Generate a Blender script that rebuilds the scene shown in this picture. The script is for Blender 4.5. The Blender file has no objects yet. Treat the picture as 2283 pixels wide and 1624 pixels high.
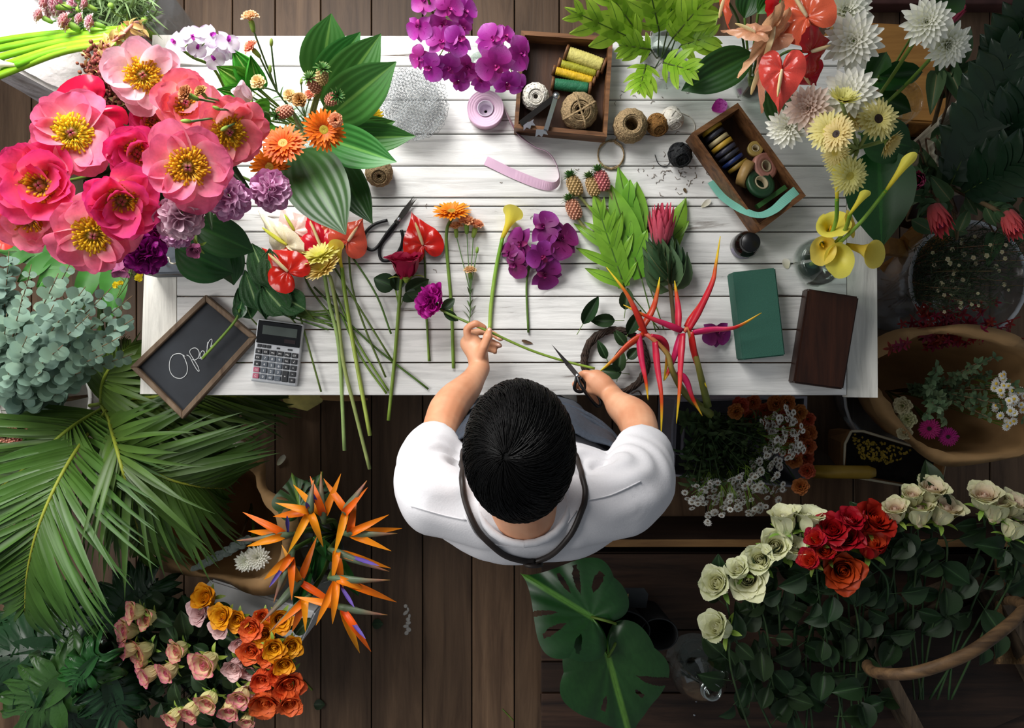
import bpy, bmesh, math, random
from mathutils import Vector, Matrix, noise
V = Vector
pi = math.pi
sc = bpy.context.scene
COL = sc.collection
# ---------------------------------------------------------------- camera, world, light, exposure
F = 1975.0; CAMH = 3.02; CX, CY = 1141.5, 812.0
cam = bpy.data.objects.new('camera', bpy.data.cameras.new('camera'))
COL.objects.link(cam); cam.location = (0, 0, CAMH); cam.rotation_euler = (0, 0, 0)
cam.data.sensor_width = 36; cam.data.lens = 36 * F / 2283; cam.data.clip_start = .05
sc.camera = cam
sc.view_settings.view_transform = 'Standard'; sc.view_settings.look = 'None'
sc.view_settings.exposure = 0.0; sc.view_settings.gamma = 1.0
wd = bpy.data.worlds.new('world'); sc.world = wd; wd.use_nodes = True
bg = wd.node_tree.nodes['Background']; bg.inputs[0].default_value = (.85, .92, 1, 1); bg.inputs[1].default_value = .20
def area(name, loc, tgt, sx, sy, power, col, spread=180):
    l = bpy.data.lights.new(name, 'AREA'); l.shape = 'RECTANGLE'; l.size = sx; l.size_y = sy; l.energy = power; l.color = col; l.spread = math.radians(spread)
    o = bpy.data.objects.new(name, l); COL.objects.link(o); o.location = loc
    o.rotation_euler = (V(tgt) - V(loc)).to_track_quat('-Z', 'Y').to_euler(); return o
area('window_daylight', (-1.0, 1.6, 2.15), (-.62, .2, .76), 1.3, 1.2, 34, (1, .985, .96), 98)
area('side_fill', (-2.2, -.2, 2.6), (.35, -1.15, .3), 1.2, 1.2, 15, (1, .98, .95), 105)  # added fill lamp that brightens the lower half; no window stands there
# ---------------------------------------------------------------- helpers
def P(px, py, z):
    s = (CAMH - z) / F
    return V(((px - CX) * s, -(py - CY) * s, z))
def S(z): return (CAMH - z) / F
def lin(c): return c / 12.92 if c <= .04045 else ((c + .055) / 1.055) ** 2.4
def C(h):
    h = h.lstrip('#'); return tuple(lin(int(h[i:i + 2], 16) / 255) for i in (0, 2, 4)) + (1,)
def lerp(t, s):
    x = max(0, min(1, s)) * (len(t) - 1); i = min(int(x), len(t) - 2); return t[i] + (t[i + 1] - t[i]) * (x - i)
def smooth(t, s):
    x = max(0, min(1, s)) * (len(t) - 1); i = min(int(x), len(t) - 2); f = x - i
    a, b, c, d = t[max(i - 1, 0)], t[i], t[i + 1], t[min(i + 2, len(t) - 1)]
    return max(0, .5 * (2 * b + (c - a) * f + (2 * a - 5 * b + 4 * c - d) * f * f + (3 * b - a - 3 * c + d) * f ** 3))
def cr(pts, n=6):
    p = [V(q) for q in pts]
    if len(p) < 3: return [p[0].lerp(p[-1], i / n) for i in range(n + 1)]
    p = [p[0] * 2 - p[1]] + p + [p[-1] * 2 - p[-2]]; out = []
    for i in range(1, len(p) - 2):
        a, b, c, d = p[i - 1:i + 3]
        for k in range(n):
            t = k / n
            out.append(.5 * ((2 * b) + (c - a) * t + (2 * a - 5 * b + 4 * c - d) * t * t + (3 * b - a - 3 * c + d) * t ** 3))
    out.append(p[-2]); return out
class MB:
    def __init__(s): s.v = []; s.f = []; s.u = []; s.t = []; s.c = []; s.m = []
    def add(s, vs, fs, us=None, ts=None, c=0.0, M=None, m=0):
        o = len(s.v)
        s.v += [M @ x for x in vs] if M else vs
        s.f += [tuple(i + o for i in f) for f in fs]; s.m += [m] * len(fs)
        s.u += us or [0.0] * len(vs); s.t += ts or [0.0] * len(vs); s.c += [c] * len(vs)
    def mesh(s, name, mats, smooth=True):
        me = bpy.data.meshes.new(name)
        me.from_pydata([tuple(x) for x in s.v], [], s.f)
        for nm, d in (('u', s.u), ('t', s.t), ('c', s.c)):
            me.attributes.new(nm, 'FLOAT', 'POINT').data.foreach_set('value', d)
        for mt in (mats if isinstance(mats, (list, tuple)) else [mats]): me.materials.append(mt)
        me.polygons.foreach_set('material_index', s.m)
        me.polygons.foreach_set('use_smooth', [smooth] * len(s.f))
        me.update(); return me
W = {}
def T(name, label, cat, loc, group=None):
    o = bpy.data.objects.new(name, None); COL.objects.link(o); o.empty_display_size = .02
    loc = V(loc); o.location = loc; W[o.name] = Matrix.Translation(loc)
    o['label'] = label; o['category'] = cat
    if group: o['group'] = group
    return o
def O(name, me, par=None, M=None, label=None, cat=None, group=None, kind=None):
    if isinstance(me, tuple): me = me[0].mesh(name, me[1], *me[2:])
    o = bpy.data.objects.new(name, me); COL.objects.link(o); M = M or Matrix.Identity(4)
    W[o.name] = M
    if par is not None:
        o.parent = par; o.matrix_local = W[par.name].inverted() @ M
    else: o.matrix_world = M
    if label: o['label'] = label
    if cat: o['category'] = cat
    if group: o['group'] = group
    if kind: o['kind'] = kind
    return o
def frame(loc, d, roll=0, s=1):
    q = V(d).normalized().to_track_quat('Z', 'Y').to_matrix().to_4x4()
    return Matrix.Translation(V(loc)) @ q @ Matrix.Rotation(roll, 4, 'Z') @ Matrix.Scale(s, 4)
def tocam(p, tx=0, ty=0):
    return ((V((0, 0, CAMH)) - V(p)).normalized() + V((tx, ty, 0))).normalized()
def along(p0, p1, wid=1, up=None, roll=0, zs=None):
    """matrix: +Y from p0 to p1 (length scaled), X across (wid in metres = unit), Z towards up"""
    p0, p1 = V(p0), V(p1); y = p1 - p0; L = y.length; y.normalize(); up = up or tocam((p0 + p1) / 2)
    z = (up - y * up.dot(y)).normalized(); x = y.cross(z)
    R = Matrix((x, y, z)).transposed().to_4x4() @ Matrix.Rotation(roll, 4, 'Y')
    return Matrix.Translation(p0) @ R @ Matrix.Diagonal((wid, L, zs or L, 1))
def tube(mb, pts, r, seg=6, cap=True, c=0.0, m=0, flat=1.0):
    n = len(pts); pts = [V(p) for p in pts]; vs = []; us = []; fs = []
    t0 = (pts[1] - pts[0]).normalized(); nrm = t0.orthogonal().normalized()
    for i, p in enumerate(pts):
        t = (pts[min(i + 1, n - 1)] - pts[max(i - 1, 0)]).normalized()
        nrm = (nrm - t * nrm.dot(t)).normalized(); b = t.cross(nrm)
        rr = r if not isinstance(r, (list, tuple)) else lerp(r, i / (n - 1))
        for k in range(seg):
            a = 2 * pi * k / seg; vs.append(p + (nrm * math.cos(a) + b * math.sin(a) * flat) * rr); us.append(i / (n - 1))
    for i in range(n - 1):
        for k in range(seg):
            fs.append((i * seg + k, i * seg + (k + 1) % seg, (i + 1) * seg + (k + 1) % seg, (i + 1) * seg + k))
    if cap: fs += [tuple(range(seg))[::-1], tuple((n - 1) * seg + k for k in range(seg))]
    mb.add(vs, fs, us, None, c, None, m)
def lathe(mb, prof, seg=24, M=None, m=0, c=0.0):
    n = len(prof); vs = []; fs = []; us = []
    for i, (r, z) in enumerate(prof):
        for k in range(seg):
            a = 2 * pi * k / seg; vs.append(V((r * math.cos(a), r * math.sin(a), z))); us.append(i / (n - 1))
    for i in range(n - 1):
        for k in range(seg):
            fs.append((i * seg + k, i * seg + (k + 1) % seg, (i + 1) * seg + (k + 1) % seg, (i + 1) * seg + k))
    if prof[0][0] > 1e-5: fs.append(tuple(range(seg))[::-1])
    if prof[-1][0] > 1e-5: fs.append(tuple((n - 1) * seg + k for k in range(seg)))
    mb.add(vs, fs, us, None, c, M, m)
def wall_prof(outer, t):
    """closed-bottom vessel: outer profile from the bottom centre up, then down the inside"""
    return [(0, outer[0][1])] + outer + [(max(r - t, .0005), z if i == 0 else max(z, outer[0][1] + t)) for i, (r, z) in enumerate(outer[::-1])] + [(0, outer[0][1] + t)]
def box(mb, sx, sy, sz, M=None, bev=0.0, m=0, c=0.0, seg=2):
    bm = bmesh.new(); bmesh.ops.create_cube(bm, size=1)
    bmesh.ops.scale(bm, vec=(sx, sy, sz), verts=bm.verts)
    if bev: bmesh.ops.bevel(bm, geom=bm.edges[:], offset=bev, segments=seg, affect='EDGES', profile=.5)
    bm.verts.index_update()
    mb.add([v.co.copy() for v in bm.verts], [tuple(v.index for v in f.verts) for f in bm.faces], None, None, c, M, m); bm.free()
def prism(mb, poly, z0, z1, M=None, m=0, c=0.0):
    n = len(poly); vs = [V((x, y, z0)) for x, y in poly] + [V((x, y, z1)) for x, y in poly]
    fs = [tuple(range(n))[::-1], tuple(range(n, 2 * n))] + [(i, (i + 1) % n, n + (i + 1) % n, n + i) for i in range(n)]
    mb.add(vs, fs, None, None, c, M, m)
def ball(mb, r, M=None, seg=10, rings=6, m=0, c=0.0, sz=1.0):
    lathe(mb, [(r * math.sin(pi * i / rings) + (1e-6), -r * sz * math.cos(pi * i / rings)) for i in range(rings + 1)], seg, M, m, c)
def RZ(a): return Matrix.Rotation(a, 4, 'Z')
def RX(a): return Matrix.Rotation(a, 4, 'X')
def RY(a): return Matrix.Rotation(a, 4, 'Y')
def TR(x, y, z): return Matrix.Translation((x, y, z))
def petal(mb, L, Wd, M, tab, a0=90, a1=90, cup=0.0, nl=6, nw=4, ruf=0.0, rn=3, ph=0.0, c=0.0, fold=0.0, rib=0.0, nrib=6, am=None, m=0, skip=None, twist=0.0, notch=0.0):
    """surface from the origin along angle a (degrees from +Z) in the YZ plane; tab = half-width profile; cup = curvature across"""
    vs = []; us = []; ts = []; p = V((0, 0, 0)); ds = L / nl
    for i in range(nl + 1):
        s = i / nl
        a = a0 + (a1 - a0) * s if am is None else lerp((a0, am, a1), s)
        a = math.radians(a); d = V((0, math.sin(a), math.cos(a))); n = V((0, -math.cos(a), math.sin(a)))
        if i: p = p + d * ds
        w = Wd * smooth(tab, s); k = cup / max(Wd, 1e-6)
        for j in range(nw + 1):
            t = -1 + 2 * j / nw; x = w * t; off = 0.0
            if k:
                th = max(-2.4, min(2.4, x * k)); off = (1 - math.cos(th)) / k; x = math.sin(th) / k
            off += fold * abs(t) * w
            if rib: off += rib * L * math.cos(t * nrib * pi) * min(1, 4 * s * (1 - s) + .1) * (w / Wd if Wd else 1)
            if ruf: off += ruf * L * s * s * math.sin(rn * t * pi + ph + 2.3 * s)
            back = -(notch * L * (1 - abs(t)) * max(0, s - .8) * 5) - .75 * w * tab[-1] * t * t * s ** 4
            if twist: off += twist * t * w * s
            vs.append(p + V((x, 0, 0)) + n * off + d * back); us.append(s); ts.append(t)
    fs = []
    for i in range(nl):
        for j in range(nw):
            if skip and skip((i + .5) / nl, -1 + 2 * (j + .5) / nw): continue
            a = i * (nw + 1) + j; fs.append((a, a + 1, a + nw + 2, a + nw + 1))
    mb.add(vs, fs, us, ts, c, M, m)
# ---------------------------------------------------------------- materials
def nodes(name):
    mt = bpy.data.materials.new(name); mt.use_nodes = True; nt = mt.node_tree
    return mt, nt, nt.nodes['Principled BSDF'], nt.nodes['Material Output'], nt.nodes.new, nt.links.new
def ramp(N, stops):
    r = N('ShaderNodeValToRGB'); e = r.color_ramp.elements
    while len(e) < len(stops): e.new(.5)
    for k, (p, c) in zip(e, stops): k.position = p; k.color = C(c) if isinstance(c, str) else c
    return r
def petalmat(name, stops, by='u', outer=None, rough=.5, trans=.3, nz=.12, nscale=40, speck=None, hue=.02, bump=0.0, spec=.3, vein=None, coat=0.0):
    """colour along the petal (u), or across (|t|), mixed to 'outer' by ring c; small mottling and per-object variation"""
    mt, nt, b, out, N, K = nodes(name)
    at = N('ShaderNodeAttribute'); at.attribute_name = by; src = at.outputs['Fac']
    if by == 't':
        ab = N('ShaderNodeMath'); ab.operation = 'ABSOLUTE'; K(src, ab.inputs[0]); src = ab.outputs[0]
    r = ramp(N, stops); K(src, r.inputs[0]); col = r.outputs[0]
    def mix(f, a, bcol, mode='MIX'):
        x = N('ShaderNodeMixRGB'); x.blend_type = mode
        if isinstance(f, float): x.inputs[0].default_value = f
        else: K(f, x.inputs[0])
        K(a, x.inputs[1])
        if isinstance(bcol, tuple): x.inputs[2].default_value = bcol
        else: K(bcol, x.inputs[2])
        return x.outputs[0]
    if outer:
        ac = N('ShaderNodeAttribute'); ac.attribute_name = 'c'; col = mix(ac.outputs['Fac'], col, C(outer))
    if vein:
        av = N('ShaderNodeAttribute'); av.attribute_name = 't'
        ab = N('ShaderNodeMath'); ab.operation = 'ABSOLUTE'; K(av.outputs['Fac'], ab.inputs[0])
        rv = ramp(N, [(0, '#ffffff'), (.04, '#ffffff'), (.08, '#000000')]); K(ab.outputs[0], rv.inputs[0]); col = mix(rv.outputs[0], col, C(vein))
    tc = N('ShaderNodeTexCoord'); ns = N('ShaderNodeTexNoise'); ns.inputs['Scale'].default_value = nscale; ns.inputs['Detail'].default_value = 3
    K(tc.outputs['Object'], ns.inputs['Vector'])
    if speck:
        rs = ramp(N, [(.5, '#000000'), (.62, '#ffffff')]); n2 = N('ShaderNodeTexNoise'); n2.inputs['Scale'].default_value = nscale * 4; K(tc.outputs['Object'], n2.inputs['Vector'])
        K(n2.outputs['Fac'], rs.inputs[0]); col = mix(rs.outputs[0], col, C(speck))
    oi = N('ShaderNodeObjectInfo'); hs = N('ShaderNodeHueSaturation')
    m1 = N('ShaderNodeMapRange'); m1.inputs[3].default_value = .5 - hue; m1.inputs[4].default_value = .5 + hue; K(oi.outputs['Random'], m1.inputs[0]); K(m1.outputs[0], hs.inputs['Hue'])
    m2 = N('ShaderNodeMapRange'); m2.inputs[1].default_value = .3; m2.inputs[2].default_value = .7; m2.inputs[3].default_value = 1 - nz; m2.inputs[4].default_value = 1 + nz; K(ns.outputs['Fac'], m2.inputs[0]); K(m2.outputs[0], hs.inputs['Value'])
    K(col, hs.inputs['Color']); col = hs.outputs[0]
    K(col, b.inputs['Base Color']); b.inputs['Roughness'].default_value = rough; b.inputs['Specular IOR Level'].default_value = spec; b.inputs['Coat Weight'].default_value = coat
    if bump:
        bp = N('ShaderNodeBump'); bp.inputs['Strength'].default_value = bump; bp.inputs['Distance'].default_value = .01; K(ns.outputs['Fac'], bp.inputs['Height']); K(bp.outputs[0], b.inputs['Normal'])
    if trans:
        tr = N('ShaderNodeBsdfTranslucent'); K(col, tr.inputs[0]); mx = N('ShaderNodeMixShader'); mx.inputs[0].default_value = trans
        K(b.outputs[0], mx.inputs[1]); K(tr.outputs[0], mx.inputs[2]); K(mx.outputs[0], out.inputs[0])
    return mt
def plain(name, c, rough=.5, metal=0.0, spec=.4, nz=.08, nscale=30, bump=0.0, coat=0.0, stretch=None, c2=None, lo=.35, hi=.65, bd=.01):
    mt, nt, b, out, N, K = nodes(name)
    tc = N('ShaderNodeTexCoord'); src = tc.outputs['Object']
    if stretch:
        mp = N('ShaderNodeMapping'); mp.inputs['Scale'].default_value = stretch; K(src, mp.inputs[0]); src = mp.outputs[0]
    ns = N('ShaderNodeTexNoise'); ns.inputs['Scale'].default_value = nscale; ns.inputs['Detail'].default_value = 5; K(src, ns.inputs['Vector'])
    a = C(c) if isinstance(c, str) else c
    d = C(c2) if c2 else tuple(x * (1 - 2 * nz) for x in a[:3]) + (1,)
    r = ramp(N, [(lo, d), (hi, a)]); K(ns.outputs['Fac'], r.inputs[0]); K(r.outputs[0], b.inputs['Base Color'])
    b.inputs['Roughness'].default_value = rough; b.inputs['Metallic'].default_value = metal; b.inputs['Specular IOR Level'].default_value = spec; b.inputs['Coat Weight'].default_value = coat
    if bump:
        bp = N('ShaderNodeBump'); bp.inputs['Strength'].default_value = bump; bp.inputs['Distance'].default_value = bd; K(ns.outputs['Fac'], bp.inputs['Height']); K(bp.outputs[0], b.inputs['Normal'])
    return mt
def woodmat(name, dark, light, axis='x', scale=9, paint=None, wear=.35, rough=.55, plankvar=.25, bump=.3):
    """long-grained wood; paint = colour of a worn paint coat over it"""
    mt, nt, b, out, N, K = nodes(name)
    tc = N('ShaderNodeTexCoord'); mp = N('ShaderNodeMapping'); K(tc.outputs['Object'], mp.inputs[0])
    s = {'x': (.08, 1, 1), 'y': (1, .08, 1), 'z': (1, 1, .08)}[axis]; mp.inputs['Scale'].default_value = s
    at = N('ShaderNodeAttribute'); at.attribute_name = 'c'
    ad = N('ShaderNodeVectorMath'); ad.operation = 'ADD'; cb = N('ShaderNodeCombineXYZ'); ml = N('ShaderNodeMath'); ml.operation = 'MULTIPLY'; ml.inputs[1].default_value = 37
    K(at.outputs['Fac'], ml.inputs[0]); [K(ml.outputs[0], cb.inputs[i]) for i in range(3)]; K(mp.outputs[0], ad.inputs[0]); K(cb.outputs[0], ad.inputs[1])
    ns = N('ShaderNodeTexNoise'); ns.inputs['Scale'].default_value = scale * 6; ns.inputs['Detail'].default_value = 8; ns.inputs['Roughness'].default_value = .65; ns.inputs['Distortion'].default_value = .6; K(ad.outputs[0], ns.inputs['Vector'])
    r = ramp(N, [(.3, dark), (.7, light)]); K(ns.outputs['Fac'], r.inputs[0]); col = r.outputs[0]
    hs = N('ShaderNodeHueSaturation'); mr = N('ShaderNodeMapRange'); mr.inputs[3].default_value = 1 - plankvar; mr.inputs[4].default_value = 1 + plankvar; K(at.outputs['Fac'], mr.inputs[0]); K(mr.outputs[0], hs.inputs['Value']); K(col, hs.inputs['Color']); col = hs.outputs[0]
    if paint:
        n2 = N('ShaderNodeTexNoise'); n2.inputs['Scale'].default_value = scale * .55; n2.inputs['Detail'].default_value = 6; K(ad.outputs[0], n2.inputs['Vector'])
        mu = N('ShaderNodeMath'); mu.operation = 'MULTIPLY'; K(ns.outputs['Fac'], mu.inputs[0]); K(n2.outputs['Fac'], mu.inputs[1])
        rp = ramp(N, [(wear * .5, '#000000'), (wear * .66, '#ffffff')]); K(mu.outputs[0], rp.inputs[0])
        pr = ramp(N, [(.3, tuple(x * .66 for x in C(paint)[:3]) + (1,)), (.55, C(paint))]); K(ns.outputs['Fac'], pr.inputs[0])
        mx = N('ShaderNodeMixRGB'); K(rp.outputs[0], mx.inputs[0]); K(col, mx.inputs[1]); K(pr.outputs[0], mx.inputs[2]); col = mx.outputs[0]
    K(col, b.inputs['Base Color']); b.inputs['Roughness'].default_value = rough; b.inputs['Specular IOR Level'].default_value = .3
    bp = N('ShaderNodeBump'); bp.inputs['Strength'].default_value = bump; bp.inputs['Distance'].default_value = .004; K(ns.outputs['Fac'], bp.inputs['Height']); K(bp.outputs[0], b.inputs['Normal'])
    return mt
def glassmat(name, tint=(.96, .99, .97, 1), rough=.02, alpha=.86, frost=0.0):
    """thin clear glass or plastic: mostly see-through with a glossy skin"""
    mt, nt, b, out, N, K = nodes(name)
    tr = N('ShaderNodeBsdfTransparent'); tr.inputs[0].default_value = tint
    gl = N('ShaderNodeBsdfGlossy'); gl.inputs['Roughness'].default_value = rough; gl.inputs[0].default_value = (1, 1, 1, 1)
    lw = N('ShaderNodeLayerWeight'); lw.inputs[0].default_value = .35
    r = N('ShaderNodeMapRange'); r.inputs[3].default_value = 1 - alpha - .06; r.inputs[4].default_value = .75; K(lw.outputs['Facing'], r.inputs[0])
    pw = N('ShaderNodeMath'); pw.operation = 'POWER'; pw.inputs[1].default_value = 1.4; K(r.outputs[0], pw.inputs[0])
    mx = N('ShaderNodeMixShader'); K(pw.outputs[0], mx.inputs[0]); K(tr.outputs[0], mx.inputs[1]); K(gl.outputs[0], mx.inputs[2]); last = mx
    if frost:
        df = N('ShaderNodeBsdfDiffuse'); df.inputs[0].default_value = (.8, .82, .84, 1)
        m2 = N('ShaderNodeMixShader'); m2.inputs[0].default_value = frost; K(mx.outputs[0], m2.inputs[1]); K(df.outputs[0], m2.inputs[2]); last = m2
    K(last.outputs[0], out.inputs[0]); nt.nodes.remove(b); return mt
# ---------------------------------------------------------------- shared materials
G_STEM = petalmat('green_stem', [(0, '#4f6a26'), (1, '#7d9a3c')], rough=.45, trans=0, hue=.01)
G_DARKSTEM = petalmat('dark_stem', [(0, '#3c4f22'), (1, '#55702c')], rough=.5, trans=0)
G_ROSE = petalmat('rose_leaf', [(0, '#1e3019'), (1, '#283e22')], vein='#3a5430', rough=.48, trans=.1, hue=.02, spec=.3)
G_HOSTA = petalmat('hosta_leaf', [(0, '#4f8a34'), (.3, '#3c7430'), (1, '#3c7632')], vein='#6a9c48', rough=.42, trans=.16, nz=.06, nscale=20, spec=.5)
G_DARKLEAF = petalmat('dark_leaf', [(0, '#234d1c'), (1, '#1d4119')], vein='#2f5a24', rough=.42, trans=.1, spec=.4)
G_FERN = petalmat('fern_leaf', [(0, '#5f9428'), (1, '#86b83c')], vein='#47702a', rough=.35, trans=.35, hue=.012, nscale=30)
G_PALM = petalmat('palm_leaf', [(0, '#4a6424'), (.5, '#4c6c2a'), (1, '#3e5a26')], rough=.42, trans=.2, nscale=15, spec=.4)
G_EUC = petalmat('eucalyptus_leaf', [(0, '#7d9682'), (1, '#6f8c7c')], rough=.6, trans=.15, hue=.02, nz=.14, nscale=12)
G_PROTEA = petalmat('leathery_leaf', [(0, '#4a6340'), (1, '#3f5a3c')], vein='#7a7a50', rough=.5, trans=.06, hue=.02)
G_MONST = petalmat('monstera_leaf', [(0, '#28501e'), (1, '#21461c')], vein='#5f8a34', rough=.4, trans=.12, spec=.5, nscale=14)
G_BUD = petalmat('green_calyx', [(0, '#7fa03c'), (1, '#93b04e')], rough=.5, trans=.1)
YEL = petalmat('yellow_anther', [(0, '#f8e468'), (1, '#f4c428')], rough=.8, trans=.45)
WOODST = petalmat('woody_stem', [(0, '#5a4632'), (1, '#6e5840')], rough=.8, trans=0)
CREAMSP = petalmat('spadix_cream', [(0, '#f3e2b8'), (1, '#f0c98a')], rough=.6, trans=0, bump=.3, nscale=300)
ROUND = [.2, .55, .82, .97, 1, .88, .5]; LANCE = [.25, .7, .95, 1, .85, .55, .04]; OVATE = [.12, .72, .98, 1, .9, .66, .36, .03]; RAY = [.4, .8, .95, 1, .97, .8, .3]; STRIP = [.5, .95, 1, .9, .7, .45, .03]; HOST = [.08, .5, .76, .92, .99, 1, .97, .89, .76, .55, .28, .02]; DISC = [.2, .78, .97, 1, .95, .74, .3]
GA = math.radians(137.508)
# ---------------------------------------------------------------- flower heads, unit radius, facing +Z; each returns [(part, mesh)]
def head_peony(seed, mats, op=1.0, inner=1):
    R = random.Random(seed); mb = MB()
    for ring, (n, a0, a1, L, w, c) in enumerate([(6, 80 * op, 98 * op, 1.0, .52, 1), (6, 66 * op, 84 * op, .96, .46, .6), (3, 46 * op, 60 * op, .74, .36, .3)][:2 + inner]):
        for i in range(n):
            a = 2 * pi * (i + .5 * ring + R.uniform(-.2, .2)) / n; l = L * R.uniform(.86, 1.08)
            petal(mb, l, w * R.uniform(.85, 1.15), RZ(a) @ TR(0, .06, -.1 + .04 * ring) @ RY(R.uniform(-.3, .3)), ROUND, a0 + R.uniform(-18, 10), a1 + R.uniform(-38, 16), cup=R.uniform(.4, 1.2), nl=8, nw=6, ruf=R.uniform(.02, .05), rn=R.choice([2, 3, 4]), ph=R.uniform(0, 6), c=c * R.uniform(.5, 1), notch=R.uniform(0, .12))
    st = MB(); n = 130
    for i in range(n):
        a = i * GA; t = math.radians(12 + 66 * (i / n) ** .7 + R.uniform(-8, 8)); l = R.uniform(.3, .46); d = V((math.sin(t) * math.cos(a), math.sin(t) * math.sin(a), math.cos(t) * .8))
        p0 = V((math.cos(a), math.sin(a), 0)) * .1 + V((0, 0, .02)); p1 = p0 + d * l + V((0, 0, R.uniform(-.03, .03)))
        tube(st, [p0, p0.lerp(p1, .7), p1], [.013, .015, .034], 4)
    pc = MB(); lathe(st, [(0, .1), (.2, .09), (.34, .05), (.4, .0), (.3, -.05)], 18)
    for i in range(4):
        a = pi / 2 * i + .4; tube(pc, [V((math.cos(a) * .05, math.sin(a) * .05, .02)), V((math.cos(a) * .075, math.sin(a) * .075, .14)), V((math.cos(a) * .04, math.sin(a) * .04, .26))], [.05, .07, .02], 6)
    return [('petals', mb.mesh('petals', mats[0])), ('stamens', st.mesh('stamens', YEL)), ('pistil', pc.mesh('pistil', mats[1]))]
def head_double(seed, mats):
    """full ruffled peony bloom"""
    R = random.Random(seed); mb = MB()
    for i in range(9):
        a = 2 * pi * i / 9; petal(mb, 1.0 * R.uniform(.85, 1.05), .46, RZ(a) @ TR(0, .08, -.35), ROUND, 88, 55 + R.uniform(-20, 15), cup=.8, nl=6, nw=5, ruf=.04, rn=3, ph=R.uniform(0, 6), c=1)
    n = 70
    for i in range(n):
        f = (i + .5) / n; th = math.acos(1 - f) ; a = i * GA
        d = V((math.sin(th) * math.cos(a), math.sin(th) * math.sin(a), math.cos(th) * .8))
        petal(mb, .5 * R.uniform(.8, 1.2), .25, frame(d * .33, d + V((R.uniform(-.2, .2), R.uniform(-.2, .2), 0)), R.uniform(0, 6)) @ RX(0), ROUND, 12, -30 + R.uniform(0, 60), cup=1.0, nl=4, nw=4, ruf=.12, rn=4, ph=R.uniform(0, 6), c=.4 * f + R.uniform(0, .2))
    return [('petals', mb.mesh('petals', mats[0]))]
def head_rose(seed, mats, op=1.0, n=26):
    """spiral bloom: tight furled heart, cupped outer petals with rolled lips"""
    R = random.Random(seed); mb = MB(); off = R.uniform(0, 6)
    for i in range(n):
        f = i / (n - 1); a = off + i * GA + R.uniform(-.12, .12)
        if f < .45:                                     # heart: concentric overlapping scrolls
            g = f / .45; r = .06 + .27 * g; w = .15 + .30 * g; L = .8 + .12 * g; a0 = 3 + 4 * g; a1 = -12 + 26 * g * op; z0 = .02 - .09 * g - L
            petal(mb, L, w, RZ(a) @ TR(0, r, z0), [.6, .8, .95, 1, 1, .96, .85, .6], a0, a1, am=a0 - 6, cup=w / r * .9, nl=6, nw=6, ruf=.006, ph=R.uniform(0, 6), c=.35 * g)
        else:
            g = (f - .45) / .55; r = .2 + .02 * g; w = .5 + .14 * g; L = 1.06 + .30 * g; a0 = 22 + 24 * g * op; am = 2 + 12 * g * op; a1 = 28 + 66 * g * op + R.uniform(-14, 10)
            petal(mb, L, w, RZ(a) @ TR(0, r, -.92 - .02 * g), [.42, .72, .9, 1, 1.02, .98, .88, .62, .18], a0, a1, am=am, cup=1.15 - .35 * g, nl=9, nw=6, ruf=.012 + .012 * g, rn=2, ph=R.uniform(0, 6), c=.4 + .6 * g)
    cb = MB()
    lathe(cb, [(.02, -1.25), (.14, -1.2), (.2, -1.05), (.3, -.92), (.26, -.85)], 10)
    for i in range(5): petal(cb, .75, .13, RZ(i * 2 * pi / 5) @ TR(0, .18, -1.02), LANCE, 50, 110 + R.uniform(-40, 20), cup=.5, nl=5, nw=2)
    return [('bloom', mb.mesh('bloom', mats[0])), ('calyx', cb.mesh('calyx', mats[1] if len(mats) > 1 else G_BUD))]
def head_bud(seed, mats):
    return [(('petals' if k == 'bloom' else k), m) for k, m in head_rose(seed, mats, .12, 16)]
def head_gerbera(seed, mats, droop=0, n=28, rings=3):
    R = random.Random(seed); mb = MB()
    for k in range(rings):
        for i in range(n - 5 * k):
            a = 2 * pi * (i + .5 * k + R.uniform(-.2, .2)) / (n - 5 * k)
            petal(mb, (1 - .2 * k) * R.uniform(.9, 1.05) - .1, .1 - .008 * k, RZ(a) @ TR(0, .12, .03 * k), RAY, 84 - 13 * k + R.uniform(-5, 5), 92 - 10 * k + droop + R.uniform(-9, 9), cup=.6, nl=4, nw=2, c=k / rings)
    ds = MB(); lathe(ds, [(.33, .02), (.28, .08), (.2, .12), (.1, .11), (0, .09)], 16)
    for i in range(60):
        f = (i + .5) / 60; a = i * GA; r = .29 * math.sqrt(f); ball(ds, .022, TR(r * math.cos(a), r * math.sin(a), .1), 5, 3, c=f)
    cx = MB(); lathe(cx, [(.03, -.25), (.12, -.2), (.25, -.06), (.3, .02)], 12)
    return [('rays', mb.mesh('rays', mats[0])), ('disc', ds.mesh('disc', mats[1])), ('calyx', cx.mesh('calyx', G_BUD))]
def head_dahlia(seed, mats, op=1.0):
    R = random.Random(seed); mb = MB(); n = 74
    for i in range(n):
        f = i / n; a = i * GA; L = .2 + .78 * f ** .7; t = (6 + 84 * f ** .75) * op
        petal(mb, L, .075 + .15 * f ** .6, RZ(a) @ TR(0, .03 + .16 * f, .2 - .3 * f), [.6, .85, 1, .95, .6, .12], t - 12 + R.uniform(-5, 5), t + 6 + R.uniform(-12, 12), cup=1.3, nl=5, nw=4, c=f)
    cx = MB(); lathe(cx, [(.03, -.4), (.14, -.34), (.24, -.2), (.2, -.1)], 10)
    return [('petals', mb.mesh('petals', mats[0])), ('calyx', cx.mesh('calyx', G_BUD))]
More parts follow.
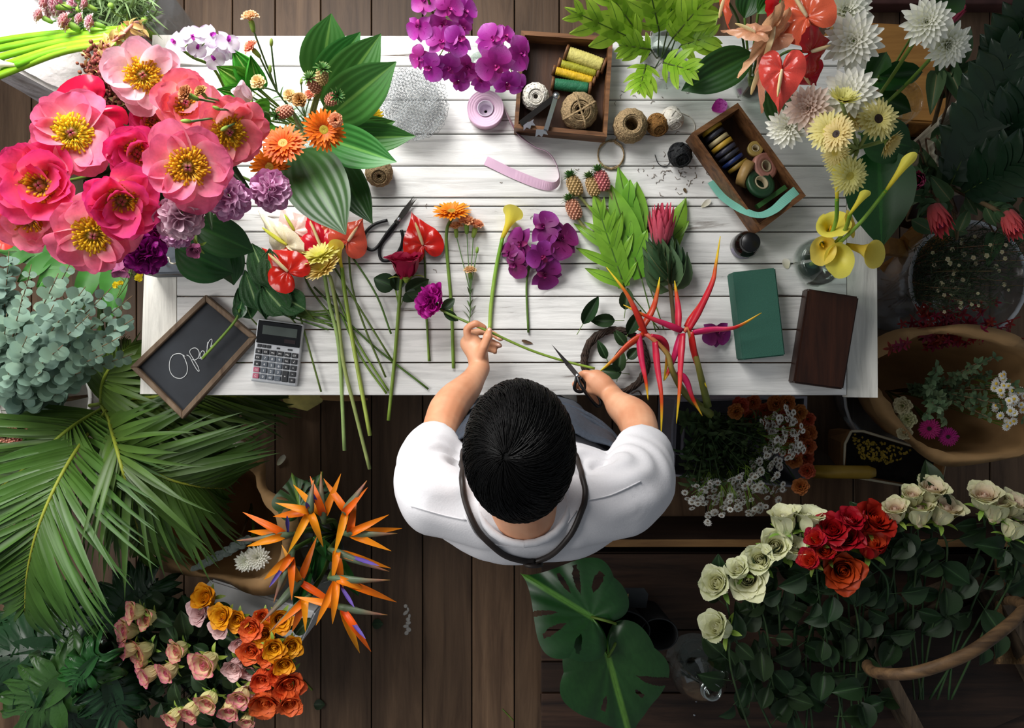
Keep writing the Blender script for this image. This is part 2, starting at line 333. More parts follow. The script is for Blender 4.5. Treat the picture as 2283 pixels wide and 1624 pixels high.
def head_carnation(seed, mats):
    R = random.Random(seed); mb = MB(); n = 26
    for i in range(n):
        f = (i + .5) / n; a = i * GA
        petal(mb, 1.15, .42, RZ(a) @ TR(0, .04, -.55), [.1, .2, .5, .85, 1, .9], 4 + 30 * f, 20 + 95 * f, am=8 + 50 * f, cup=.5, nl=6, nw=7, ruf=.07, rn=4.5, ph=R.uniform(0, 6), c=f)
    cx = MB(); lathe(cx, [(.02, -1.6), (.2, -1.52), (.27, -1.1), (.3, -.6), (.2, -.4)], 10)
    for i in range(5): petal(cx, .3, .14, RZ(i * 2 * pi / 5) @ TR(0, .24, -.75), LANCE, 10, 35, cup=.6, nl=3, nw=2)
    return [('petals', mb.mesh('petals', mats[0])), ('calyx', cx.mesh('calyx', G_BUD))]
def head_anthurium(seed, mats):
    """heart-shaped spathe in the XY plane, tip at +Y (y=1), spadix from the origin"""
    R = random.Random(seed); mb = MB(); N = 48; vs = [V((0, 0, .0))]; us = [0]; fs = []; K = 6
    for k in range(1, K + 1):
        for i in range(N):
            t = 2 * pi * i / N
            x = 16 * math.sin(t) ** 3; y = 13 * math.cos(t) - 5 * math.cos(2 * t) - 2 * math.cos(3 * t) - math.cos(4 * t)
            x /= 19.5; y = -(y - 3.2) / 20.0; s = k / K; rr = math.hypot(x, y) * s
            an = math.atan2(x, y); z = .10 * math.sin(s * pi * .8) + .05 * math.cos(an * 8 + 2.5 * s) * s * (1.12 - s) * 2 - .12 * s * s * (1 if y > .4 else .3) + .05 * R.uniform(-1, 1) * (s > .95)
            vs.append(V((x * s, y * s, z))); us.append(s)
    for i in range(N):
        j = (i + 1) % N; fs.append((0, 1 + j, 1 + i))
        for k in range(K - 1): fs.append((1 + k * N + i, 1 + k * N + j, 1 + (k + 1) * N + j, 1 + (k + 1) * N + i))
    mb.add(vs, [f[::-1] for f in fs], us)
    sp = MB(); tube(sp, cr([(0, 0, .02), (.0, .2, .12), (0, .42, .2), (0, .6, .25)], 4), [.05, .07, .065, .055, .02], 8)
    return [('spathe', mb.mesh('spathe', mats[0])), ('spadix', sp.mesh('spadix', mats[1] if len(mats) > 1 else CREAMSP))]
def head_calla(seed, mats, op=1.0):
    """funnel along +Z, mouth at the top, tip towards +Y"""
    R = random.Random(seed); mb = MB(); A = 32; K = 10; vs = []; us = []; fs = []
    for i in range(A + 1):
        ph = -1.15 * pi + 2.3 * pi * i / A; fr = (1 + math.cos(max(-pi, min(pi, ph)))) / 2
        H = 1.15 + .55 * fr ** 1.5
        for k in range(K + 1):
            s = k / K; z = H * s; r = (.1 + .19 * s + (.42 * op * (.55 + .55 * fr)) * max(0, s - .5) ** 1.6 * 3) * (1 + .04 * (abs(ph) > pi) + .05 * ph / pi)
            if s > .85: z -= .9 * op * (s - .85) * (1 - .35 * fr)
            vs.append(V((r * math.sin(ph), r * math.cos(ph) + .22 * fr * max(0, s - .6) * (fr > .9), z))); us.append(s)
    for i in range(A):
        for k in range(K): a = i * (K + 1) + k; fs.append((a, a + K + 1, a + K + 2, a + 1))
    mb.add(vs, fs, us)
    sp = MB(); tube(sp, [(0, 0, .1), (0, .03, .5), (0, .02, .95)], [.05, .06, .02], 8)
    return [('spathe', mb.mesh('spathe', mats[0])), ('spadix', sp.mesh('spadix', YEL))]
def head_orchid(seed, mats):
    R = random.Random(seed); mb = MB()
    for a, L, w in ((0, .95, .4), (125, .95, .38), (-125, .95, .38)):
        petal(mb, L, w, RZ(math.radians(a)) @ TR(0, .04, -.02), OVATE, 88, 100, cup=.5, nl=7, nw=5, c=.6)
    for a in (-62, 62): petal(mb, 1.0, .62, RZ(math.radians(a)) @ TR(0, .04, .03), [.15, .6, .92, 1, .97, .78, .35], 82, 100 + R.uniform(-14, 10), cup=.5, nl=7, nw=6, ruf=.03, ph=R.uniform(0, 6), c=.1)
    lp = MB()
    petal(lp, .5, .2, RZ(pi) @ TR(0, .02, .06), [.5, .9, .8, .9, .5, .2], 40, 120, cup=.9, nl=6, nw=4, c=.2)
    for s in (-1, 1): petal(lp, .3, .14, RZ(pi + s * 1.0) @ TR(0, .02, .06), ROUND, 20, 40, cup=1.2, nl=4, nw=3, c=.5)
    ball(lp, .07, TR(0, 0, .12), 8, 5, c=1, sz=1.3)
    return [('petals', mb.mesh('petals', mats[0])), ('lip', lp.mesh('lip', mats[1]))]
def head_protea(seed, mats):
    R = random.Random(seed); mb = MB()
    for k, (n, r, L, a0, a1) in enumerate([(12, .3, 1.9, 14, -2), (11, .36, 1.8, 18, 2), (10, .42, 1.5, 20, 4), (9, .42, 1.05, 20, 0), (8, .38, .7, 26, 4)]):
        for i in range(n): petal(mb, L * R.uniform(.92, 1.06), .2, RZ(2 * pi * (i + .5 * k) / n) @ TR(0, r, -1.0), [.7, .9, 1, .9, .6, .12], a0 + R.uniform(-3, 3), a1 + R.uniform(-6, 6), cup=1.1, nl=5, nw=3, c=k / 5)
    ct = MB()
    for i in range(70):
        a = i * GA; r = .3 * math.sqrt((i + .5) / 70); tube(ct, [(r * math.cos(a), r * math.sin(a), -.8), (r * .7 * math.cos(a), r * .7 * math.sin(a), .5 - .3 * r)], [.03, .02], 4)
    return [('bracts', mb.mesh('bracts', mats[0])), ('centre', ct.mesh('centre', mats[1]))]
def head_pineapple(seed, mats):
    """small ornamental pineapple, body along +Z with a leafy crown"""
    R = random.Random(seed); bd = MB(); vs = []
    lathe(bd, [(.01, -1), (.3, -.95), (.5, -.6), (.54, -.1), (.46, .4), (.26, .72), (.01, .8)], 14)
    for i in range(84):
        f = (i + .5) / 84; z = -.9 + 1.6 * f; a = i * GA; r = .54 * math.sqrt(max(.05, 1 - (abs(z + .12) / .92) ** 2.4))
        d = V((math.cos(a), math.sin(a), (z + .1) * .5)).normalized(); lathe(bd, [(.105, 0), (.08, .05), (.02, .11)], 6, frame(V((r * math.cos(a), r * math.sin(a), z)), d), c=1)
    cb = MB()
    for i in range(26):
        f = i / 26; petal(cb, .85 - .25 * f, .12, RZ(i * GA) @ TR(0, .1, .68 + .1 * f), STRIP, 75 - 62 * f, 105 - 80 * f, cup=.9, nl=5, nw=2, c=f)
    return [('fruit', bd.mesh('fruit', mats[0])), ('crown', cb.mesh('crown', mats[1]))]
def head_daisy(seed, mats):
    R = random.Random(seed); mb = MB()
    for i in range(12): petal(mb, .8, .2, RZ(2 * pi * i / 12) @ TR(0, .18, 0), RAY, 82 + R.uniform(-10, 10), 95, nl=3, nw=2, cup=.5)
    ds = MB(); lathe(ds, [(.36, -.02), (.33, .1), (.2, .18), (0, .2)], 10)
    return [('rays', mb.mesh('rays', mats[0])), ('disc', ds.mesh('disc', mats[1]))]
HC = {}
def head(kind, key, mats, var=0, **k):
    q = (kind, key, var)
    if q not in HC: HC[q] = globals()['head_' + kind](hash(kind) % 1 + 11 * var + len(HC), mats, **k)
    return HC[q]
def put_head(root, hd, M, single=False):
    for nm, me in hd: O(nm, me, root, M)
# ---------------------------------------------------------------- leaves (unit length along +Y, half width 1 in X, facing +Z)
LC = {}
def leafmesh(kind, mat, var=0):
    q = (kind, mat.name, var)
    if q in LC: return LC[q]
    mb = MB(); R = random.Random(var * 7 + 3); I = Matrix.Identity(4)
    if kind == 'hosta': petal(mb, 1, 1, I, HOST, 80, 112, fold=.10, rib=.0055, nrib=7, nl=16, nw=32)
    elif kind == 'oval': petal(mb, 1, 1, I, OVATE, 84, 104, fold=.25, rib=.004, nl=7, nw=4, ruf=.02, ph=var)
    elif kind == 'rose': petal(mb, 1, 1, I, OVATE, 78 + 6 * var % 12, 110 + 5 * var % 15, fold=.3, nl=8, nw=6, ruf=.02, rn=2, ph=var)
    elif kind == 'disc': petal(mb, 1, 1, I, DISC, 84, 98, fold=.12, nl=6, nw=4, ruf=.03, ph=var)
    elif kind == 'lance': petal(mb, 1, 1, I, LANCE, 85, 100, fold=.25, nl=7, nw=4, ruf=.02, ph=var)
    elif kind == 'puck': petal(mb, 1, 1, I, OVATE, 76, 116, fold=.15, rib=.025, nrib=5, nl=12, nw=18, ruf=.04, rn=4, ph=var)
    elif kind == 'monst':          # heart outline on a polar grid, long holes between the side veins
        N, K = 600, 60; vs = [V((0, 0, 0))]; us = [0]; ts = [0]; fs = []; bd = []
        for i in range(N):
            t = 2 * pi * i / N; x = 16 * math.sin(t) ** 3 / 16.0; y = -(13 * math.cos(t) - 5 * math.cos(2 * t) - 2 * math.cos(3 * t) - math.cos(4 * t) - 4.6) / 21.6
            bd.append((x * (1 + 1.5 * max(0, y) * (1.08 - y)), y))
        for k in range(1, K + 1):
            for x, y in bd:
                s = k / K; an = abs(math.degrees(math.atan2(x, y))); vs.append(V((x * s, y * s, .06 * s * math.sin(pi * s * .9) - .10 * s * s + .012 * math.cos(an * .21) * s + .16 * abs(x) * s))); us.append(s); ts.append(x * s)
        slots = ((34, 4.5, .5, .9, 1), (56, 4.5, .42, .93, 1), (80, 4, .4, .8, 1), (40, 3.5, .55, 1.1, -1), (64, 4, .45, .9, -1), (92, 3.5, .4, .85, -1)) if var == 0 else ((38, 4, .55, .8, 1), (66, 3.5, .5, 1.1, -1), (44, 3, .62, .8, -1))
        def hole(i, s):
            x, y = bd[i]; an = math.degrees(math.atan2(abs(x), y)); sd = 1 if x > 0 else -1
            return any(sd == q and s0 < s < s1 and abs(an - a - 14 * (s - .7)) < w_ * min(1, 4 * (s - s0) / (s1 - s0), 4 * max(.06, s1 - s) / (s1 - s0)) for a, w_, s0, s1, q in slots)
        for i in range(N):
            j = (i + 1) % N; fs.append((0, 1 + j, 1 + i))
            for k in range(K - 1):
                if not hole(i, (k + 1.5) / K): fs.append((1 + k * N + i, 1 + k * N + j, 1 + (k + 1) * N + j, 1 + (k + 1) * N + i))
        mb.add(vs, [f[::-1] for f in fs], us, ts)
    elif kind == 'philo':      # deeply lobed, wavy-edged
        petal(mb, 1, .3, I, LANCE, 82, 110, fold=.2, nl=10, nw=6)
        for i in range(9):
            f = .05 + .1 * i
            for sx in (-1, 1):
                ang = sx * math.radians(118 - 88 * f); L = (.55 + .5 * math.sin(pi * min(1, f * 1.1 + .1))) * (1.05 if f < .9 else .6)
                m = TR(sx * .05, f, .0) @ RZ(-ang)
                petal(mb, L, .15 * (1 - .3 * f), m, [1.1, .8, .7, .95, 1.05, .8, .5, .06], 84, 112 + R.uniform(-18, 18), fold=.15, nl=10, nw=6, ruf=.09, rn=2.5, ph=i + sx)
    me = mb.mesh(kind + '_leaf', mat); LC[q] = me; return me
def leaf(root, kind, mat, p0, p1, hw, name='leaf', roll=0.0, var=0, up=None, zs=None):
    return O(name, leafmesh(kind, mat, var), root, along(p0, p1, hw, up, roll, zs))
def stem(root, pts, r, mat=None, n=5, seg=6, name='stem'):
    mb = MB(); tube(mb, cr(pts, n), r, seg); return O(name, (mb, mat or G_STEM), root)
def flower(name, label, cat, hd, px, py, z, rpx, tilt=(0, 0), roll=0, via=None, end=None, rs=.003, group=None, smat=None, off=.3, leaves=(), sc_=None, d=None):
    """one cut flower: head of pixel radius rpx at (px,py,z) turned from the lens by tilt, stem down to end"""
    p = P(px, py, z); s = sc_ or rpx * S(z); dd = V(d).normalized() if d else tocam(p, *tilt)
    e = P(*end) if end else p - dd * s * 2
    root = T(name, label, cat, e, group); put_head(root, hd, frame(p, dd, roll, s))
    pts = [p - dd * s * off] + ([P(*q) for q in via] if via else [p - dd * s * (off + 1.2)]) + [e]
    stem(root, pts, rs, smat)
    return root
# ---------------------------------------------------------------- floor, plaster plinth, back baseboard
R0 = random.Random(5)
M_FLOOR = woodmat('floorboards', '#483527', '#7a6049', 'y', 3.5, plankvar=.25, rough=.5, bump=.35)
mb = MB(); x = -2.3
while x < 2.3:
    w = R0.uniform(.145, .182); box(mb, w - .004, 4.4, .03, TR(x + w / 2, -.2, -.015), .0015, c=R0.random(), seg=1); x += w
box(mb, 5, 4.6, .01, TR(0, -.2, -.04), c=0)
O('floor', (mb, M_FLOOR, False), kind='structure')
M_PLASTER = plain('worn_plaster', '#d8cfd0', .8, nz=.1, nscale=9, bump=1.0, c2='#a89c98', lo=.3, hi=.5, bd=.03)
mb = MB(); zt = .92
pl = [P(*q, zt) for q in ((-160, 90), (20, 156), (120, 190), (214, 232), (205, 110), (120, 42), (14, -60), (-300, -260))]
prism(mb, [(q.x, q.y) for q in pl], 0, zt)
me = mb.mesh('plinth', M_PLASTER, False); bm = bmesh.new(); bm.from_mesh(me)
bmesh.ops.bevel(bm, geom=bm.edges[:], offset=.012, segments=2, affect='EDGES'); bmesh.ops.subdivide_edges(bm, edges=[e for e in bm.edges if e.calc_length() > .1], cuts=6, use_grid_fill=True)
for v in bm.verts:
    k = noise.noise(v.co * 6) * .012 + noise.noise(v.co * 21) * .005; v.co += V((k, k, k * .6)) * (1 if v.co.z > .02 else 0)
bm.to_mesh(me); bm.free()
O('plaster_ledge_1', me, kind='structure')  # the plastered corner ledge, one solid block
M_BRICKRED = plain('red_brown_paint', '#5d3a36', .7, nz=.2, nscale=12, bump=.5)
mb = MB(); a = P(1890, 8, .08); box(mb, 1.1, .2, .08, TR(a.x + .55, a.y + .1, .04), .006); O('baseboard_back', (mb, M_BRICKRED), kind='structure')
# ---------------------------------------------------------------- white plank table
ZT = .76
M_TABLE = woodmat('white_painted_wood', '#4a382a', '#8a7460', 'x', 7, paint='#e5e4e1', wear=.27, rough=.5, plankvar=.05, bump=.5)
M_TABLEY = woodmat('white_painted_wood_end', '#4a382a', '#8a7460', 'y', 7, paint='#e0ddd4', wear=.28, rough=.5, plankvar=.05, bump=.5)
tb = T('worktable', 'long white painted plank worktable covered with flowers and florist tools', 'table', P(1135, 480, 0))
mb = MB(); ys = [78, 147, 223, 299, 370, 441, 460, 517, 588, 661, 735, 809, 883]
for i in range(12):
    g = .0016; a = P(394, ys[i], ZT); b = P(1888, ys[i + 1], ZT)
    box(mb, b.x - a.x, a.y - b.y - 2 * g, .032, TR((a.x + b.x) / 2, (a.y + b.y) / 2, ZT - .016), .0022, c=R0.random())
top = O('tabletop', (mb, M_TABLE, False), tb)
for q in (((340, 78), (312, 879), (393, 879), (393, 78)), ((1889, 78), (1889, 886), (1957, 887), (1952, 78))):
    w = [P(*k, ZT) for k in q]; mb = MB(); prism(mb, [(k.x, k.y) for k in w], ZT - .034, ZT, c=R0.random()); O('end_board', (mb, M_TABLEY, False), tb)
mb = MB(); a = P(420, 130, ZT); b = P(1860, 840, ZT)
for y in (a.y, b.y): box(mb, b.x - a.x, .025, .09, TR((a.x + b.x) / 2, y, ZT - .08))
for x in (a.x, b.x): box(mb, .025, a.y - b.y, .09, TR(x, (a.y + b.y) / 2, ZT - .08))
O('apron_rail', (mb, M_TABLE, False), tb)
for x in (a.x, b.x):
    for y in (a.y, b.y):
        mb = MB(); lathe(mb, [(.03, 0), (.045, .64), (.045, ZT - .035)], 4, TR(x, y, 0) @ RZ(pi / 4)); O('leg', (mb, M_TABLE, False), tb)
# ---------------------------------------------------------------- shared hard materials
M_TRAY = woodmat('warm_old_wood', '#3f2515', '#8a5f3c', 'x', 8, rough=.55, plankvar=.1)
M_TRAYIN = woodmat('tray_floor_wood', '#2c1a12', '#5a3a26', 'y', 6, rough=.55)
M_DARKBOX = woodmat('dark_mahogany', '#1c0d07', '#3d2013', 'y', 5, rough=.35, plankvar=.1, bump=.15)
M_BLACK = plain('black_metal', '#101012', .35, .2, .5)
M_STEEL = plain('bright_steel', '#b9bcc0', .25, 1.0, nz=.05)
M_DSTEEL = plain('dark_steel', '#4a4644', .35, .9, nz=.1)
M_JUTE = plain('jute_twine', '#b59a72', .9, nz=.25, nscale=220, bump=.6)
M_JUTED = plain('brown_twine', '#a5763e', .9, nz=.25, nscale=220, bump=.6)
M_WHITETW = plain('white_cotton_twine', '#e8e2d6', .9, nz=.08, nscale=200, bump=.4)
M_BLACKTW = plain('black_waxed_thread', '#17191d', .55, nz=.2, nscale=200, bump=.4)
M_GLASS = glassmat('clear_glass'); M_WATER = glassmat('still_water', (.93, .97, .95, 1), .01, .93)
M_PLASTIC = glassmat('clear_plastic', (.9, .93, .95, 1), .12, .8, .06)
def pprism(name, top, zt, zb, mat, par=None, bev=.003, rows=None, **k):
    """block whose top outline is read off at height zt, walls straight down to zb"""
    w = [P(*q, zt) for q in top]; c = sum(w, V()) / len(w); mb = MB()
    poly = [(q.x, q.y) for q in w]
    if sum(poly[i][0] * poly[(i + 1) % len(poly)][1] - poly[(i + 1) % len(poly)][0] * poly[i][1] for i in range(len(poly))) < 0: poly = poly[::-1]
    prism(mb, poly, zb, zt); me = mb.mesh(name, mat, False)
    if bev:
        bm = bmesh.new(); bm.from_mesh(me); bmesh.ops.bevel(bm, geom=bm.edges[:], offset=bev, segments=2, affect='EDGES'); bm.to_mesh(me); bm.free()
    return O(name, me, par, **k)
def tag(o, label, cat, group=None):
    o['label'] = label; o['category'] = cat
    if group: o['group'] = group
    return o
def opentray(name, label, cat, cor, zt, h, th, mat, matin, z0=None):
    """open wooden box: rim corners in order, four side boards, floor"""
    w = [P(*q, zt) for q in cor]; c = sum(w, V()) / 4; zb = (zt - h) if z0 is None else z0
    root = T(name, label, cat, (c.x, c.y, zb)); n = 4
    inn = [q + (c - q).normalized() * th * 1.45 for q in w]
    for i in range(4):
        j = (i + 1) % 4; mb = MB(); q = [w[i], w[j], inn[j], inn[i]]; poly = [(k.x, k.y) for k in q]
        ar = sum(poly[a][0] * poly[(a + 1) % 4][1] - poly[(a + 1) % 4][0] * poly[a][1] for a in range(4))
        prism(mb, poly if ar > 0 else poly[::-1], zb, zt, c=R0.random()); O('side_board', (mb, mat, False), root)
    mb = MB(); poly = [(k.x, k.y) for k in inn]; ar = sum(poly[a][0] * poly[(a + 1) % 4][1] - poly[(a + 1) % 4][0] * poly[a][1] for a in range(4))
    prism(mb, poly if ar > 0 else poly[::-1], zb + .002, zb + .01); O('bottom_board', (mb, matin, False), root); return root
# ---------------------------------------------------------------- floral foam, dark box, ink bottle
M_FOAM = plain('green_floral_foam', '#2d584a', .95, nz=.06, nscale=400, bump=.35, bd=.002)
tag(pprism('floral_foam', ((1634, 607), (1729, 597), (1751, 793), (1656, 803)), ZT + .062, ZT, M_FOAM, bev=.003), 'green floral foam brick lying on the white table beside the dark box', 'foam brick')
rt = T('keepsake_box', 'dark brown lidded wooden box lying at the table corner', 'box', P(1835, 755, ZT))
q = ((1802, 644), (1916, 662), (1881, 869), (1769, 854))
pprism('lid', q, ZT + .056, ZT + .036, M_DARKBOX, rt, .004); pprism('body', [(1142 + (x - 1142) * .995, y) for x, y in q], ZT + .0345, ZT, M_DARKBOX, rt, .003)
b0 = P(1655, 550, ZT); rt = T('ink_bottle', 'small black capped dark glass bottle standing above the foam brick', 'bottle', b0)
mb = MB(); lathe(mb, [(.0, 0), (.03, 0), (.033, .004), (.033, .042), (.028, .052), (.019, .058), (.019, .064), (0, .064)], 28, Matrix.Translation(b0))
O('body', (mb, plain('dark_amber_glass', '#140c0a', .12, nz=.1, coat=.5)), rt)
mb = MB(); lathe(mb, [(0, .06), (.023, .06), (.024, .063), (.024, .08), (.022, .083), (0, .083)], 28, Matrix.Translation(b0)); O('cap', (mb, M_BLACK), rt)
mb = MB(); lathe(mb, [(.0334, .01), (.0336, .011), (.0336, .036), (.0334, .037)], 28, Matrix.Translation(b0)); me = mb.mesh('label', plain('lilac_paper', '#8f8b9c', .8))
bm = bmesh.new(); bm.from_mesh(me); bmesh.ops.delete(bm, geom=[f for f in bm.faces if len(f.verts) > 4 or not (-2.9 < math.atan2(f.calc_center_median().y - b0.y, f.calc_center_median().x - b0.x) < -1.3)], context='FACES'); bm.to_mesh(me); bm.free()
O('paper_label', me, rt)
# ---------------------------------------------------------------- calculator
def text(name, s, M, size, mat, par, ext=.0001):
    cu = bpy.data.curves.new(name, 'FONT'); cu.body = s; cu.size = size; cu.align_x = 'CENTER'; cu.align_y = 'CENTER'; cu.extrude = ext
    o = bpy.data.objects.new(name, cu); COL.objects.link(o); dg = bpy.context.evaluated_depsgraph_get(); me = bpy.data.meshes.new_from_object(o.evaluated_get(dg)); bpy.data.objects.remove(o)
    me.materials.clear(); me.materials.append(mat); return O(name, me, par, M)
cz = ZT + .004; cc = P(617, 786, cz + .02); rt = T('calculator', 'silver desk calculator with black display lying beside the chalkboard', 'calculator', (cc.x, cc.y, ZT))
CM = TR(cc.x, cc.y, ZT) @ RZ(math.radians(-7.5)) @ RX(math.radians(3))
M_SILV = plain('silver_plastic', '#c3c6ca', .35, .35); M_KEYK = plain('black_key', '#26282c', .45); M_KEYG = plain('grey_key', '#5d656e', .45); M_KEYP = plain('pink_key', '#c2647c', .45); M_WHITE = plain('white_print', '#f2f2f2', .6)
cw, ch = .118, .160
mb = MB(); box(mb, cw, ch, .018, CM @ TR(0, 0, .012), .004); O('body', (mb, M_SILV, False), rt)
mb = MB(); box(mb, cw * .94, ch * .36, .008, CM @ TR(0, ch * .30, .0205), .002); dp = O('display_panel', (mb, plain('black_gloss', '#0b0b0d', .12, coat=.6), False), rt)
mb = MB(); box(mb, cw * .74, ch * .14, .001, CM @ TR(.002, ch * .34, .0252)); O('screen', (mb, plain('lcd_grey', '#4c5450', .2), False), dp)
mb = MB(); box(mb, cw * .24, ch * .06, .001, CM @ TR(.03, ch * .20, .0252)); O('solar_cell', (mb, plain('solar_brown', '#2a2122', .2), False), dp)
kw, kh = .0155, .0125; X0 = -.046; Y0 = -.0015
rows = [['→', 'EX', 'M±', 'M=', 'MU', 'GT'], ['RV', '7', '8', '9', '%±', '√'], ['⟲', '4', '5', '6', '×', '÷'], ['CE', '1', '2', '3', '+', '−'], ['C', '0', '00', '.', '', '=']]
for r, row in enumerate(rows):
    for c, s in enumerate(row):
        if s == '': continue
        x = X0 + c * .0184; y = Y0 - r * .0158 - (0 if c else 0); hh = kh; yy = y
        if s == '+': hh = kh + .0158; yy = y - .0079
        mt = M_KEYP if s in ('CE', 'C') else M_KEYG if s.isdigit() or s == '.' else M_KEYK
        mb = MB(); box(mb, kw, hh, .006, CM @ TR(x, yy, .0225), .0014); k = O('key', (mb, mt, False), rt)
        text('key_mark', {'⟲': 'o'}.get(s, s), CM @ TR(x, yy, .0257), .0085 if len(s) < 2 else .0062, M_WHITE, k)
for x in (-.046, -.034, -.022):
    mb = MB(); box(mb, .010, .008, .005, CM @ TR(x, .0125, .0215), .001); O('key', (mb, M_KEYK, False), rt)
for x in (.002, .032):
    mb = MB(); box(mb, .012 if x > .01 else .008, .004, .004, CM @ TR(x, .0115, .0215), .001); O('slide_switch', (mb, M_KEYK, False), rt)
# ---------------------------------------------------------------- chalkboard with chalk writing
M_FRAME = woodmat('grey_brown_frame', '#5a4431', '#8d7760', 'y', 6, rough=.6)
M_SLATE = plain('chalk_slate', '#2a2e34', .75, nz=.18, nscale=7, c2='#191b1f')
zc = ZT + .026; oc = [P(*q, zc) for q in ((458, 657), (572, 752), (406, 935), (289, 819))]; ctr = sum(oc, V()) / 4
rt = T('chalkboard_sign', 'wood framed chalkboard sign reading Open overhanging the table corner', 'sign', (ctr.x, ctr.y, ZT))
inn = [q + ((oc[(i + 1) % 4] - q).normalized() + (oc[i - 1] - q).normalized()) * .0135 for i, q in enumerate(oc)]
for i in range(4):
    j = (i + 1) % 4; mb = MB(); prism(mb, [(k.x, k.y) for k in (oc[i], inn[i], inn[j], oc[j])], ZT + .001, zc); me = mb.mesh('frame_rail', M_FRAME, False)
    bm = bmesh.new(); bm.from_mesh(me); bmesh.ops.recalc_face_normals(bm, faces=bm.faces[:]); bmesh.ops.bevel(bm, geom=bm.edges[:], offset=.002, segments=1, affect='EDGES'); bm.to_mesh(me); bm.free(); O('frame_rail', me, rt)
mb = MB(); prism(mb, [(k.x, k.y) for k in inn[::-1]], ZT + .003, ZT + .014); sl = O('slate', (mb, M_SLATE, False), rt)
mb = MB()
for st_ in (((1290, 1297), (1250, 1277), (1203, 1290), (1181, 1340), (1185, 1400), (1215, 1440), (1262, 1449), (1298, 1420), (1306, 1372), (1290, 1318), (1274, 1290), (1283, 1300)),
            ((1300, 1286), (1322, 1300), (1345, 1345), (1372, 1390), (1388, 1400), (1378, 1365), (1345, 1310), (1322, 1270), (1332, 1246), (1362, 1238), (1386, 1262), (1384, 1300), (1358, 1322), (1340, 1318)),
            ((1384, 1312), (1412, 1296), (1424, 1268), (1408, 1258), (1394, 1285), (1400, 1314), (1424, 1304), (1440, 1262), (1448, 1196), (1442, 1240), (1452, 1200), (1470, 1176), (1478, 1190), (1468, 1232), (1484, 1216))):
    tube(mb, cr([P(a / 3.123, 380 + b / 3.123, ZT + .0148) for a, b in st_], 5), .0011, 5)
O('chalk_writing', (mb, plain('white_chalk', '#cfd2d2', .95)), sl)
# ---------------------------------------------------------------- rusty tin chest under the dark hosta leaves
M_RUST = plain('rusty_tin', '#50565e', .6, .2, nz=.2, nscale=16, c2='#4a352a', lo=.36, hi=.5, bump=.4)
tq = ((322, 560), (508, 505), (524, 606), (318, 612)); rt = T('tin_chest', 'rusty grey metal tin chest at the end of the table under peonies', 'tin', P(425, 590, ZT))
pprism('body', tq, ZT + .085, ZT, M_RUST, rt, .003); pprism('lid', tq, ZT + .1, ZT + .0865, M_RUST, rt, .004)
mb = MB(); tube(mb, cr([P(370, 588, ZT + .102), P(366, 577, ZT + .118), P(376, 575, ZT + .122), P(380, 586, ZT + .122), P(390, 588, ZT + .12), P(396, 583, ZT + .102)], 5), .0022, 6); O('handle', (mb, plain('pale_wire', '#cfc8b6', .4, .5)), rt)
# ---------------------------------------------------------------- wooden tray with spools and twine
opentray('wooden_tray', 'shallow wooden tray of thread spools and twine at the top of the table', 'tray', ((1162, 68), (1367, 82), (1353, 305), (1146, 285)), ZT + .062, .062, .010, M_TRAY, M_TRAYIN)
def spool(p0, p1, rpx, col, label):
    a = P(*p0, ZT + .012 + rpx * .00108); b = P(*p1, ZT + .012 + rpx * .00108); r = rpx * .00108; d = b - a; L = d.length
    m = frame(a, d); rt = T('thread_spool', label, 'spool', (a + b) / 2, 'thread spools in the wooden tray'); mb = MB()
    lathe(mb, [(0, 0), (r, 0), (r, .006), (r * .45, .008), (r * .45, L - .008), (r, L - .006), (r, L), (0, L)], 18, m); O('reel', (mb, M_TRAY), rt)
    mb = MB(); n = 26; lathe(mb, [(r * .4, .0075)] + [(r * (.83 + .04 * math.sin(pi * i / n)) - .0011 * (i % 2), .009 + (L - .018) * i / n) for i in range(n + 1)] + [(r * .4, L - .0075)], 18, m)
    O('thread', (mb, plain('thread' + col, col, .6, nz=.1, nscale=120, bump=.3)), rt)
spool((1260, 116), (1349, 148), 19, '#d8cd74', 'largest spool of pale yellow thread, topmost in the wooden tray')
spool((1244, 140), (1336, 165), 12.5, '#a3a12c', 'olive green shiny thread spool in the wooden tray')
spool((1232, 156), (1327, 182), 12, '#d9b021', 'golden yellow thread spool between the olive and green ones')
spool((1229, 186), (1318, 198), 16, '#1f6a48', 'dark green thread spool with wide wooden ends')
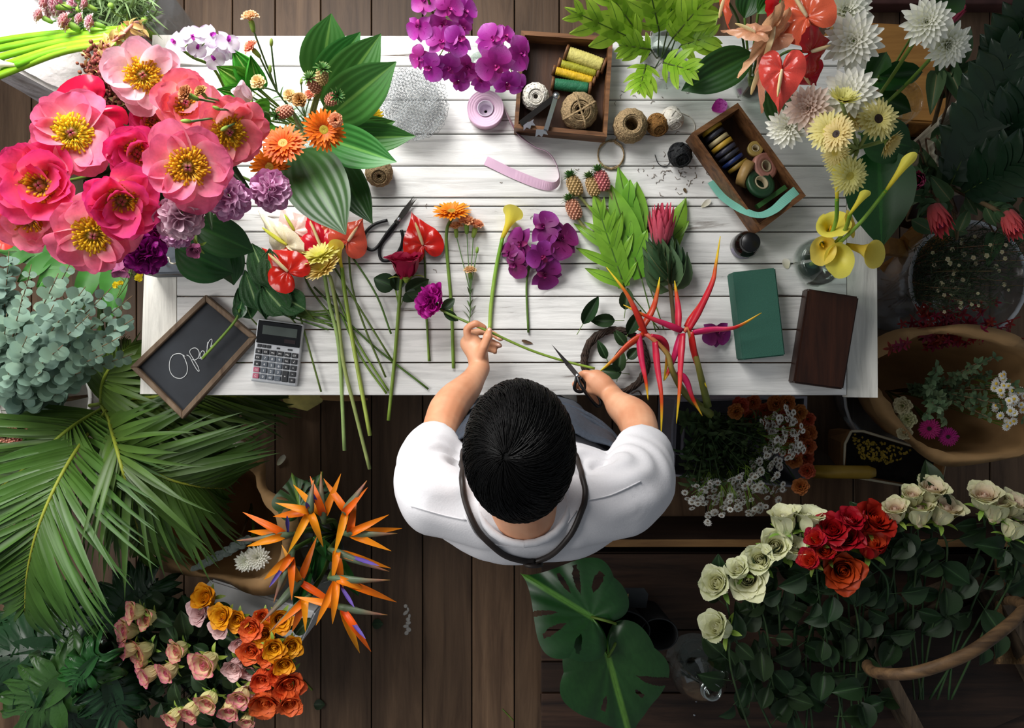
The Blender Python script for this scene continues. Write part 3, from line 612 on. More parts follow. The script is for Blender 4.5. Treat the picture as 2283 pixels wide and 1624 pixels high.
def twine(name, label, px, py, rpx, z, mat, hole=.3, h=.8, wraps=46, tilt=0, seed=1, tie=False):
    """wound ball: a yarn that circles a barrel with crossing turns"""
    r = rpx * S(z); c = P(px, py, z); R = random.Random(seed); m = Matrix.Translation(c) @ RX(tilt) @ RY(.2 * tilt)
    rt = T(name, label, 'twine', (c.x, c.y, z - r * h), 'balls of string on the table'); mb = MB(); yr = r * .055
    lathe(mb, [(r * hole, -r * h), (r * .8, -r * h), (r * .95, 0), (r * .8, r * h * .9), (r * hole, r * h * .8), (r * hole, -r * h)], 20, m)
    if hole: tube(mb, [m @ V((0, 0, -r * h)), m @ V((0, 0, -r * h * .9))], r * hole, 12)
    pts = []; n = wraps * 14
    for i in range(n + 1):
        a = 2 * pi * i / 14; f = i / n; k = a * (2.37 + .01 * seed)
        th = .5 * pi * math.sin(k * .33 + seed) * .82; zz = math.sin(th) * h; rr = math.sqrt(max(.12, 1 - abs(math.sin(th)) ** 3 * .75))
        pts.append(m @ V((r * rr * math.cos(a), r * rr * math.sin(a), r * zz)))
    tube(mb, pts, yr, 4, False)
    for i in range(7):
        q = r * (hole + (.8 - hole) * i / 6); tube(mb, [m @ V((q * math.cos(t * .4), q * math.sin(t * .4), r * h * (.82 + .1 * math.sin(i)))) for t in range(17)], yr, 4, False)
    b = O('winding', (mb, mat), rt)
    if tie:
        mb = MB()
        for an in (.5, 1.9): tube(mb, cr([m @ V((math.cos(an) * r * s * 1.02, math.sin(an) * r * s * 1.02, zz * r)) for s, zz in ((-1, .1), (-.8, .92), (-.3, .95), (.3, .95), (.8, .92), (1, .1))], 4), yr * 1.2, 5)
        O('tie_string', (mb, mat), rt)
    return rt, m, r
twine('twine_ball', 'white cotton string ball in the wooden tray', 1193, 216, 30, ZT + .035, M_WHITETW, .22, .75, 40, .25, 1)
twine('twine_ball', 'large tied jute ball in the corner of the wooden tray', 1291, 248, 40, ZT + .045, M_JUTE, .28, .8, 50, .2, 2, True)
twine('twine_ball', 'loose hollow jute ball on the table beside the wooden tray', 1405, 281, 37, ZT + .036, M_JUTE, .42, .85, 46, .1, 3)
twine('twine_ball', 'small tan raffia ball between jute and white string', 1466, 279, 24, ZT + .024, M_JUTED, .1, .8, 24, .9, 4)
twine('twine_ball', 'bright white string ball with trailing end on the table', 1499, 265, 24, ZT + .024, M_WHITETW, .1, .85, 34, 1.2, 5)
twine('twine_ball', 'black waxed thread ball on the table by the ribbon box', 1516, 346, 26, ZT + .026, M_BLACKTW, .1, .85, 34, .7, 6)
twine('twine_ball', 'brown raffia ball half hidden under the big hosta leaves', 845, 385, 30, ZT + .03, M_JUTE, .2, .85, 30, .6, 7)
def loose(name, label, cat, pts, r, mat, z=ZT + .0025, n=6):
    mb = MB(); tube(mb, cr([P(*(q if len(q) > 2 else (*q, z))) for q in pts], n), r, 5); return tag(O(name, (mb, mat)), label, cat)
rp = [(1392, 290)] + [(1362 + 29 * math.cos(a * .5 + 5), 345 + 31 * math.sin(a * .5 + 5) + 2 * math.sin(a * 1.7), ZT + .003 + .002 * (a % 3)) for a in range(34)]
loose('twine_loop', 'coiled loop of jute twine lying below the wooden tray', 'twine', rp, .0017, M_JUTE)
loose('string_end', 'loose white string trailing from the white ball to the black one', 'string', ((1515, 250), (1540, 262), (1549, 285), (1540, 310), (1530, 325)), .0011, M_WHITETW)
loose('thread_end', 'loose black thread curling away from the black ball', 'string', ((1498, 352), (1485, 372), (1468, 365), (1460, 345)), .001, M_BLACKTW)
# stem stripper (chrome, two toothed arms)
rt = T('stem_stripper', 'chrome hinged stem stripper with toothed jaws resting in the wooden tray', 'stripper', P(1200, 255, ZT + .03))
def bar(p0, p1, w, t, mat, name, up=0.0):
    a, b = V(p0), V(p1); mb = MB(); box(mb, w, 1, t, along(a, b, 1, zs=1) @ TR(0, .5, up), 0); O(name, (mb, mat, False), rt)
zz = ZT + .068
bar(P(1240, 214, zz), P(1160, 276, zz), .014, .009, M_DSTEEL, 'arm'); bar(P(1240, 214, zz), P(1217, 290, zz + .004), .011, .008, M_STEEL, 'arm')
for (x, y, r_) in ((1178, 279, .4), (1206, 296, .2)):
    mb = MB(); prism(mb, [(-.016, -.008), (-.006, -.004), (.0, -.011), (.006, -.004), (.016, -.009), (.013, .002), (.018, .008), (.006, .006), (-.01, .01)], -.002, .002, Matrix.Translation(P(x, y, zz)) @ RZ(r_)); O('toothed_jaw', (mb, M_STEEL, False), rt)
mb = MB(); lathe(mb, [(0, -.006), (.009, -.006), (.009, .006), (0, .008)], 16, Matrix.Translation(P(1240, 214, zz))); O('hinge', (mb, M_STEEL), rt)
# ---------------------------------------------------------------- ribbons
def ribbon(name, label, pts, w, mat, par=None, up=None):
    """strip swept along points; up = list of width directions (0 lying flat .. 1 on edge)"""
    c = cr([P(*q) for q in pts], 8); n = len(c); mb = MB(); vs = []; fs = []
    for i, p in enumerate(c):
        t = (c[min(i + 1, n - 1)] - c[max(i - 1, 0)]).normalized(); e = lerp(up or [0, 0], i / (n - 1)); s = t.cross(V((0, 0, 1))).normalized()
        d = (s * math.cos(e * pi / 2) + V((0, 0, 1)) * math.sin(e * pi / 2)) * w / 2; lift = V((0, 0, 1)) * abs(d.z)
        vs += [p - d + lift, p + d + lift]
    fs = [(2 * i, 2 * i + 1, 2 * i + 3, 2 * i + 2) for i in range(n - 1)]; mb.add(vs, fs)
    me = mb.mesh(name, mat, False); o = O(name, me, par); sd = o.modifiers.new('thickness', 'SOLIDIFY'); sd.thickness = .0006
    return o
M_PINKR = plain('pink_satin', '#d9b3cc', .4, nz=.06, nscale=12, spec=.5); M_TEALR = plain('teal_satin', '#7cc0ae', .4, nz=.06, nscale=12, spec=.5)
pr = P(1083, 250, ZT); rt = T('ribbon_roll', 'roll of pale pink satin ribbon with its tail across the table', 'ribbon', pr); mb = MB()
lathe(mb, [(.019, 0), (.046, 0)] + [(.046 - .003 * i - (.0008 if k else 0), .036 - .001 * (i % 2) - (.002 if k else 0)) for i in range(8) for k in (0, 1)] + [(.021, .03), (.019, 0)], 36, Matrix.Translation(pr)); O('ribbon_coil', (mb, M_PINKR), rt)
mb = MB(); lathe(mb, [(.004, .0), (.019, .0), (.0205, .034), (.0185, .034), (.016, .012), (.005, .01), (.004, 0)], 28, Matrix.Translation(pr)); O('core', (mb, plain('lilac_core', '#cbbccd', .6)), rt)
ribbon('ribbon_tail', '', [(1118, 226, ZT + .002), (1135, 265, ZT + .002), (1155, 300, ZT + .002), (1190, 328, ZT + .002), (1222, 342, ZT + .002), (1240, 368, ZT + .002), (1247, 400, ZT + .003), (1235, 416, ZT + .004), (1205, 412, ZT + .003), (1145, 388, ZT + .003), (1083, 358, ZT + .004)], .024, M_PINKR, rt, [1, .8, .75, .8, .8, .85, .9, .6, .2, 0, 0])
# ribbon box and its rolls
opentray('ribbon_box', 'narrow wooden box full of ribbon rolls lying askew on the table', 'box', ((1543, 296), (1645, 229), (1797, 437), (1696, 514)), ZT + .085, .085, .010, M_TRAY, M_TRAYIN)
ax = (P(1740, 480, ZT) - P(1590, 270, ZT)).normalized()
def roll(px, py, rpx, w, col, label, d=None, z=ZT + .045, hole=.45, name='ribbon_roll', mat=None):
    c = P(px, py, z); r = rpx * S(z); m = frame(c, d or ax); mt = mat or plain('ribbon' + col, col, .4, nz=.1, nscale=40, spec=.5); rt = T(name, label, 'ribbon', c, 'ribbon rolls in the ribbon box')
    mb = MB(); lathe(mb, [(r * hole, -w / 2), (r, -w / 2), (r * 1.0, 0), (r, w / 2), (r * .85, w / 2 - .001), (r * .7, w / 2), (r * hole, w / 2), (r * hole, -w / 2)], 28, m); O('ribbon_coil', (mb, mt), rt)
    mb = MB(); lathe(mb, [(r * hole * .8, -w / 2 - .001), (r * hole, -w / 2 - .001), (r * hole, w / 2 + .001), (r * hole * .8, w / 2 + .001), (r * hole * .8, -w / 2 - .001)], 20, m); O('core', (mb, plain('card_core', '#b7a888', .8)), rt)
for (x, y, r, w, c_, l) in ((1586, 288, 25, .013, '#c9a02c', 'mustard ribbon roll with zigzag edge, at the end of the ribbon box'), (1593, 302, 25, .010, '#3a3a46', 'charcoal ribbon roll, second from the end of the ribbon box'), (1602, 314, 25, .011, '#cbb88a', 'beige satin ribbon roll between charcoal and mustard rolls'), (1610, 325, 26, .012, '#d2a83a', 'mustard ribbon roll beside the beige satin one'), (1618, 337, 26, .011, '#3c3c4c', 'charcoal ribbon roll beside the inner mustard one'), (1626, 348, 26, .010, '#33343f', 'dark grey gold-edged ribbon roll next to the blue one'), (1634, 360, 26, .010, '#22356e', 'royal blue ribbon roll in the ribbon box'), (1645, 371, 25, .010, '#9a7d2f', 'thin gold braid roll beside the blue ribbon')):
    roll(x, y, r, w, c_, l)
roll(1683, 333, 17, .014, '#a88f4e', 'small gold ribbon ring lying on its side in the box', (0, .2, 1), ZT + .05, .5)
roll(1664, 388, 30, .024, '#b08d55', 'bronze satin ribbon roll standing in the ribbon box', (.75, -.4, .35), ZT + .05)
roll(1704, 372, 30, .016, '#c58a7c', 'dusty pink ribbon roll in the ribbon box', (.45, .1, 1), ZT + .055)
roll(1695, 410, 33, .014, '#24462c', 'dark green floral tape roll in the ribbon box', (.3, .35, 1), ZT + .07, .5, 'floral_tape')
rt = T('teal_ribbon', 'teal satin ribbon spilling over the corner of the ribbon box', 'ribbon', P(1700, 470, ZT + .05))
ribbon('ribbon_strip', '', [(1586, 404, ZT + .003), (1612, 440, ZT + .02), (1650, 467, ZT + .075), (1690, 481, ZT + .09), (1722, 470, ZT + .085), (1750, 446, ZT + .08), (1776, 425, ZT + .078)], .024, M_TEALR, rt, [.1, .2, .3, .5, .4, .2, 0])
def strip(p0, p1, w, h, col, name, label, z):
    a, b = P(*p0, z), P(*p1, z); mb = MB(); box(mb, w, 1, h, along(a, b, 1, V((0, 0, 1)), zs=1) @ TR(0, .5, 0), .0); tag(O(name, (mb, plain(name, col, .4), False)), label, 'ribbon', 'ribbon rolls in the ribbon box')
strip((1687, 462), (1750, 418), .012, .02, '#2f5a2a', 'green_ribbon_card', 'flat card of moss green ribbon in the ribbon box', ZT + .055)
strip((1716, 484), (1786, 436), .012, .03, '#8e8c8a', 'silver_ribbon_card', 'silver grey ribbon card at the end of the ribbon box', ZT + .05)
# ---------------------------------------------------------------- scissors lying on the table, and wreath
def scissors(label, pv, tips, loops, z):
    """two pivoted halves, each blade plus looped handle; coordinates without a height lie at z"""
    zq = lambda q, e=0: P(*(q if len(q) > 2 else (*q, z + e)))
    rt = T('scissors', label, 'scissors', zq(pv))
    for k, (tp, lp) in enumerate(zip(tips, loops)):
        e = .003 * k; a = zq(pv, e) + V((0, 0, .003 * k)); d = zq(tp, e) - a; L = d.length
        mb = MB(); prism(mb, [(-.0055, -.012), (.0055, -.012), (.006, L * .3), (.0005, L), (-.0055, L * .35)], -.001, .001, Matrix.Translation(a) @ d.to_track_quat('Y', 'Z').to_matrix().to_4x4()); O('blade', (mb, M_DSTEEL, False), rt)
        mb = MB(); tube(mb, cr([zq(q, e) for q in lp], 6), .0042, 7); O('handle', (mb, M_BLACK), rt)
    mb = MB(); lathe(mb, [(0, 0), (.006, .0), (.0055, .004), (0, .005)], 12, Matrix.Translation(zq(pv, .003) + V((0, 0, .003)))); O('rivet', (mb, M_STEEL), rt)
    return rt
scissors('open black-handled florist scissors lying on the table planks', (889, 490), ((922, 437), (929, 443)),
         (((889, 490), (884, 500), (868, 522), (850, 545), (846, 566), (852, 580), (866, 581), (880, 572), (893, 553), (898, 532), (895, 513)),
          ((889, 490), (878, 502), (862, 522), (843, 549), (830, 558), (816, 551), (811, 532), (818, 515), (836, 500), (864, 491))), ZT + .004)
M_WILLOW = plain('willow_bark', '#3a2a20', .85, nz=.3, nscale=60, bump=.6)
mb = MB(); wc = P(1372, 806, ZT + .014)
for k in range(9):
    R = random.Random(k); r1 = R.uniform(3, 6); pts = []
    for i in range(41):
        a = 2 * pi * i / 40; q = k * 2 * pi / 9 + a * 5
        rr = .0795 + .0065 * math.cos(q) + .002 * R.uniform(-1, 1); pts.append(V((wc.x + rr * math.cos(a), wc.y + rr * math.sin(a), wc.z + .0065 * math.sin(q))))
    tube(mb, pts, .0032, 5, False)
tube(mb, cr([P(1408, 878, ZT + .02), P(1424, 872, ZT + .012), P(1432, 886, ZT + .008)], 4), .002, 5)
tag(O('willow_wreath', (mb, M_WILLOW)), 'small dark twisted willow wreath ring lying on the table', 'wreath')
# ---------------------------------------------------------------- crumpled chicken wire
M_WIRE = plain('galvanised_wire', '#a8acae', .45, .6)
mb = MB(); R = random.Random(8)
for layer in range(3):
    c0 = P(922, 240, ZT + .02); st_ = {}
    for i in range(20):
        for j in range(18):
            x = (i - 10) * .0078 + R.uniform(-.001, .001); y = (j - 9) * .0098 + (.0049 if i % 2 else 0)
            if (x / .078) ** 2 + (y / .09) ** 4 > 1: continue
            st_[i, j] = c0 + RZ(.3 + .5 * layer) @ V((x, y, .014 + .02 * layer + .016 * noise.noise(V((x * 30, y * 30, layer * 3.1)))))
    for (i, j), p in st_.items():
        for q in ((i, j + 1), (i + 1, j), (i + 1, j - 1) if i % 2 == 0 else (i + 1, j + 1)):
            if q in st_: tube(mb, [p, st_[q]], .0006, 3, False)
tag(O('chicken_wire', (mb, M_WIRE)), 'crumpled piece of galvanised chicken wire on the table by the hosta leaves', 'wire mesh')
# ---------------------------------------------------------------- the florist
from mathutils.bvhtree import BVHTree
def sweep(mb, keys, n=8, seg=18, rings=10):
    """overlapping ellipsoids along keys [(centre, rx, ry, rz)]"""
    for i in range(len(keys) - 1):
        (c0, *r0), (c1, *r1) = keys[i], keys[i + 1]
        for k in range(n + 1):
            t = k / n; c = V(c0).lerp(V(c1), t); r = [a + (b - a) * t for a, b in zip(r0, r1)]
            ball(mb, 1, Matrix.Translation(c) @ Matrix.Diagonal((*r, 1)), seg, rings)
def limb(mb, pts, rs, n=5, seg=12):
    c = cr(pts, n); tube(mb, c, list(rs), seg)
    ball(mb, rs[0], Matrix.Translation(c[0]), seg, 8); ball(mb, rs[-1], Matrix.Translation(c[-1]), seg, 8)
def remesh(name, mb, mat, vox, it=4, fac=.5):
    me = mb.mesh(name, mat); o = bpy.data.objects.new(name, me); COL.objects.link(o)
    r = o.modifiers.new('r', 'REMESH'); r.mode = 'VOXEL'; r.voxel_size = vox; s = o.modifiers.new('s', 'SMOOTH'); s.iterations = it; s.factor = fac
    dg = bpy.context.evaluated_depsgraph_get(); m2 = bpy.data.meshes.new_from_object(o.evaluated_get(dg)); bpy.data.objects.remove(o)
    m2.name = name; m2.materials.clear(); m2.materials.append(mat); m2.polygons.foreach_set('use_smooth', [True] * len(m2.polygons)); return m2
M_SKIN, nt, b, out_, N_, K_ = nodes('skin')
tc = N_('ShaderNodeTexCoord'); ns = N_('ShaderNodeTexNoise'); ns.inputs['Scale'].default_value = 14; ns.inputs['Detail'].default_value = 4; K_(tc.outputs['Object'], ns.inputs['Vector'])
r_ = ramp(N_, [(.35, '#c98a66'), (.65, '#dba582')]); K_(ns.outputs['Fac'], r_.inputs[0]); K_(r_.outputs[0], b.inputs['Base Color']); b.inputs['Roughness'].default_value = .5
b.inputs['Subsurface Weight'].default_value = .12; b.inputs['Subsurface Radius'].default_value = (.012, .005, .003); b.inputs['Subsurface Scale'].default_value = .5
M_SHIRT = plain('white_cotton_jersey', '#d9d7da', .85, nz=.02, nscale=300, bump=.15, bd=.002)
M_APRON = plain('slate_denim', '#3c4450', .8, nz=.12, nscale=150, bump=.3, bd=.002)
M_HAIR = plain('black_hair', '#0b0a0a', .45, nz=.1, spec=.18)
M_LEATHER = plain('dark_leather', '#2a211d', .5, nz=.2, nscale=40)
HC0 = V((.0135, -.150, 1.485)); HU = V((0, .42, .907)).normalized(); HF = V((0, HU.z, -HU.y)); HX = V((1, 0, 0))
HR = (.083, .104, .112)            # half width, half depth, half height of the skull
def hp(x, f, u): return HC0 + HX * x + HF * f + HU * u
HM = Matrix.Translation(HC0) @ Matrix((HX, HF, HU)).transposed().to_4x4()
mb = MB()
ball(mb, 1, HM @ Matrix.Diagonal((*HR, 1)), 24, 16)                                            # skull
sweep(mb, [(hp(0, .035, -.03), .062, .062, .06), (hp(0, .05, -.085), .045, .045, .03)], 5)      # jaw and chin
ball(mb, 1, Matrix.Translation(hp(0, .106, -.035)) @ Matrix.Diagonal((.013, .016, .02, 1)), 10, 8)   # nose
limb(mb, [hp(0, .094, 0), hp(0, .106, -.03)], (.008, .011))
for s in (-1, 1):
    ball(mb, 1, HM @ TR(s * .08, -.005, -.02) @ RZ(s * .3) @ Matrix.Diagonal((.009, .02, .031, 1)), 10, 8)  # ears
    limb(mb, [hp(s * .012, .092, .012), hp(s * .046, .082, .01)], (.008, .007))                 # brow
limb(mb, [hp(-.022, .090, -.068), hp(0, .098, -.066), hp(.022, .090, -.068)], (.007, .008)); limb(mb, [hp(-.018, .088, -.079), hp(0, .095, -.08), hp(.018, .088, -.079)], (.007, .008))
sweep(mb, [(HC0 + V((0, -.045, -.06)), .058, .06, .05), (V((.022, -.272, 1.36)), .066, .062, .05)], 8)   # neck
SHL, SHR = V((-.165, -.262, 1.315)), V((.235, -.262, 1.315))
sweep(mb, [(V((.03, -.27, 1.31)), .11, .06, .04), (V((.03, -.27, 1.2)), .165, .09, .08), (V((.03, -.25, 1.0)), .145, .10, .08), (V((.03, -.23, .92)), .155, .11, .1)], 6)
for s in (SHL, SHR): sweep(mb, [(V((.03, -.28, 1.325)), .055, .055, .045), (s, .047, .047, .045)], 6)
EL, ER = P(982, 960, 1.07), P(1428, 968, 1.07); WL, WR = P(1069, 822, .868), P(1362, 879, .868)
for sh, el, wr, out in ((SHL, EL, WL, -1), (SHR, ER, WR, 1)):
    m1 = sh.lerp(el, .5) + V((out * .008, -.012, 0)); m2 = el.lerp(wr, .35) + V((out * .010, .004, .006))
    limb(mb, [sh, m1, el, m2, el.lerp(wr, .7), wr], (.045, .043, .044, .040, .042, .044, .041, .035, .028, .026), 5, 16)
# hands: palm, five fingers
def hand(wr, palm, fingers):
    sweep(mb, [(wr, .026, .024, .021), (palm[0], .027, .03, .022), (palm[1], .028, .026, .02)], 6, 14, 8)
    for f in fingers:
        ps = [P(*q) for q in f[0]]; c = cr(ps, 4); tube(mb, c, list(f[1]), 10); ball(mb, f[1][-1], Matrix.Translation(c[-1]), 10, 8)
        for q in ps[1:-1]: ball(mb, f[1][1] * 1.06, Matrix.Translation(q), 10, 8)
fr = (.0105, .0098, .0090, .0078)
hand(WL, (P(1064, 788, .862), P(1050, 766, .852)), [
    (((1046, 762, .862), (1041, 735, .872), (1060, 722, .876), (1080, 731, .868)), fr), (((1044, 770, .846), (1050, 744, .836), (1088, 741, .834), (1117, 756, .84)), fr),
    (((1048, 780, .832), (1066, 762, .816), (1094, 763, .816), (1114, 771, .826)), fr), (((1056, 790, .826), (1074, 780, .812), (1094, 779, .81), (1104, 785, .818)), (.0095, .0088, .008, .007)),
    (((1068, 798, .874), (1079, 772, .892), (1087, 752, .894), (1091, 737, .889)), (.015, .0125, .0108, .0088))])
hand(WR, (P(1345, 861, .872), P(1328, 847, .868)), [
    (((1322, 838, .872), (1304, 833, .868), (1290, 842, .852), (1294, 856, .838)), fr), (((1326, 845, .864), (1306, 847, .848), (1304, 864, .83), (1314, 876, .828)), fr),
    (((1333, 853, .856), (1314, 862, .836), (1316, 880, .824), (1325, 890, .826)), fr), (((1342, 862, .85), (1326, 877, .832), (1327, 893, .824), (1331, 903, .828)), (.0095, .0088, .008, .007)),
    (((1344, 872, .872), (1320, 870, .864), (1300, 864, .86), (1282, 857, .862)), (.015, .0125, .0108, .0092))])
for s, ft in ((-1, V((-.10, -.2, .07))), (1, V((.17, -.2, .07)))):
    limb(mb, [V((.03 + s * .085, -.23, .9)), V((.03 + s * .1, -.2, .5)).lerp(ft, .1), ft], (.085, .07, .055, .05, .04), 6, 14)
pb = remesh('person', mb, M_SKIN, .0042, 5, .5)
person = O('person', pb, label='person in white t-shirt and dark apron bending over the table cutting a stem', cat='person')
# finger and thumb nails
mb = MB()
for q, q0 in (((1091, 737, .889), (1087, 752, .894)), ((1117, 756, .84), (1088, 741, .834)), ((1114, 771, .826), (1094, 763, .816))):
    a, c = P(*q), P(*q0); d = (a - c).normalized(); up = (V((0, 0, 1)) - d * d.z).normalized(); ball(mb, 1, along(a + up * .0048 - d * .003, a + up * .0048 + d * .005, 1, up, zs=1) @ Matrix.Diagonal((.0052, 1.1, .0032, 1)), 10, 6)
O('fingernails', (mb, plain('nail_pink', '#e3b39c', .3, coat=.3)), person)
for s in (-1, 1):
    mb = MB(); ball(mb, .0115, Matrix.Translation(hp(s * .03, .082, -.004)), 14, 10); O('eye', (mb, plain('eye_white', '#ded8d2', .2)), person)
    mb = MB(); ball(mb, .006, Matrix.Translation(hp(s * .03, .091, -.006)), 12, 8); O('iris', (mb, M_HAIR), person)
# t-shirt
mb = MB()
sweep(mb, [(V((.03, -.285, 1.345)), .115, .078, .04), (V((.032, -.287, 1.29)), .195, .105, .06), (V((.034, -.275, 1.2)), .222, .125, .08), (V((.034, -.262, 1.1)), .212, .128, .08), (V((.032, -.245, .98)), .205, .135, .07), (V((.03, -.24, .9)), .2, .138, .05)], 7, 24, 12)
for sh, el, s in ((SHL, EL, -1), (SHR, ER, 1)):
    sweep(mb, [(V((.03 + s * .07, -.285, 1.345)), .07, .066, .036), (sh + V((-s * .02, .0, .005)), .072, .072, .062), (sh.lerp(el, .3) + V((s * .008, -.006, .0)), .070, .074, .055), (sh.lerp(el, .66) + V((s * .004, -.004, .004)), .067, .070, .03)], 8, 20, 12)
sm = remesh('t_shirt', mb, M_SHIRT, .007, 8, .5)
for v in sm.vertices:
    p = v.co; f = noise.noise(V((p.x * 11, p.y * 11, p.z * 6))) * .009
    for sh, s in ((SHL, -1), (SHR, 1)):
        d = (p - (sh + V((-s * .05, .045, -.03)))).length; f += .0055 * math.sin(d * 170 + 3 * noise.noise(p * 9)) * max(0, 1 - d / .17)
    f += .006 * math.sin((p.z + .5 * p.x) * 60 + 5 * noise.noise(p * 5)) * max(0, min(1, (1.24 - p.z) * 6))
    v.co = p + v.normal * f
sm.update()
shirt = O('t_shirt', sm, person)
bv = BVHTree.FromPolygons([v.co.copy() for v in sm.vertices], [tuple(p.vertices) for p in sm.polygons]); CAMP = V((0, 0, CAMH))
def onshirt(px, py, off=.005):
    h, n, i, d = bv.ray_cast(CAMP, (P(px, py, 1) - CAMP).normalized()); 
    return h + n * off if h else P(px, py, 1.27)
def seam(pts, r, mat, name, off=.004, par=None):
    px = cr([(a, b, 0) for a, b in pts], 5); mb = MB(); tube(mb, [onshirt(q.x, q.y, off) for q in px], r, 8); return O(name, (mb, mat), par or person)
mb = MB(); pts = []
for i in range(25):
    a = 2 * pi * i / 24; x = 1160 + 116 * math.sin(a); y = 1092 + (108 + 10 * abs(math.sin(a))) * math.cos(a); pts.append(V((.022, -.262, 1.378)) + V((.083 * math.sin(a), -.070 * math.cos(a) , .012 * math.cos(a) - .004)))
tube(mb, pts, .0075, 8, False); O('collar', (mb, M_SHIRT), shirt)
seam(((1036, 1150), (1075, 1205), (1160, 1218), (1235, 1200), (1285, 1140)), .0014, M_SHIRT, 'collar_seam', .001, shirt)
seam(((917, 1128), (985, 1148), (1040, 1160)), .0016, M_SHIRT, 'yoke_seam', .001, shirt); seam(((1428, 1074), (1360, 1105), (1300, 1118)), .0016, M_SHIRT, 'yoke_seam', .001, shirt)
st_ = seam(((1034, 1010), (1030, 1060), (1037, 1115), (1068, 1183), (1120, 1230), (1165, 1246), (1190, 1247)), .0058, M_LEATHER, 'neck_strap', .005)
seam(((1262, 985), (1285, 1030), (1302, 1080), (1301, 1125), (1272, 1190), (1232, 1230), (1195, 1247), (1180, 1248)), .0058, M_LEATHER, 'neck_strap', .005)
q = onshirt(1188, 1245, .008) + V((0, -.004, -.012)); mb = MB(); tube(mb, [q + V((.016 * math.cos(i * pi / 8), -.003, .016 * math.sin(i * pi / 8))) for i in range(17)], .004, 8, False); O('strap_ring', (mb, M_LEATHER), person)
# apron wrapped round the front, with waistband
mb = MB(); A = 36; Z = 16; vs = []; fs = []
for i in range(Z + 1):
    z = 1.17 - .67 * i / Z; sp = math.radians(58 + 62 * min(1, max(0, (1.12 - z) / .16)))
    for k in range(A + 1):
        a = -sp + 2 * sp * k / A; fold = .004 * math.sin(a * 13 + z * 8)
        rx = .232 if z > 1 else .222 - .02 * (1 - z); ry = lerp([.116, .152, .172, .178, .18, .18, .18], (1.17 - z) / .67)
        vs.append(V((.033 + (rx + fold) * math.sin(a), -.258 + .01 * (1 - z) + (ry + .008 + fold) * math.cos(a), z)))
for i in range(Z):
    for k in range(A): a = i * (A + 1) + k; fs.append((a, a + A + 1, a + A + 2, a + 1))
mb.add(vs, fs); ap = O('apron', (mb, M_APRON), person); sd = ap.modifiers.new('t', 'SOLIDIFY'); sd.thickness = .004
for zz in (1.0, 1.045):
    mb = MB(); tube(mb, [V((.033 + .238 * math.sin(a), -.258 + (.176 if zz < 1.02 else .165) * math.cos(a), zz - .02 * math.cos(a))) for a in [-2.0 + 4.0 * k / 30 for k in range(31)]], .006, 6); O('waist_seam', (mb, M_APRON), ap)
M_TROU = plain('dark_trousers', '#262a31', .85, nz=.1)
mb = MB()
sweep(mb, [(V((.03, -.235, .95)), .19, .125, .06), (V((.03, -.23, .85)), .19, .125, .08)], 4)
FT = (V((-.10, -.2, .07)), V((.17, -.2, .07)))
for s, ft in zip((-1, 1), FT): limb(mb, [V((.03 + s * .09, -.23, .86)), V((.03 + s * .1, -.21, .5)).lerp(ft, .1), ft + V((0, 0, .04))], (.1, .09, .072, .066, .062), 6, 16)
O('trousers', remesh('trousers', mb, M_TROU, .01, 4), person)
M_SHOE = plain('white_canvas', '#d9d6cf', .8); M_SOLE = plain('white_rubber', '#e6e3da', .6)
for ft, ang in zip(FT, (.1, -.1)):
    m = Matrix.Translation(V((ft.x, ft.y, 0))) @ RZ(ang); mb = MB()
    sweep(mb, [(m @ V((0, -.06, .06)), .038, .04, .035), (m @ V((0, 0, .06)), .04, .05, .034), (m @ V((0, .075, .045)), .044, .05, .022)], 6); sh = O('shoe', remesh('shoe', mb, M_SHOE, .006, 4), person)
    mb = MB(); prism(mb, [(.05 * math.cos(a) * (1.02 if math.sin(a) > 0 else .9), .11 * math.sin(a) + .01) for a in [2 * pi * i / 28 for i in range(28)]], .0, .024, m); O('sole', (mb, M_SOLE), sh)
# hair: cap plus combed locks running out from the crown whorl
mb = MB(); R = random.Random(3)
def hlim(ph): c = math.cos(ph); return math.radians(98 - 14 * max(0, c) ** 2 + 32 * max(0, -c) ** 1.3)
def hsurf(th, ph, k=1.0):
    return hp(HR[0] * k * math.sin(th) * math.sin(ph), HR[1] * k * math.sin(th) * math.cos(ph), HR[2] * k * math.cos(th))
A, K = 40, 16; vs = []; fs = []
for i in range(K + 1):
    for a in range(A):
        ph = 2 * pi * a / A; th = hlim(ph) * i / K + 1e-4; vs.append(hsurf(th, ph, 1.15 - .06 * (i / K) ** 3))
for i in range(K):
    for a in range(A): fs.append((i * A + a, (i + 1) * A + a, (i + 1) * A + (a + 1) % A, i * A + (a + 1) % A))
mb.add(vs, fs)
wh = V((-.25, -.42, .87)).normalized()        # whorl direction in head axes (x, forward, up)
e1 = wh.orthogonal().normalized(); e2 = wh.cross(e1)
for i in range(5200):
    a0 = R.uniform(0, 2 * pi); s0 = R.uniform(.03, .8); ln = R.uniform(.55, 1.0); lift = R.uniform(1.13, 1.205); pts = []
    for k in range(8):
        g = s0 * 1.5 + ln * k / 7; a = a0 + .5 * g + .12 * math.sin(i * 1.7 + 2 * g); d = wh * math.cos(g) + (e1 * math.cos(a) + e2 * math.sin(a)) * math.sin(g)
        th = math.acos(max(-1, min(1, d.z))); ph = math.atan2(d.x, d.y)
        if th > hlim(ph) + .06: break
        pts.append(hsurf(th, ph, lift - .05 * (k / 7) ** 2 - .05 * max(0, th / hlim(ph) - .75)))
    if len(pts) > 3: tube(mb, pts, [.0008, .0013, .0012, .0004], 3, False, flat=.7)
O('hair', (mb, M_HAIR), person)
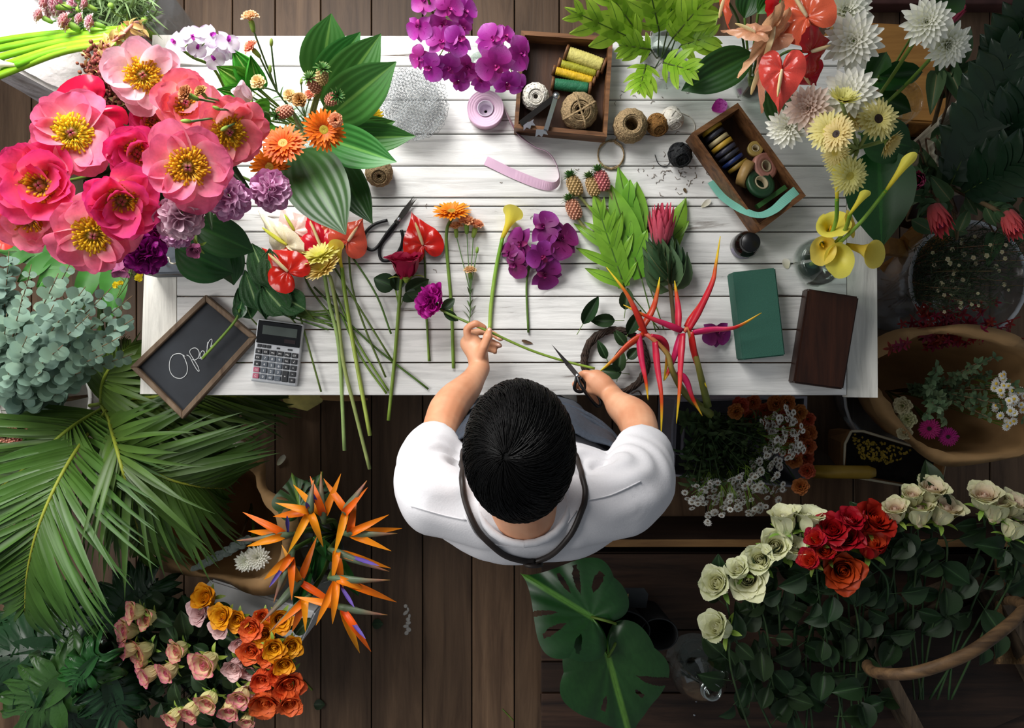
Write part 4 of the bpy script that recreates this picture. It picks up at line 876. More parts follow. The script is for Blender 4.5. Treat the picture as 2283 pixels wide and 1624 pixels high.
scissors('black florist scissors held open in the right hand, blades on the green stem', (1287, 838, .878), ((1229, 768, .868), (1240, 782, .866)),
         (((1287, 838, .880), (1291, 852, .888), (1303, 872, .89), (1320, 894, .878), (1333, 906, .866), (1340, 900, .858), (1334, 884, .85), (1316, 862, .85), (1296, 845, .868)),
          ((1287, 838, .880), (1284, 850, .88), (1281, 866, .874), (1290, 874, .87), (1303, 870, .868), (1304, 856, .872), (1296, 844, .878))), 0)
# ---------------------------------------------------------------- flowers lying on the table
A_RED = petalmat('red_waxy', [(0, '#b50d1e'), (1, '#c8142a')], rough=.26, trans=.05, nz=.05, coat=.3, hue=.008)
A_CORAL = petalmat('coral_waxy', [(0, '#d8523e'), (1, '#d9543f')], rough=.2, trans=.1, nz=.08, coat=.4, hue=.01)
A_CREAM = petalmat('cream_waxy', [(0, '#e6d6b0'), (1, '#efe2c6')], rough=.25, trans=.15, coat=.4)
A_BLUSH = petalmat('blush_waxy', [(0, '#efcfbf'), (1, '#ecc0b4')], rough=.25, trans=.15, coat=.4)
SP_G = petalmat('spadix_green', [(0, '#cfd24a'), (1, '#b9c63e')], rough=.6, trans=0)
ZA = ZT + .012
def anthurium(label, base, tip, wpx, mats, end=None, via=(), z=ZA, key=None, roll=0, dz=.0, group='anthuriums lying on the table', rs=.0026, up=None, smat=None):
    p0 = P(*base, z); p1 = P(*tip, z + dz); L = (p1 - p0).length / .86; hw = wpx * S(z)
    y = (p1 - p0).normalized(); u = up or tocam(p0); zz = (u - y * u.dot(y)).normalized(); x = y.cross(zz)
    M = Matrix.Translation(p0) @ (Matrix((x, y, zz)).transposed().to_4x4()) @ RY(roll) @ Matrix.Diagonal((hw / .82, L, L, 1))
    e = P(*end) if end else p0 - y * .1
    root = T('anthurium', label, 'flower', e, group); put_head(root, head('anthurium', mats[0].name, mats, len(label) % 2), M)
    stem(root, [p0 - zz * .002] + [P(*q) for q in via] + [e], rs, smat or G_DARKSTEM); return root
anthurium('glossy red anthurium lying lowest of the heap beside the crinkled leaves', (642, 606), (588, 557), 50, [A_RED], (716, 874, ZA), [(652, 640, ZA), (680, 745, ZA)], ZT + .07, dz=-.01)
anthurium('coral anthurium tucked between two red ones on the table', (668, 574), (652, 514), 47, [A_CORAL], (750, 720, ZA), [(690, 640, ZA)], ZT + .025)
anthurium('red anthurium half under the big hosta leaf and behind yellow gerberas', (716, 552), (684, 474), 43, [A_RED], (874, 804, ZA), [(760, 620, ZA)], ZT + .02)
anthurium('coral anthurium seen from behind under the hosta leaf tip', (776, 538), (806, 492), 46, [A_CORAL], (860, 842, ZA), [(785, 640, ZA), (815, 735, ZA)], ZT + .03)
anthurium('pale coral anthurium mostly hidden under the hosta leaf', (735, 505), (690, 474), 40, [A_CORAL], (872, 745, ZA), [(790, 580, ZA), (840, 660, ZA)], ZT + .014)
anthurium('cream anthurium lying on its side at the top of the heap', (640, 545), (580, 482), 38, [A_CREAM, SP_G], (640, 580, ZA), (), ZT + .03, dz=.01, roll=-.6)
anthurium('blush pink anthurium behind the cream one', (656, 514), (628, 468), 44, [A_BLUSH, SP_G], (690, 600, ZA), (), ZT + .02)
anthurium('single bright red anthurium beside the black scissors', (943, 546), (920, 480), 46, [A_RED], (958, 806, ZT + .004), [(947, 590, ZT + .008), (950, 700, ZT + .004)], ZT + .012)
# yellow gerberas, calla
Y_PALE = petalmat('pale_yellow_ray', [(0, '#e8d24a'), (1, '#f1e59a')], trans=.25, nz=.05); D_YG = petalmat('green_yellow_disc', [(0, '#c9b63a'), (1, '#b8b04a')], trans=0)
O_RAY = petalmat('orange_ray', [(0, '#b84a0c'), (.5, '#d8640e'), (1, '#e27814')], trans=.2); D_OR = petalmat('olive_disc', [(0, '#a3872a'), (.6, '#6a3a14'), (1, '#7a4416')], by='c', trans=0)
OY_RAY = petalmat('amber_ray', [(0, '#e8870f'), (1, '#f5a51e')], trans=.25)
HG_Y = head('gerbera', 'paley', [Y_PALE, D_YG], droop=-20); HG_O = head('gerbera', 'orange', [O_RAY, D_OR]); HG_OY = head('gerbera', 'amber', [OY_RAY, D_OR], droop=-8)
G_HAIRY = petalmat('gerbera_stem', [(0, '#8a9a5a'), (1, '#9db06a')], rough=.7, trans=0)
zg = ZT + .03
flower('gerbera', 'pale yellow gerbera lying sideways, the upper of two in the heap', 'flower', HG_Y, 714, 572, zg + .01, 50, d=(-.2, .75, .62), via=[(722, 605, zg), (735, 680, ZA), (756, 780, ZA)], end=(768, 1005, ZT - .02), rs=.0048, smat=G_HAIRY, group='pale yellow gerberas on the table')
flower('gerbera', 'pale yellow gerbera lying lower, stem hanging past the table edge', 'flower', HG_Y, 722, 602, zg + .025, 46, d=(-.4, .65, .62), via=[(738, 625, zg), (752, 700, ZA), (766, 810, ZA), (790, 910, ZT)], end=(824, 1046, ZT - .05), rs=.0048, smat=G_HAIRY, group='pale yellow gerberas on the table')
C_YEL = petalmat('yellow_calla', [(0, '#b7b52c'), (.25, '#f0dc48'), (1, '#faec6a')], trans=.45, nz=.05, rough=.4); G_CALLA = petalmat('calla_stem', [(0, '#5f8a22'), (1, '#a8bf5a')], rough=.35, trans=0)
HK = head('calla', 'y', [C_YEL])
def calla(label, base, tip, s, via, end, group, rs=.0052, hd=None, mat=None, roll=0, up=1, wid=1):
    p0, p1 = P(*base), P(*tip); L = (p1 - p0).length / 1.55
    M = frame(p0, p1 - p0, roll, 1) @ Matrix.Diagonal((L * s, L * s, L, 1)); e = P(*end)
    root = T('calla_lily', label, 'flower', e, group); put_head(root, hd or HK, M)
    stem(root, [p0 + (p1 - p0) * .08] + [P(*q) for q in via] + [e], rs, mat or G_CALLA); return root
calla('yellow calla lily lying over the gerberas with thick green stem', (763, 602, zg), (748, 536, zg + .012), .62, [(770, 660, ZA), (786, 760, ZA)], (825, 972, ZT), 'yellow calla lilies')
calla('single yellow calla lily laid between carnations and orchid spray', (1118, 536, ZT + .014), (1150, 462, ZT + .03), .72, [(1106, 600, ZT + .008), (1095, 680, ZT + .008)], (1092, 736, ZT + .008), 'yellow calla lilies')
for k, (a, b) in enumerate((((700, 640), (955, 868)), ((742, 640), (866, 872)), ((760, 700), (862, 878)))):
    rt = T('cut_stem', ('thin dark anthurium stem crossing the heap furthest up', 'green bare stem lying against the thick rose stem', 'bright green bare stem ending at the table edge')[k], 'stem', P(*a, ZA), 'bare stems in the heap'); stem(rt, [P(*a, ZA), P((a[0] + b[0]) / 2 - 6, (a[1] + b[1]) / 2 + 8, ZT + .006), P(*b, ZT + .005)], .0028, G_DARKSTEM if k == 0 else G_STEM)
for k in range(9):
    R = random.Random(k); rt = T('cut_stem', 'thin leafless stem in the bundle behind the calculator', 'stem', P(640, 690, ZA), 'bundle of thin stems behind the calculator')
    stem(rt, [P(625 + R.uniform(-6, 6), 682 + 2 * k, ZT + .012 + .002 * k), P(690, 690 + 3 * k + R.uniform(-8, 8), ZT + .01), P(738 + R.uniform(-8, 12), 692 + 5.5 * k, ZT + .005)], .0022, G_DARKSTEM)
# crinkled dark spinach-like leaves and the stem resting on the chalkboard
PUCK = petalmat('crinkled_leaf', [(0, '#2c5a28'), (1, '#234d22')], by='t', vein='#8aa86a', rough=.28, trans=.1, nz=.25, nscale=34, spec=.5, bump=.5)
for k, (a, b, w, z, l) in enumerate((((600, 640), (560, 540), 30, .05, 'topmost of the crinkled dark green leaves, pointing up the table'), ((610, 640), (600, 552), 30, .06, 'crinkled dark green leaf pressed against the red anthurium'), ((575, 690), (545, 600), 28, .04, 'crinkled dark green leaf at the outer side of the bunch'), ((640, 700), (580, 632), 34, .05, 'crinkled dark green leaf in the middle of the bunch'), ((560, 710), (530, 640), 26, .03, 'small crinkled leaf drooping towards the chalkboard'), ((680, 690), (610, 650), 30, .04, 'crinkled dark green leaf spreading under the red anthurium'), ((600, 640), (592, 712), 28, .045, 'pale veined crinkled leaf hanging over the calculator'), ((640, 660), (655, 712), 32, .03, 'crinkled dark green leaf lying above the calculator'))):
    rt = T('crinkled_leaf', l, 'leaf', P(*a, ZT + z), 'crinkled dark green leaves'); leaf(rt, 'puck', PUCK, P(*a, ZT + z), P(*b, ZT + z + .01), w * S(ZT), var=k % 4, name='blade', zs=.08); stem(rt, [P(*a, ZT + z), P(a[0] + 20, a[1] + 22, ZT + .012)], .002, G_DARKSTEM)
rt = T('leaf_stalk', 'pale green cut leaf stalk resting across the chalkboard', 'stem', P(451, 800, ZT + .032)); stem(rt, [P(535, 690, ZT + .05), P(520, 722, ZT + .042), P(451, 800, ZT + .032)], .0034)
mb = MB(); petal(mb, 1, .02, along(P(540, 672, ZT + .05), P(528, 712, ZT + .045), 1, zs=1), LANCE, cup=.8); O('leaf', (mb, PUCK), rt)
# red rose with leaves
R_RED = petalmat('red_rose', [(0, '#a00c14'), (1, '#c4151c')], outer='#a01020', trans=.12, nz=.08)
HR_RED = head('rose', 'red', [R_RED, G_BUD])
rt = flower('rose', 'red rose lying below the scissors with serrated leaves', 'flower', HR_RED, 901, 574, ZT + .05, 48, d=(-.08, .9, .35), via=[(897, 604, ZT + .04), (889, 690, ZT + .008), (880, 800, ZT + .008)], end=(866, 938, ZT), rs=.0045)
for a, b, w, v in (((880, 640), (832, 620), 22, 0), ((884, 648), (888, 606), 16, 1), ((905, 652), (958, 622), 18, 2), ((905, 652), (925, 672), 18, 3)):
    leaf(rt, 'rose', G_ROSE, P(*a, ZT + .02), P(*b, ZT + .022), w * S(ZT), var=v)
    stem(rt, [P(890, 690, ZT + .01), P(*a, ZT + .02)], .0012, name='petiole')
# orange gerbera, carnation sprays, held magenta peony
flower('gerbera', 'amber gerbera lying beside the peach carnations', 'flower', HG_OY, 1007, 474, ZT + .03, 44, d=(-.05, .8, .6), via=[(997, 510, ZT + .02), (996, 560, ZT + .006), (1006, 680, ZT + .006)], end=(1011, 822, ZT + .006), rs=.0042, smat=G_STEM)
K_PEACH = petalmat('peach_carnation', [(0, '#d98a50'), (1, '#e9a878')], trans=.25, nz=.1); K_CREAM = petalmat('cream_carnation', [(0, '#e0b070'), (1, '#f0cfa0')], trans=.25); K_CORAL = petalmat('coral_carnation', [(0, '#e49460'), (1, '#f2b48c')], trans=.25)
HCA = {k: head('carnation', k, [m]) for k, m in (('p', K_PEACH), ('c', K_CREAM), ('o', K_CORAL))}
G_CARN = petalmat('carnation_stem', [(0, '#5c7a4a'), (1, '#6c8a58')], rough=.6, trans=0)
def spray(name, label, heads, end, z, mats=G_CARN, node=None, group=None, lf=True, rs=.0017, leafm=None):
    """branching stem: heads [(headset, px, py, z, rpx, dir)] all meeting at node then down to end"""
    e = P(*end); rt = T(name, label, 'flower', e, group); nd = P(*node)
    for hd, x, y, zz, rp, d in heads:
        p = P(x, y, zz); s = rp * S(zz); d = V(d).normalized()
        put_head(rt, hd, frame(p, d, x * .7, s)); q = p - d * s * 1.4; stem(rt, [q, q.lerp(nd, .5) + V((0, 0, .004)), nd], rs * .8, mats, 4, 5)
    stem(rt, [nd, nd.lerp(e, .5) + V((.002, 0, 0)), e], rs, mats)
    if lf:
        R = random.Random(int(end[0])); mb = MB()
        for k in range(5):
            c = nd.lerp(e, .1 + .17 * k); a = R.uniform(0, 6)
            for sg in (0, pi): petal(mb, .03, .0025, frame(c, (e - nd).normalized() * -1, a + sg), STRIP, 20, 60, nl=4, nw=2)
        O('leaves', (mb, leafm or mats), rt)
    return rt
UPT = (0, .9, .4)
bud = MB(); lathe(bud, [(.1, -1.5), (.5, -1.3), (.62, -.3), (.45, .6), (.1, 1)], 8); HBUD = [('bud', bud.mesh('bud', G_BUD))]
spray('carnation_spray', 'peach carnation spray lying beside the amber gerbera', [(HCA['o'], 1016, 504, ZT + .02, 17, (-.05, .9, .3)), (HCA['o'], 1040, 492, ZT + .03, 20, (0, .9, .5)), (HCA['o'], 1062, 500, ZT + .02, 20, (.25, .9, .3)), (HCA['c'], 1048, 602, ZT + .02, 16, (0, .9, .4)), (HBUD, 1064, 556, ZT + .02, 6, (.1, .9, .2))], (1046, 728, ZT + .008), ZT, node=(1048, 650, ZT + .012))
P_MAG = petalmat('magenta_peony', [(0, '#a01088'), (1, '#d42eb0')], outer='#c01e9c', trans=.2, nz=.12)
HD_MAG = head('double', 'mag', [P_MAG])
rt = flower('peony', 'magenta peony held in the left hand by its long stem', 'flower', HD_MAG, 962, 672, ZT + .085, 47, d=(-.75, .25, .55), via=[(985, 692, ZT + .09), (1040, 718, ZT + .11), (1089, 739, ZT + .115), (1180, 780, ZT + .108), (1260, 806, ZT + .10)], end=(1326, 822, ZT + .098), rs=.0034)
for a, b, w in (((985, 690), (1014, 666), 11), ((990, 694), (1022, 716), 10)): leaf(rt, 'lance', G_ROSE, P(*a, ZT + .09), P(*b, ZT + .09), w * S(ZT))
stem(T('cut_stem', 'short cut stem lying below the magenta peony', 'stem', P(955, 802, ZT)), [P(952, 712, ZT + .006), P(954, 760, ZT + .005), P(956, 806, ZT + .005)], .0028)
# orchid spray on the table, loose orchid blooms
K_ORC = petalmat('purple_orchid', [(0, '#6a1252'), (.55, '#7c1c6a'), (1, '#9a3f96')], trans=.15, nz=.15, speck='#5a0f48'); K_LIP = petalmat('purple_lip', [(0, '#4a0a3c'), (1, '#8a1860')], trans=.1)
K_ORM = petalmat('bright_orchid', [(0, '#a81c88'), (.5, '#c03cac'), (1, '#d47ad2')], trans=.4, nz=.15, speck='#a32a92'); K_LIPM = petalmat('bright_lip', [(0, '#5a0c4a'), (1, '#c02a90')], trans=.1)
HO_D = [head('orchid', 'dark', [K_ORC, K_LIP], v) for v in (0, 1)]; HO_M = [head('orchid', 'bright', [K_ORM, K_LIPM], v) for v in (0, 1)]
def orchid_spray(label, pts, blooms, heads, r=.003, group=None, name='orchid_spray', smat=None):
    e = P(*pts[-1]); rt = T(name, label, 'flower', e, group); stem(rt, [P(*q) for q in pts], r, smat or G_DARKSTEM); C_ = cr([P(*q) for q in pts], 6)
    for i, (x, y, z, rp, tx, ty) in enumerate(blooms):
        p = P(x, y, z); d = tocam(p, tx, ty); hd = heads[i % len(heads)]; b = T('blossom', '', '', p); del b['label']; del b['category']
        b.parent = rt; b.matrix_local = W[rt.name].inverted() @ W[b.name]; put_head(b, hd, frame(p, d, i * 2.1 + x * .3, rp * S(z)))
        nr = min(C_, key=lambda q: (q - p).length); stem(b, [p - d * .006, (p - d * .03).lerp(nr, .5), nr], .0012, smat or G_DARKSTEM, 4, 5, 'pedicel')
    return rt
orchid_spray('purple orchid spray lying in the middle of the table', [(1198, 548, ZT + .03), (1182, 590, ZT + .02), (1174, 640, ZT + .006), (1178, 742, ZT + .006)],
    [(1162, 545, ZT + .03, 41, -.7, 0), (1212, 508, ZT + .045, 41, 0, .3), (1250, 535, ZT + .04, 46, .5, .3), (1150, 590, ZT + .02, 34, -.5, -.3), (1208, 572, ZT + .055, 36, .2, -.1), (1215, 610, ZT + .03, 41, .2, -.5), (1135, 562, ZT + .02, 24, -.7, .2)], HO_D)
rt = T('orchid_bloom', 'loose dark purple orchid bloom lying against the green foam', 'flower', P(1596, 742, ZT)); put_head(rt, HO_D[1], frame(P(1597, 742, ZT + .018), (.1, -.1, 1), 2.4, 34 * S(ZT)))
def loosepetal(label, px, py, z, L, w, mat, rot, group=None, name='fallen_petal', cup=.8):
    mb = MB(); petal(mb, L * S(z), w * S(z), Matrix.Translation(P(px, py, z + .002)) @ RZ(rot) @ TR(0, -L * S(z) / 2, 0), ROUND, 96, 70, cup=cup, ruf=.03); tag(O(name, (mb, mat)), label, 'petal', group)
loosepetal('fallen lilac orchid petal above the ribbon box', 1604, 238, ZT, 36, 18, K_ORM, -1.2)
P_WHT = petalmat('white_petal', [(0, '#dcd8b8'), (1, '#e8e4d8')], trans=.25)
loosepetal('fallen cream petal below the ribbon box', 1574, 454, ZT, 26, 7, P_WHT, -.9); loosepetal('small white calla petal by the round vase', 1752, 588, ZT, 24, 10, P_WHT, .4)
# mini pineapples, fern leaves and protea
PA_T = petalmat('tan_fruit', [(0, '#8a7440'), (1, '#b59a62')], outer='#c9ab78', trans=0, rough=.6); PA_P = petalmat('pink_fruit', [(0, '#9a4f48'), (1, '#b8685c')], outer='#d09080', trans=0, rough=.6)
PA_C = petalmat('pineapple_crown', [(0, '#4f7a38'), (.7, '#3f6a30'), (1, '#8a9a58')], trans=.1, rough=.5)
HP_T = head('pineapple', 't', [PA_T, PA_C]); HP_P = head('pineapple', 'p', [PA_P, PA_C])
PSTEM = petalmat('mottled_stem', [(0, '#7a8048'), (1, '#9a9060')], rough=.7, trans=0, nz=.3, nscale=120)
def pineapple(label, p, d, rpx, end, hd, via=(), group='mini pineapples', rs=.0042):
    c = P(*p); s = rpx * S(p[2]) / .55; d = V(d).normalized(); e = P(*end); rt = T('mini_pineapple', label, 'fruit', e, group)
    put_head(rt, hd, frame(c, d, p[0], s)); stem(rt, [c - d * s * .9] + [P(*q) for q in via] + [e], rs, PSTEM); return rt
pineapple('tan mini pineapple lying topmost beside the pink ribbon end', (1280, 412, ZT + .025), (-.4, .9, .2), 15, (1345, 500, ZT + .012), HP_T)
pineapple('tan mini pineapple in the middle of the lying trio', (1321, 413, ZT + .03), (-.35, .9, .2), 14, (1362, 480, ZT + .012), HP_T)
pineapple('pink mini pineapple with long stem running under the protea', (1341, 400, ZT + .035), (-.35, .9, .25), 15, (1400, 580, ZT + .012), HP_P, [(1365, 440, ZT + .02)])
pineapple('pink mini pineapple lying lowest, nearest the orchid spray', (1278, 464, ZT + .022), (-.4, .9, .2), 15, (1320, 530, ZT + .01), HP_P)
def fern(label, base, tip, lobes, w, z, z1, mat=G_FERN, lw=.11, group=None, name='fern_frond', end=None, droop=0, ns=None):
    """lobed frond: midrib base->tip with lance lobes in pairs; lobes [(f, len px left, len px right, angle)]"""
    p0, p1 = P(*base, z), P(*tip, z1); L = (p1 - p0).length; rt = T(name, label, 'leaf', P(*end) if end else p0, group); M = along(p0, p1, 1, zs=1) @ Matrix.Diagonal((1, 1 / L, 1, 1)); mb = MB(); sc2 = S((z + z1) / 2)
    petal(mb, L, w * sc2, M, [.5, .8, 1, 1, 1, .8, .5, .05], 86, 96, fold=.1, nl=12, nw=4, ruf=.015)
    R = random.Random(int(base[0] + tip[1])); z_ = 0
    for f, l, r, an in lobes:
        for sg, ln in ((1, l), (-1, r)):
            if ln: petal(mb, ln * sc2, ln * sc2 * lw * R.uniform(.9, 1.25), M @ TR(0, L * f, .002) @ RZ(sg * math.radians(an + R.uniform(-8, 8))), [.9, .75, .9, 1, .95, .75, .45, .05], 82, 102 + R.uniform(-12, 12) + droop, fold=.12, nl=9, nw=4, ruf=.03, rn=1.5, ph=R.uniform(0, 6))
    O('blade', (mb, mat), rt)
    mb = MB(); tube(mb, [M @ V((0, L * k / 8, .0015 - .0 * k)) for k in range(9)], [.0022, .0008], 5); O('midrib', (mb, ns or G_DARKSTEM), rt)
    if end: stem(rt, [p0, p0.lerp(P(*end), .5), P(*end)], .0018, ns or G_DARKSTEM)
    return rt
GF = 'fern fronds lying on the table'; zf = ZT + .014
fern('lobed green fern frond lying lowest, beside the orchid spray', (1392, 640), (1322, 430), [(.02, 95, 60, 50), (.2, 105, 85, 42), (.38, 110, 90, 36), (.55, 60, 60, 34), (.72, 45, 50, 30)], 26, zf + .006, zf + .02, group=GF, end=(1470, 735, zf))
fern('dotted fern frond pointing up to the twine loop', (1425, 570), (1378, 372), [(.3, 70, 60, 25), (.55, 40, 60, 25)], 26, zf, zf + .01, group=GF, end=(1480, 735, zf), lw=.2)
fern('bright fern frond lying beside the protea', (1430, 620), (1362, 412), [(.2, 60, 70, 34), (.42, 50, 40, 30)], 32, zf + .012, zf + .012, group=GF, end=(1462, 740, zf), lw=.22)
fern('fern frond tips showing behind the protea head', (1470, 600), (1530, 440), [(.4, 60, 60, 28)], 24, zf - .006, zf, group=GF, lw=.2); fern('broad fern frond under the pineapple stems', (1400, 560), (1420, 405), [(.35, 50, 50, 32)], 34, zf - .004, zf, group=GF, lw=.25)
PR_B = petalmat('protea_bract', [(0, '#8a4a50'), (.5, '#c2405c'), (1, '#d4506e')], outer='#b8586a', trans=.12, nz=.1, rough=.6); PR_C = petalmat('protea_centre', [(0, '#6a1424'), (1, '#a02840')], trans=0)
HPR = [head('protea', 'pink', [PR_B, PR_C], v) for v in (0, 1)]
def protea(label, p, d, rpx, end, via=(), nleaf=16, seed=1, group='pink proteas', ll=90, smat=None):
    c = P(*p); s = rpx * S(p[2]); d = V(d).normalized(); e = P(*end); rt = T('protea', label, 'flower', e, group); put_head(rt, HPR[seed % 2], frame(c, d, seed, s))
    pts = cr([c - d * s * .8] + [P(*q) for q in via] + [e], 8); stem(rt, pts, .006, WOODST, 1); R = random.Random(seed)
    for k in range(nleaf):
        f = .1 + .6 * k / nleaf; q = pts[min(len(pts) - 2, int(f * (len(pts) - 1)))]; ax = (pts[1] - pts[3]).normalized(); a = k * GA + seed
        o = frame(q, ax, a).to_3x3(); out = o @ V((0, 1, 0)); out.z = abs(out.z) * .4 + .02
        L = ll * S(p[2]) * (.5 + .6 * k / nleaf) * R.uniform(.85, 1.05); tip = q + (ax * .75 + out * .66).normalized() * L; leaf(rt, 'oval', G_PROTEA, q + out * .004, tip, L * .2, var=k % 3, up=(out + V((0, 0, .6))).normalized())
    return rt
protea('pink protea with grey green leaves lying over the fern fronds', (1476, 498, ZT + .06), (-.02, 1, .45), 46, (1504, 735, ZT + .012), [(1492, 620, ZT + .03)], 22, 1)
# rose leaf cuttings in the wreath
for k, (a, b, w, l) in enumerate((((1300, 722), (1335, 660), 15, 'single dark rose leaf above the wreath, pointing up'), ((1370, 715), (1315, 715), 15, 'rose leaf lying across the top of the wreath'), ((1394, 690), (1400, 640), 16, 'rose leaf standing over the top of the wreath'), ((1352, 800), (1332, 758), 10, 'small rose leaf inside the wreath'), ((1378, 830), (1385, 775), 15, 'largest rose leaf inside the wreath'), ((1385, 832), (1338, 826), 16, 'rose leaf at the lower inside of the wreath'), ((1400, 800), (1424, 775), 12, 'rose leaf touching the inner right of the wreath'), ((1395, 770), (1368, 735), 12, 'rose leaf crossing the upper wreath rim'), ((1400, 745), (1430, 690), 14, 'rose leaf beside the fern stems'))):
    rt = T('rose_leaf', l, 'leaf', P(*a, ZT + .02), 'cut rose leaves by the wreath'); leaf(rt, 'rose', G_ROSE, P(*a, ZT + .022), P(*b, ZT + .026), w * S(ZT), var=k % 4, name='blade'); e = (a[0] + (a[0] - b[0]) * .4, a[1] + (a[1] - b[1]) * .4)
    stem(rt, [P(*a, ZT + .022), P(*e, ZT + .014)], .001, G_STEM, 3, 5)
# heliconia: red claw bracts with yellow tips
H_BR = petalmat('heliconia_bract', [(0, '#a8142c'), (.45, '#c2283a'), (.7, '#c8541e'), (.85, '#d8b42a'), (1, '#cfb42c')], rough=.35, trans=.08); H_ST = petalmat('heliconia_stem', [(0, '#b8503a'), (.4, '#8a7a3a'), (1, '#5a6a2c')], rough=.4, trans=0)
def heliconia(label, nodes_, bracts, end, z):
    e = P(*end); rt = T('heliconia', label, 'flower', e, 'hanging heliconias on the table'); stem(rt, [P(*q) for q in nodes_] + [e], [.006, .0065, .008, .011], H_ST)
    for pts in bracts:
        q = cr([P(*a) for a in pts], 7); n = len(q); mb = MB(); tube(mb, q, [.0085, .0105, .0085, .006, .004, .0012], 8, flat=.6); O('bract', (mb, H_BR), rt)
z = ZT + .05
heliconia('heliconia with claws splayed over the wreath and protea stem', [(1434, 741, z + .02), (1455, 756, z + .03), (1488, 790, z + .03), (1500, 830, z + .02), (1530, 880, ZT + .02)],
    [((1440, 748, z + .02), (1420, 700, z + .05), (1395, 652, z + .07), (1352, 596, z + .07)), ((1436, 745, z + .02), (1400, 770, z + .02), (1365, 805, z + .03), (1331, 834, z + .04)), ((1428, 738, z + .01), (1455, 690, z), (1466, 650, z + .01), (1471, 618, z + .02)), ((1424, 745, z + .02), (1430, 800, z + .02), (1440, 850, z + .02), (1445, 893, z + .02)),
     ((1460, 762, z + .03), (1466, 820, z + .04), (1475, 890, z + .05), (1474, 975, z + .05)), ((1450, 750, z + .03), (1478, 760, z + .02), (1488, 790, z), (1480, 850, ZT + .02))], (1585, 925, ZT - .04), z)
heliconia('heliconia with long claw rising towards the ink bottle', [(1525, 740, z + .03), (1535, 735, z + .03), (1548, 780, z + .02), (1560, 830, z + .01)],
    [((1535, 735, z + .03), (1560, 690, z + .05), (1588, 630, z + .08), (1596, 590, z + .09), (1606, 527, z + .10)), ((1545, 742, z + .03), (1590, 735, z + .04), (1640, 730, z + .06), (1698, 698, z + .08)), ((1520, 738, z + .03), (1490, 725, z + .04), (1440, 705, z + .05), (1390, 680, z + .05)), ((1512, 735, z + .03), (1512, 690, z + .02), (1508, 655, z + .02), (1504, 626, z + .03)),
     ((1522, 745, z + .04), (1518, 800, z + .06), (1515, 870, z + .07), (1508, 945, z + .07)), ((1518, 745, z + .02), (1505, 790, z + .01), (1490, 830, z), (1482, 848, z)), ((1540, 740, z + .03), (1548, 790, z + .02), (1560, 830, z), (1576, 865, z)), ((1530, 730, z + .02), (1545, 705, z + .02), (1560, 680, z + .01), (1572, 658, z + .01)), ((1510, 830, z), (1530, 850, z), (1545, 890, z), (1566, 928, z))], (1578, 905, ZT), z)
loosepetal('small dry brown bract scrap on the planks near the hand', 1175, 763, ZT, 26, 4, WOODST, 1.3, name='leaf_scrap')
loosepetal('tiny tan dried leaf scrap near the ribbon box', 1527, 425, ZT, 12, 4, WOODST, .5, name='leaf_scrap')
mb = MB(); R = random.Random(77)
for i in range(90):
    x, y = (R.gauss(1510, 40), R.gauss(385, 22)) if i < 55 else (R.gauss(1450, 60), R.gauss(205, 9)) if i < 70 else (R.uniform(900, 1500), R.uniform(360, 860)); p = P(x, y, ZT + .001); a = R.uniform(0, 6.3); L = R.uniform(.002, .009)
    tube(mb, [p, p + V((math.cos(a) * L, math.sin(a) * L, .0006)), p + V((math.cos(a + .6) * L * 1.7, math.sin(a + .6) * L * 1.7, .0002))], .0006, 4)
o = tag(O('plant_crumbs', (mb, WOODST)), 'brown plant crumbs scattered over the white planks', 'crumbs'); o['kind'] = 'stuff'
# ---------------------------------------------------------------- vases and buckets helper
def vessel(name, label, cat, px, py, z0, prof, mat, t=.003, water=None, group=None, rim=None, seg=32):
    """open vessel standing at (px,py) on height z0; prof = outer (radius, height) from the base"""
    b = P(px, py, z0); rt = T(name, label, cat, b, group); mb = MB(); lathe(mb, wall_prof(prof, t), seg, Matrix.Translation(b)); O('body', (mb, mat), rt)
    if water:
        r = lerp([p[0] for p in prof], water); h = prof[-1][1] * water; pr = [(max(.001, p[0] - t * 1.2), p[1] + t * 1.2) for p in prof if p[1] < h] + [(r - t * 1.2, h)]
        mb = MB(); lathe(mb, [(0, pr[0][1])] + pr + [(0, h)], seg, Matrix.Translation(b)); O('water', (mb, M_WATER), rt)
    if rim: 
        mb = MB(); R_, H_ = prof[-1]; tube(mb, [b + V((R_ * math.cos(i * pi / 16), R_ * math.sin(i * pi / 16), H_)) for i in range(33)], rim[0], 8, False); O('rim', (mb, rim[1]), rt)
    return rt
M_CERAM = plain('grey_ceramic', '#6a706c', .4); M_RIM = plain('clear_rim', '#c4c8cc', .2, nz=.03)
# ---------------------------------------------------------------- pink peonies
PVX, PVY = 432, 345
vessel('peony_vase', 'grey ceramic vase hidden under the pink peonies', 'vase', PVX, PVY, ZT, [(.06, 0), (.085, .08), (.07, .2), (.055, .27), (.065, .3)], M_CERAM)
def pe(n, base, tip, outer, tr=.45): return petalmat(n, [(0, base), (.22, base), (.6, tip), (1, outer)], rough=.55, trans=tr, nz=.07, nscale=14, hue=.006)
PE = {'pale': pe('pale_pink_petal', '#fdeef0', '#f6cdd4', '#f0b0c2'), 'pink': pe('pink_petal', '#fad8da', '#f0809c', '#ea6a96'), 'deep': pe('deep_pink_petal', '#f2a8b4', '#e2487e', '#d83078'), 'salmon': pe('salmon_pink_petal', '#fad0c8', '#f28c96', '#ea6c8c'), 'hot': pe('hot_pink_petal', '#f49aa0', '#ea4c7c', '#e43884')}
PIST = petalmat('peony_pistil', [(0, '#b8b060'), (.6, '#b8a060'), (1, '#a84860')], trans=0)
HPE = {k: [head('peony', k, [m, PIST], v, op=(1.0, .8)[v], inner=v) for v in (0, 1)] for k, m in PE.items()}
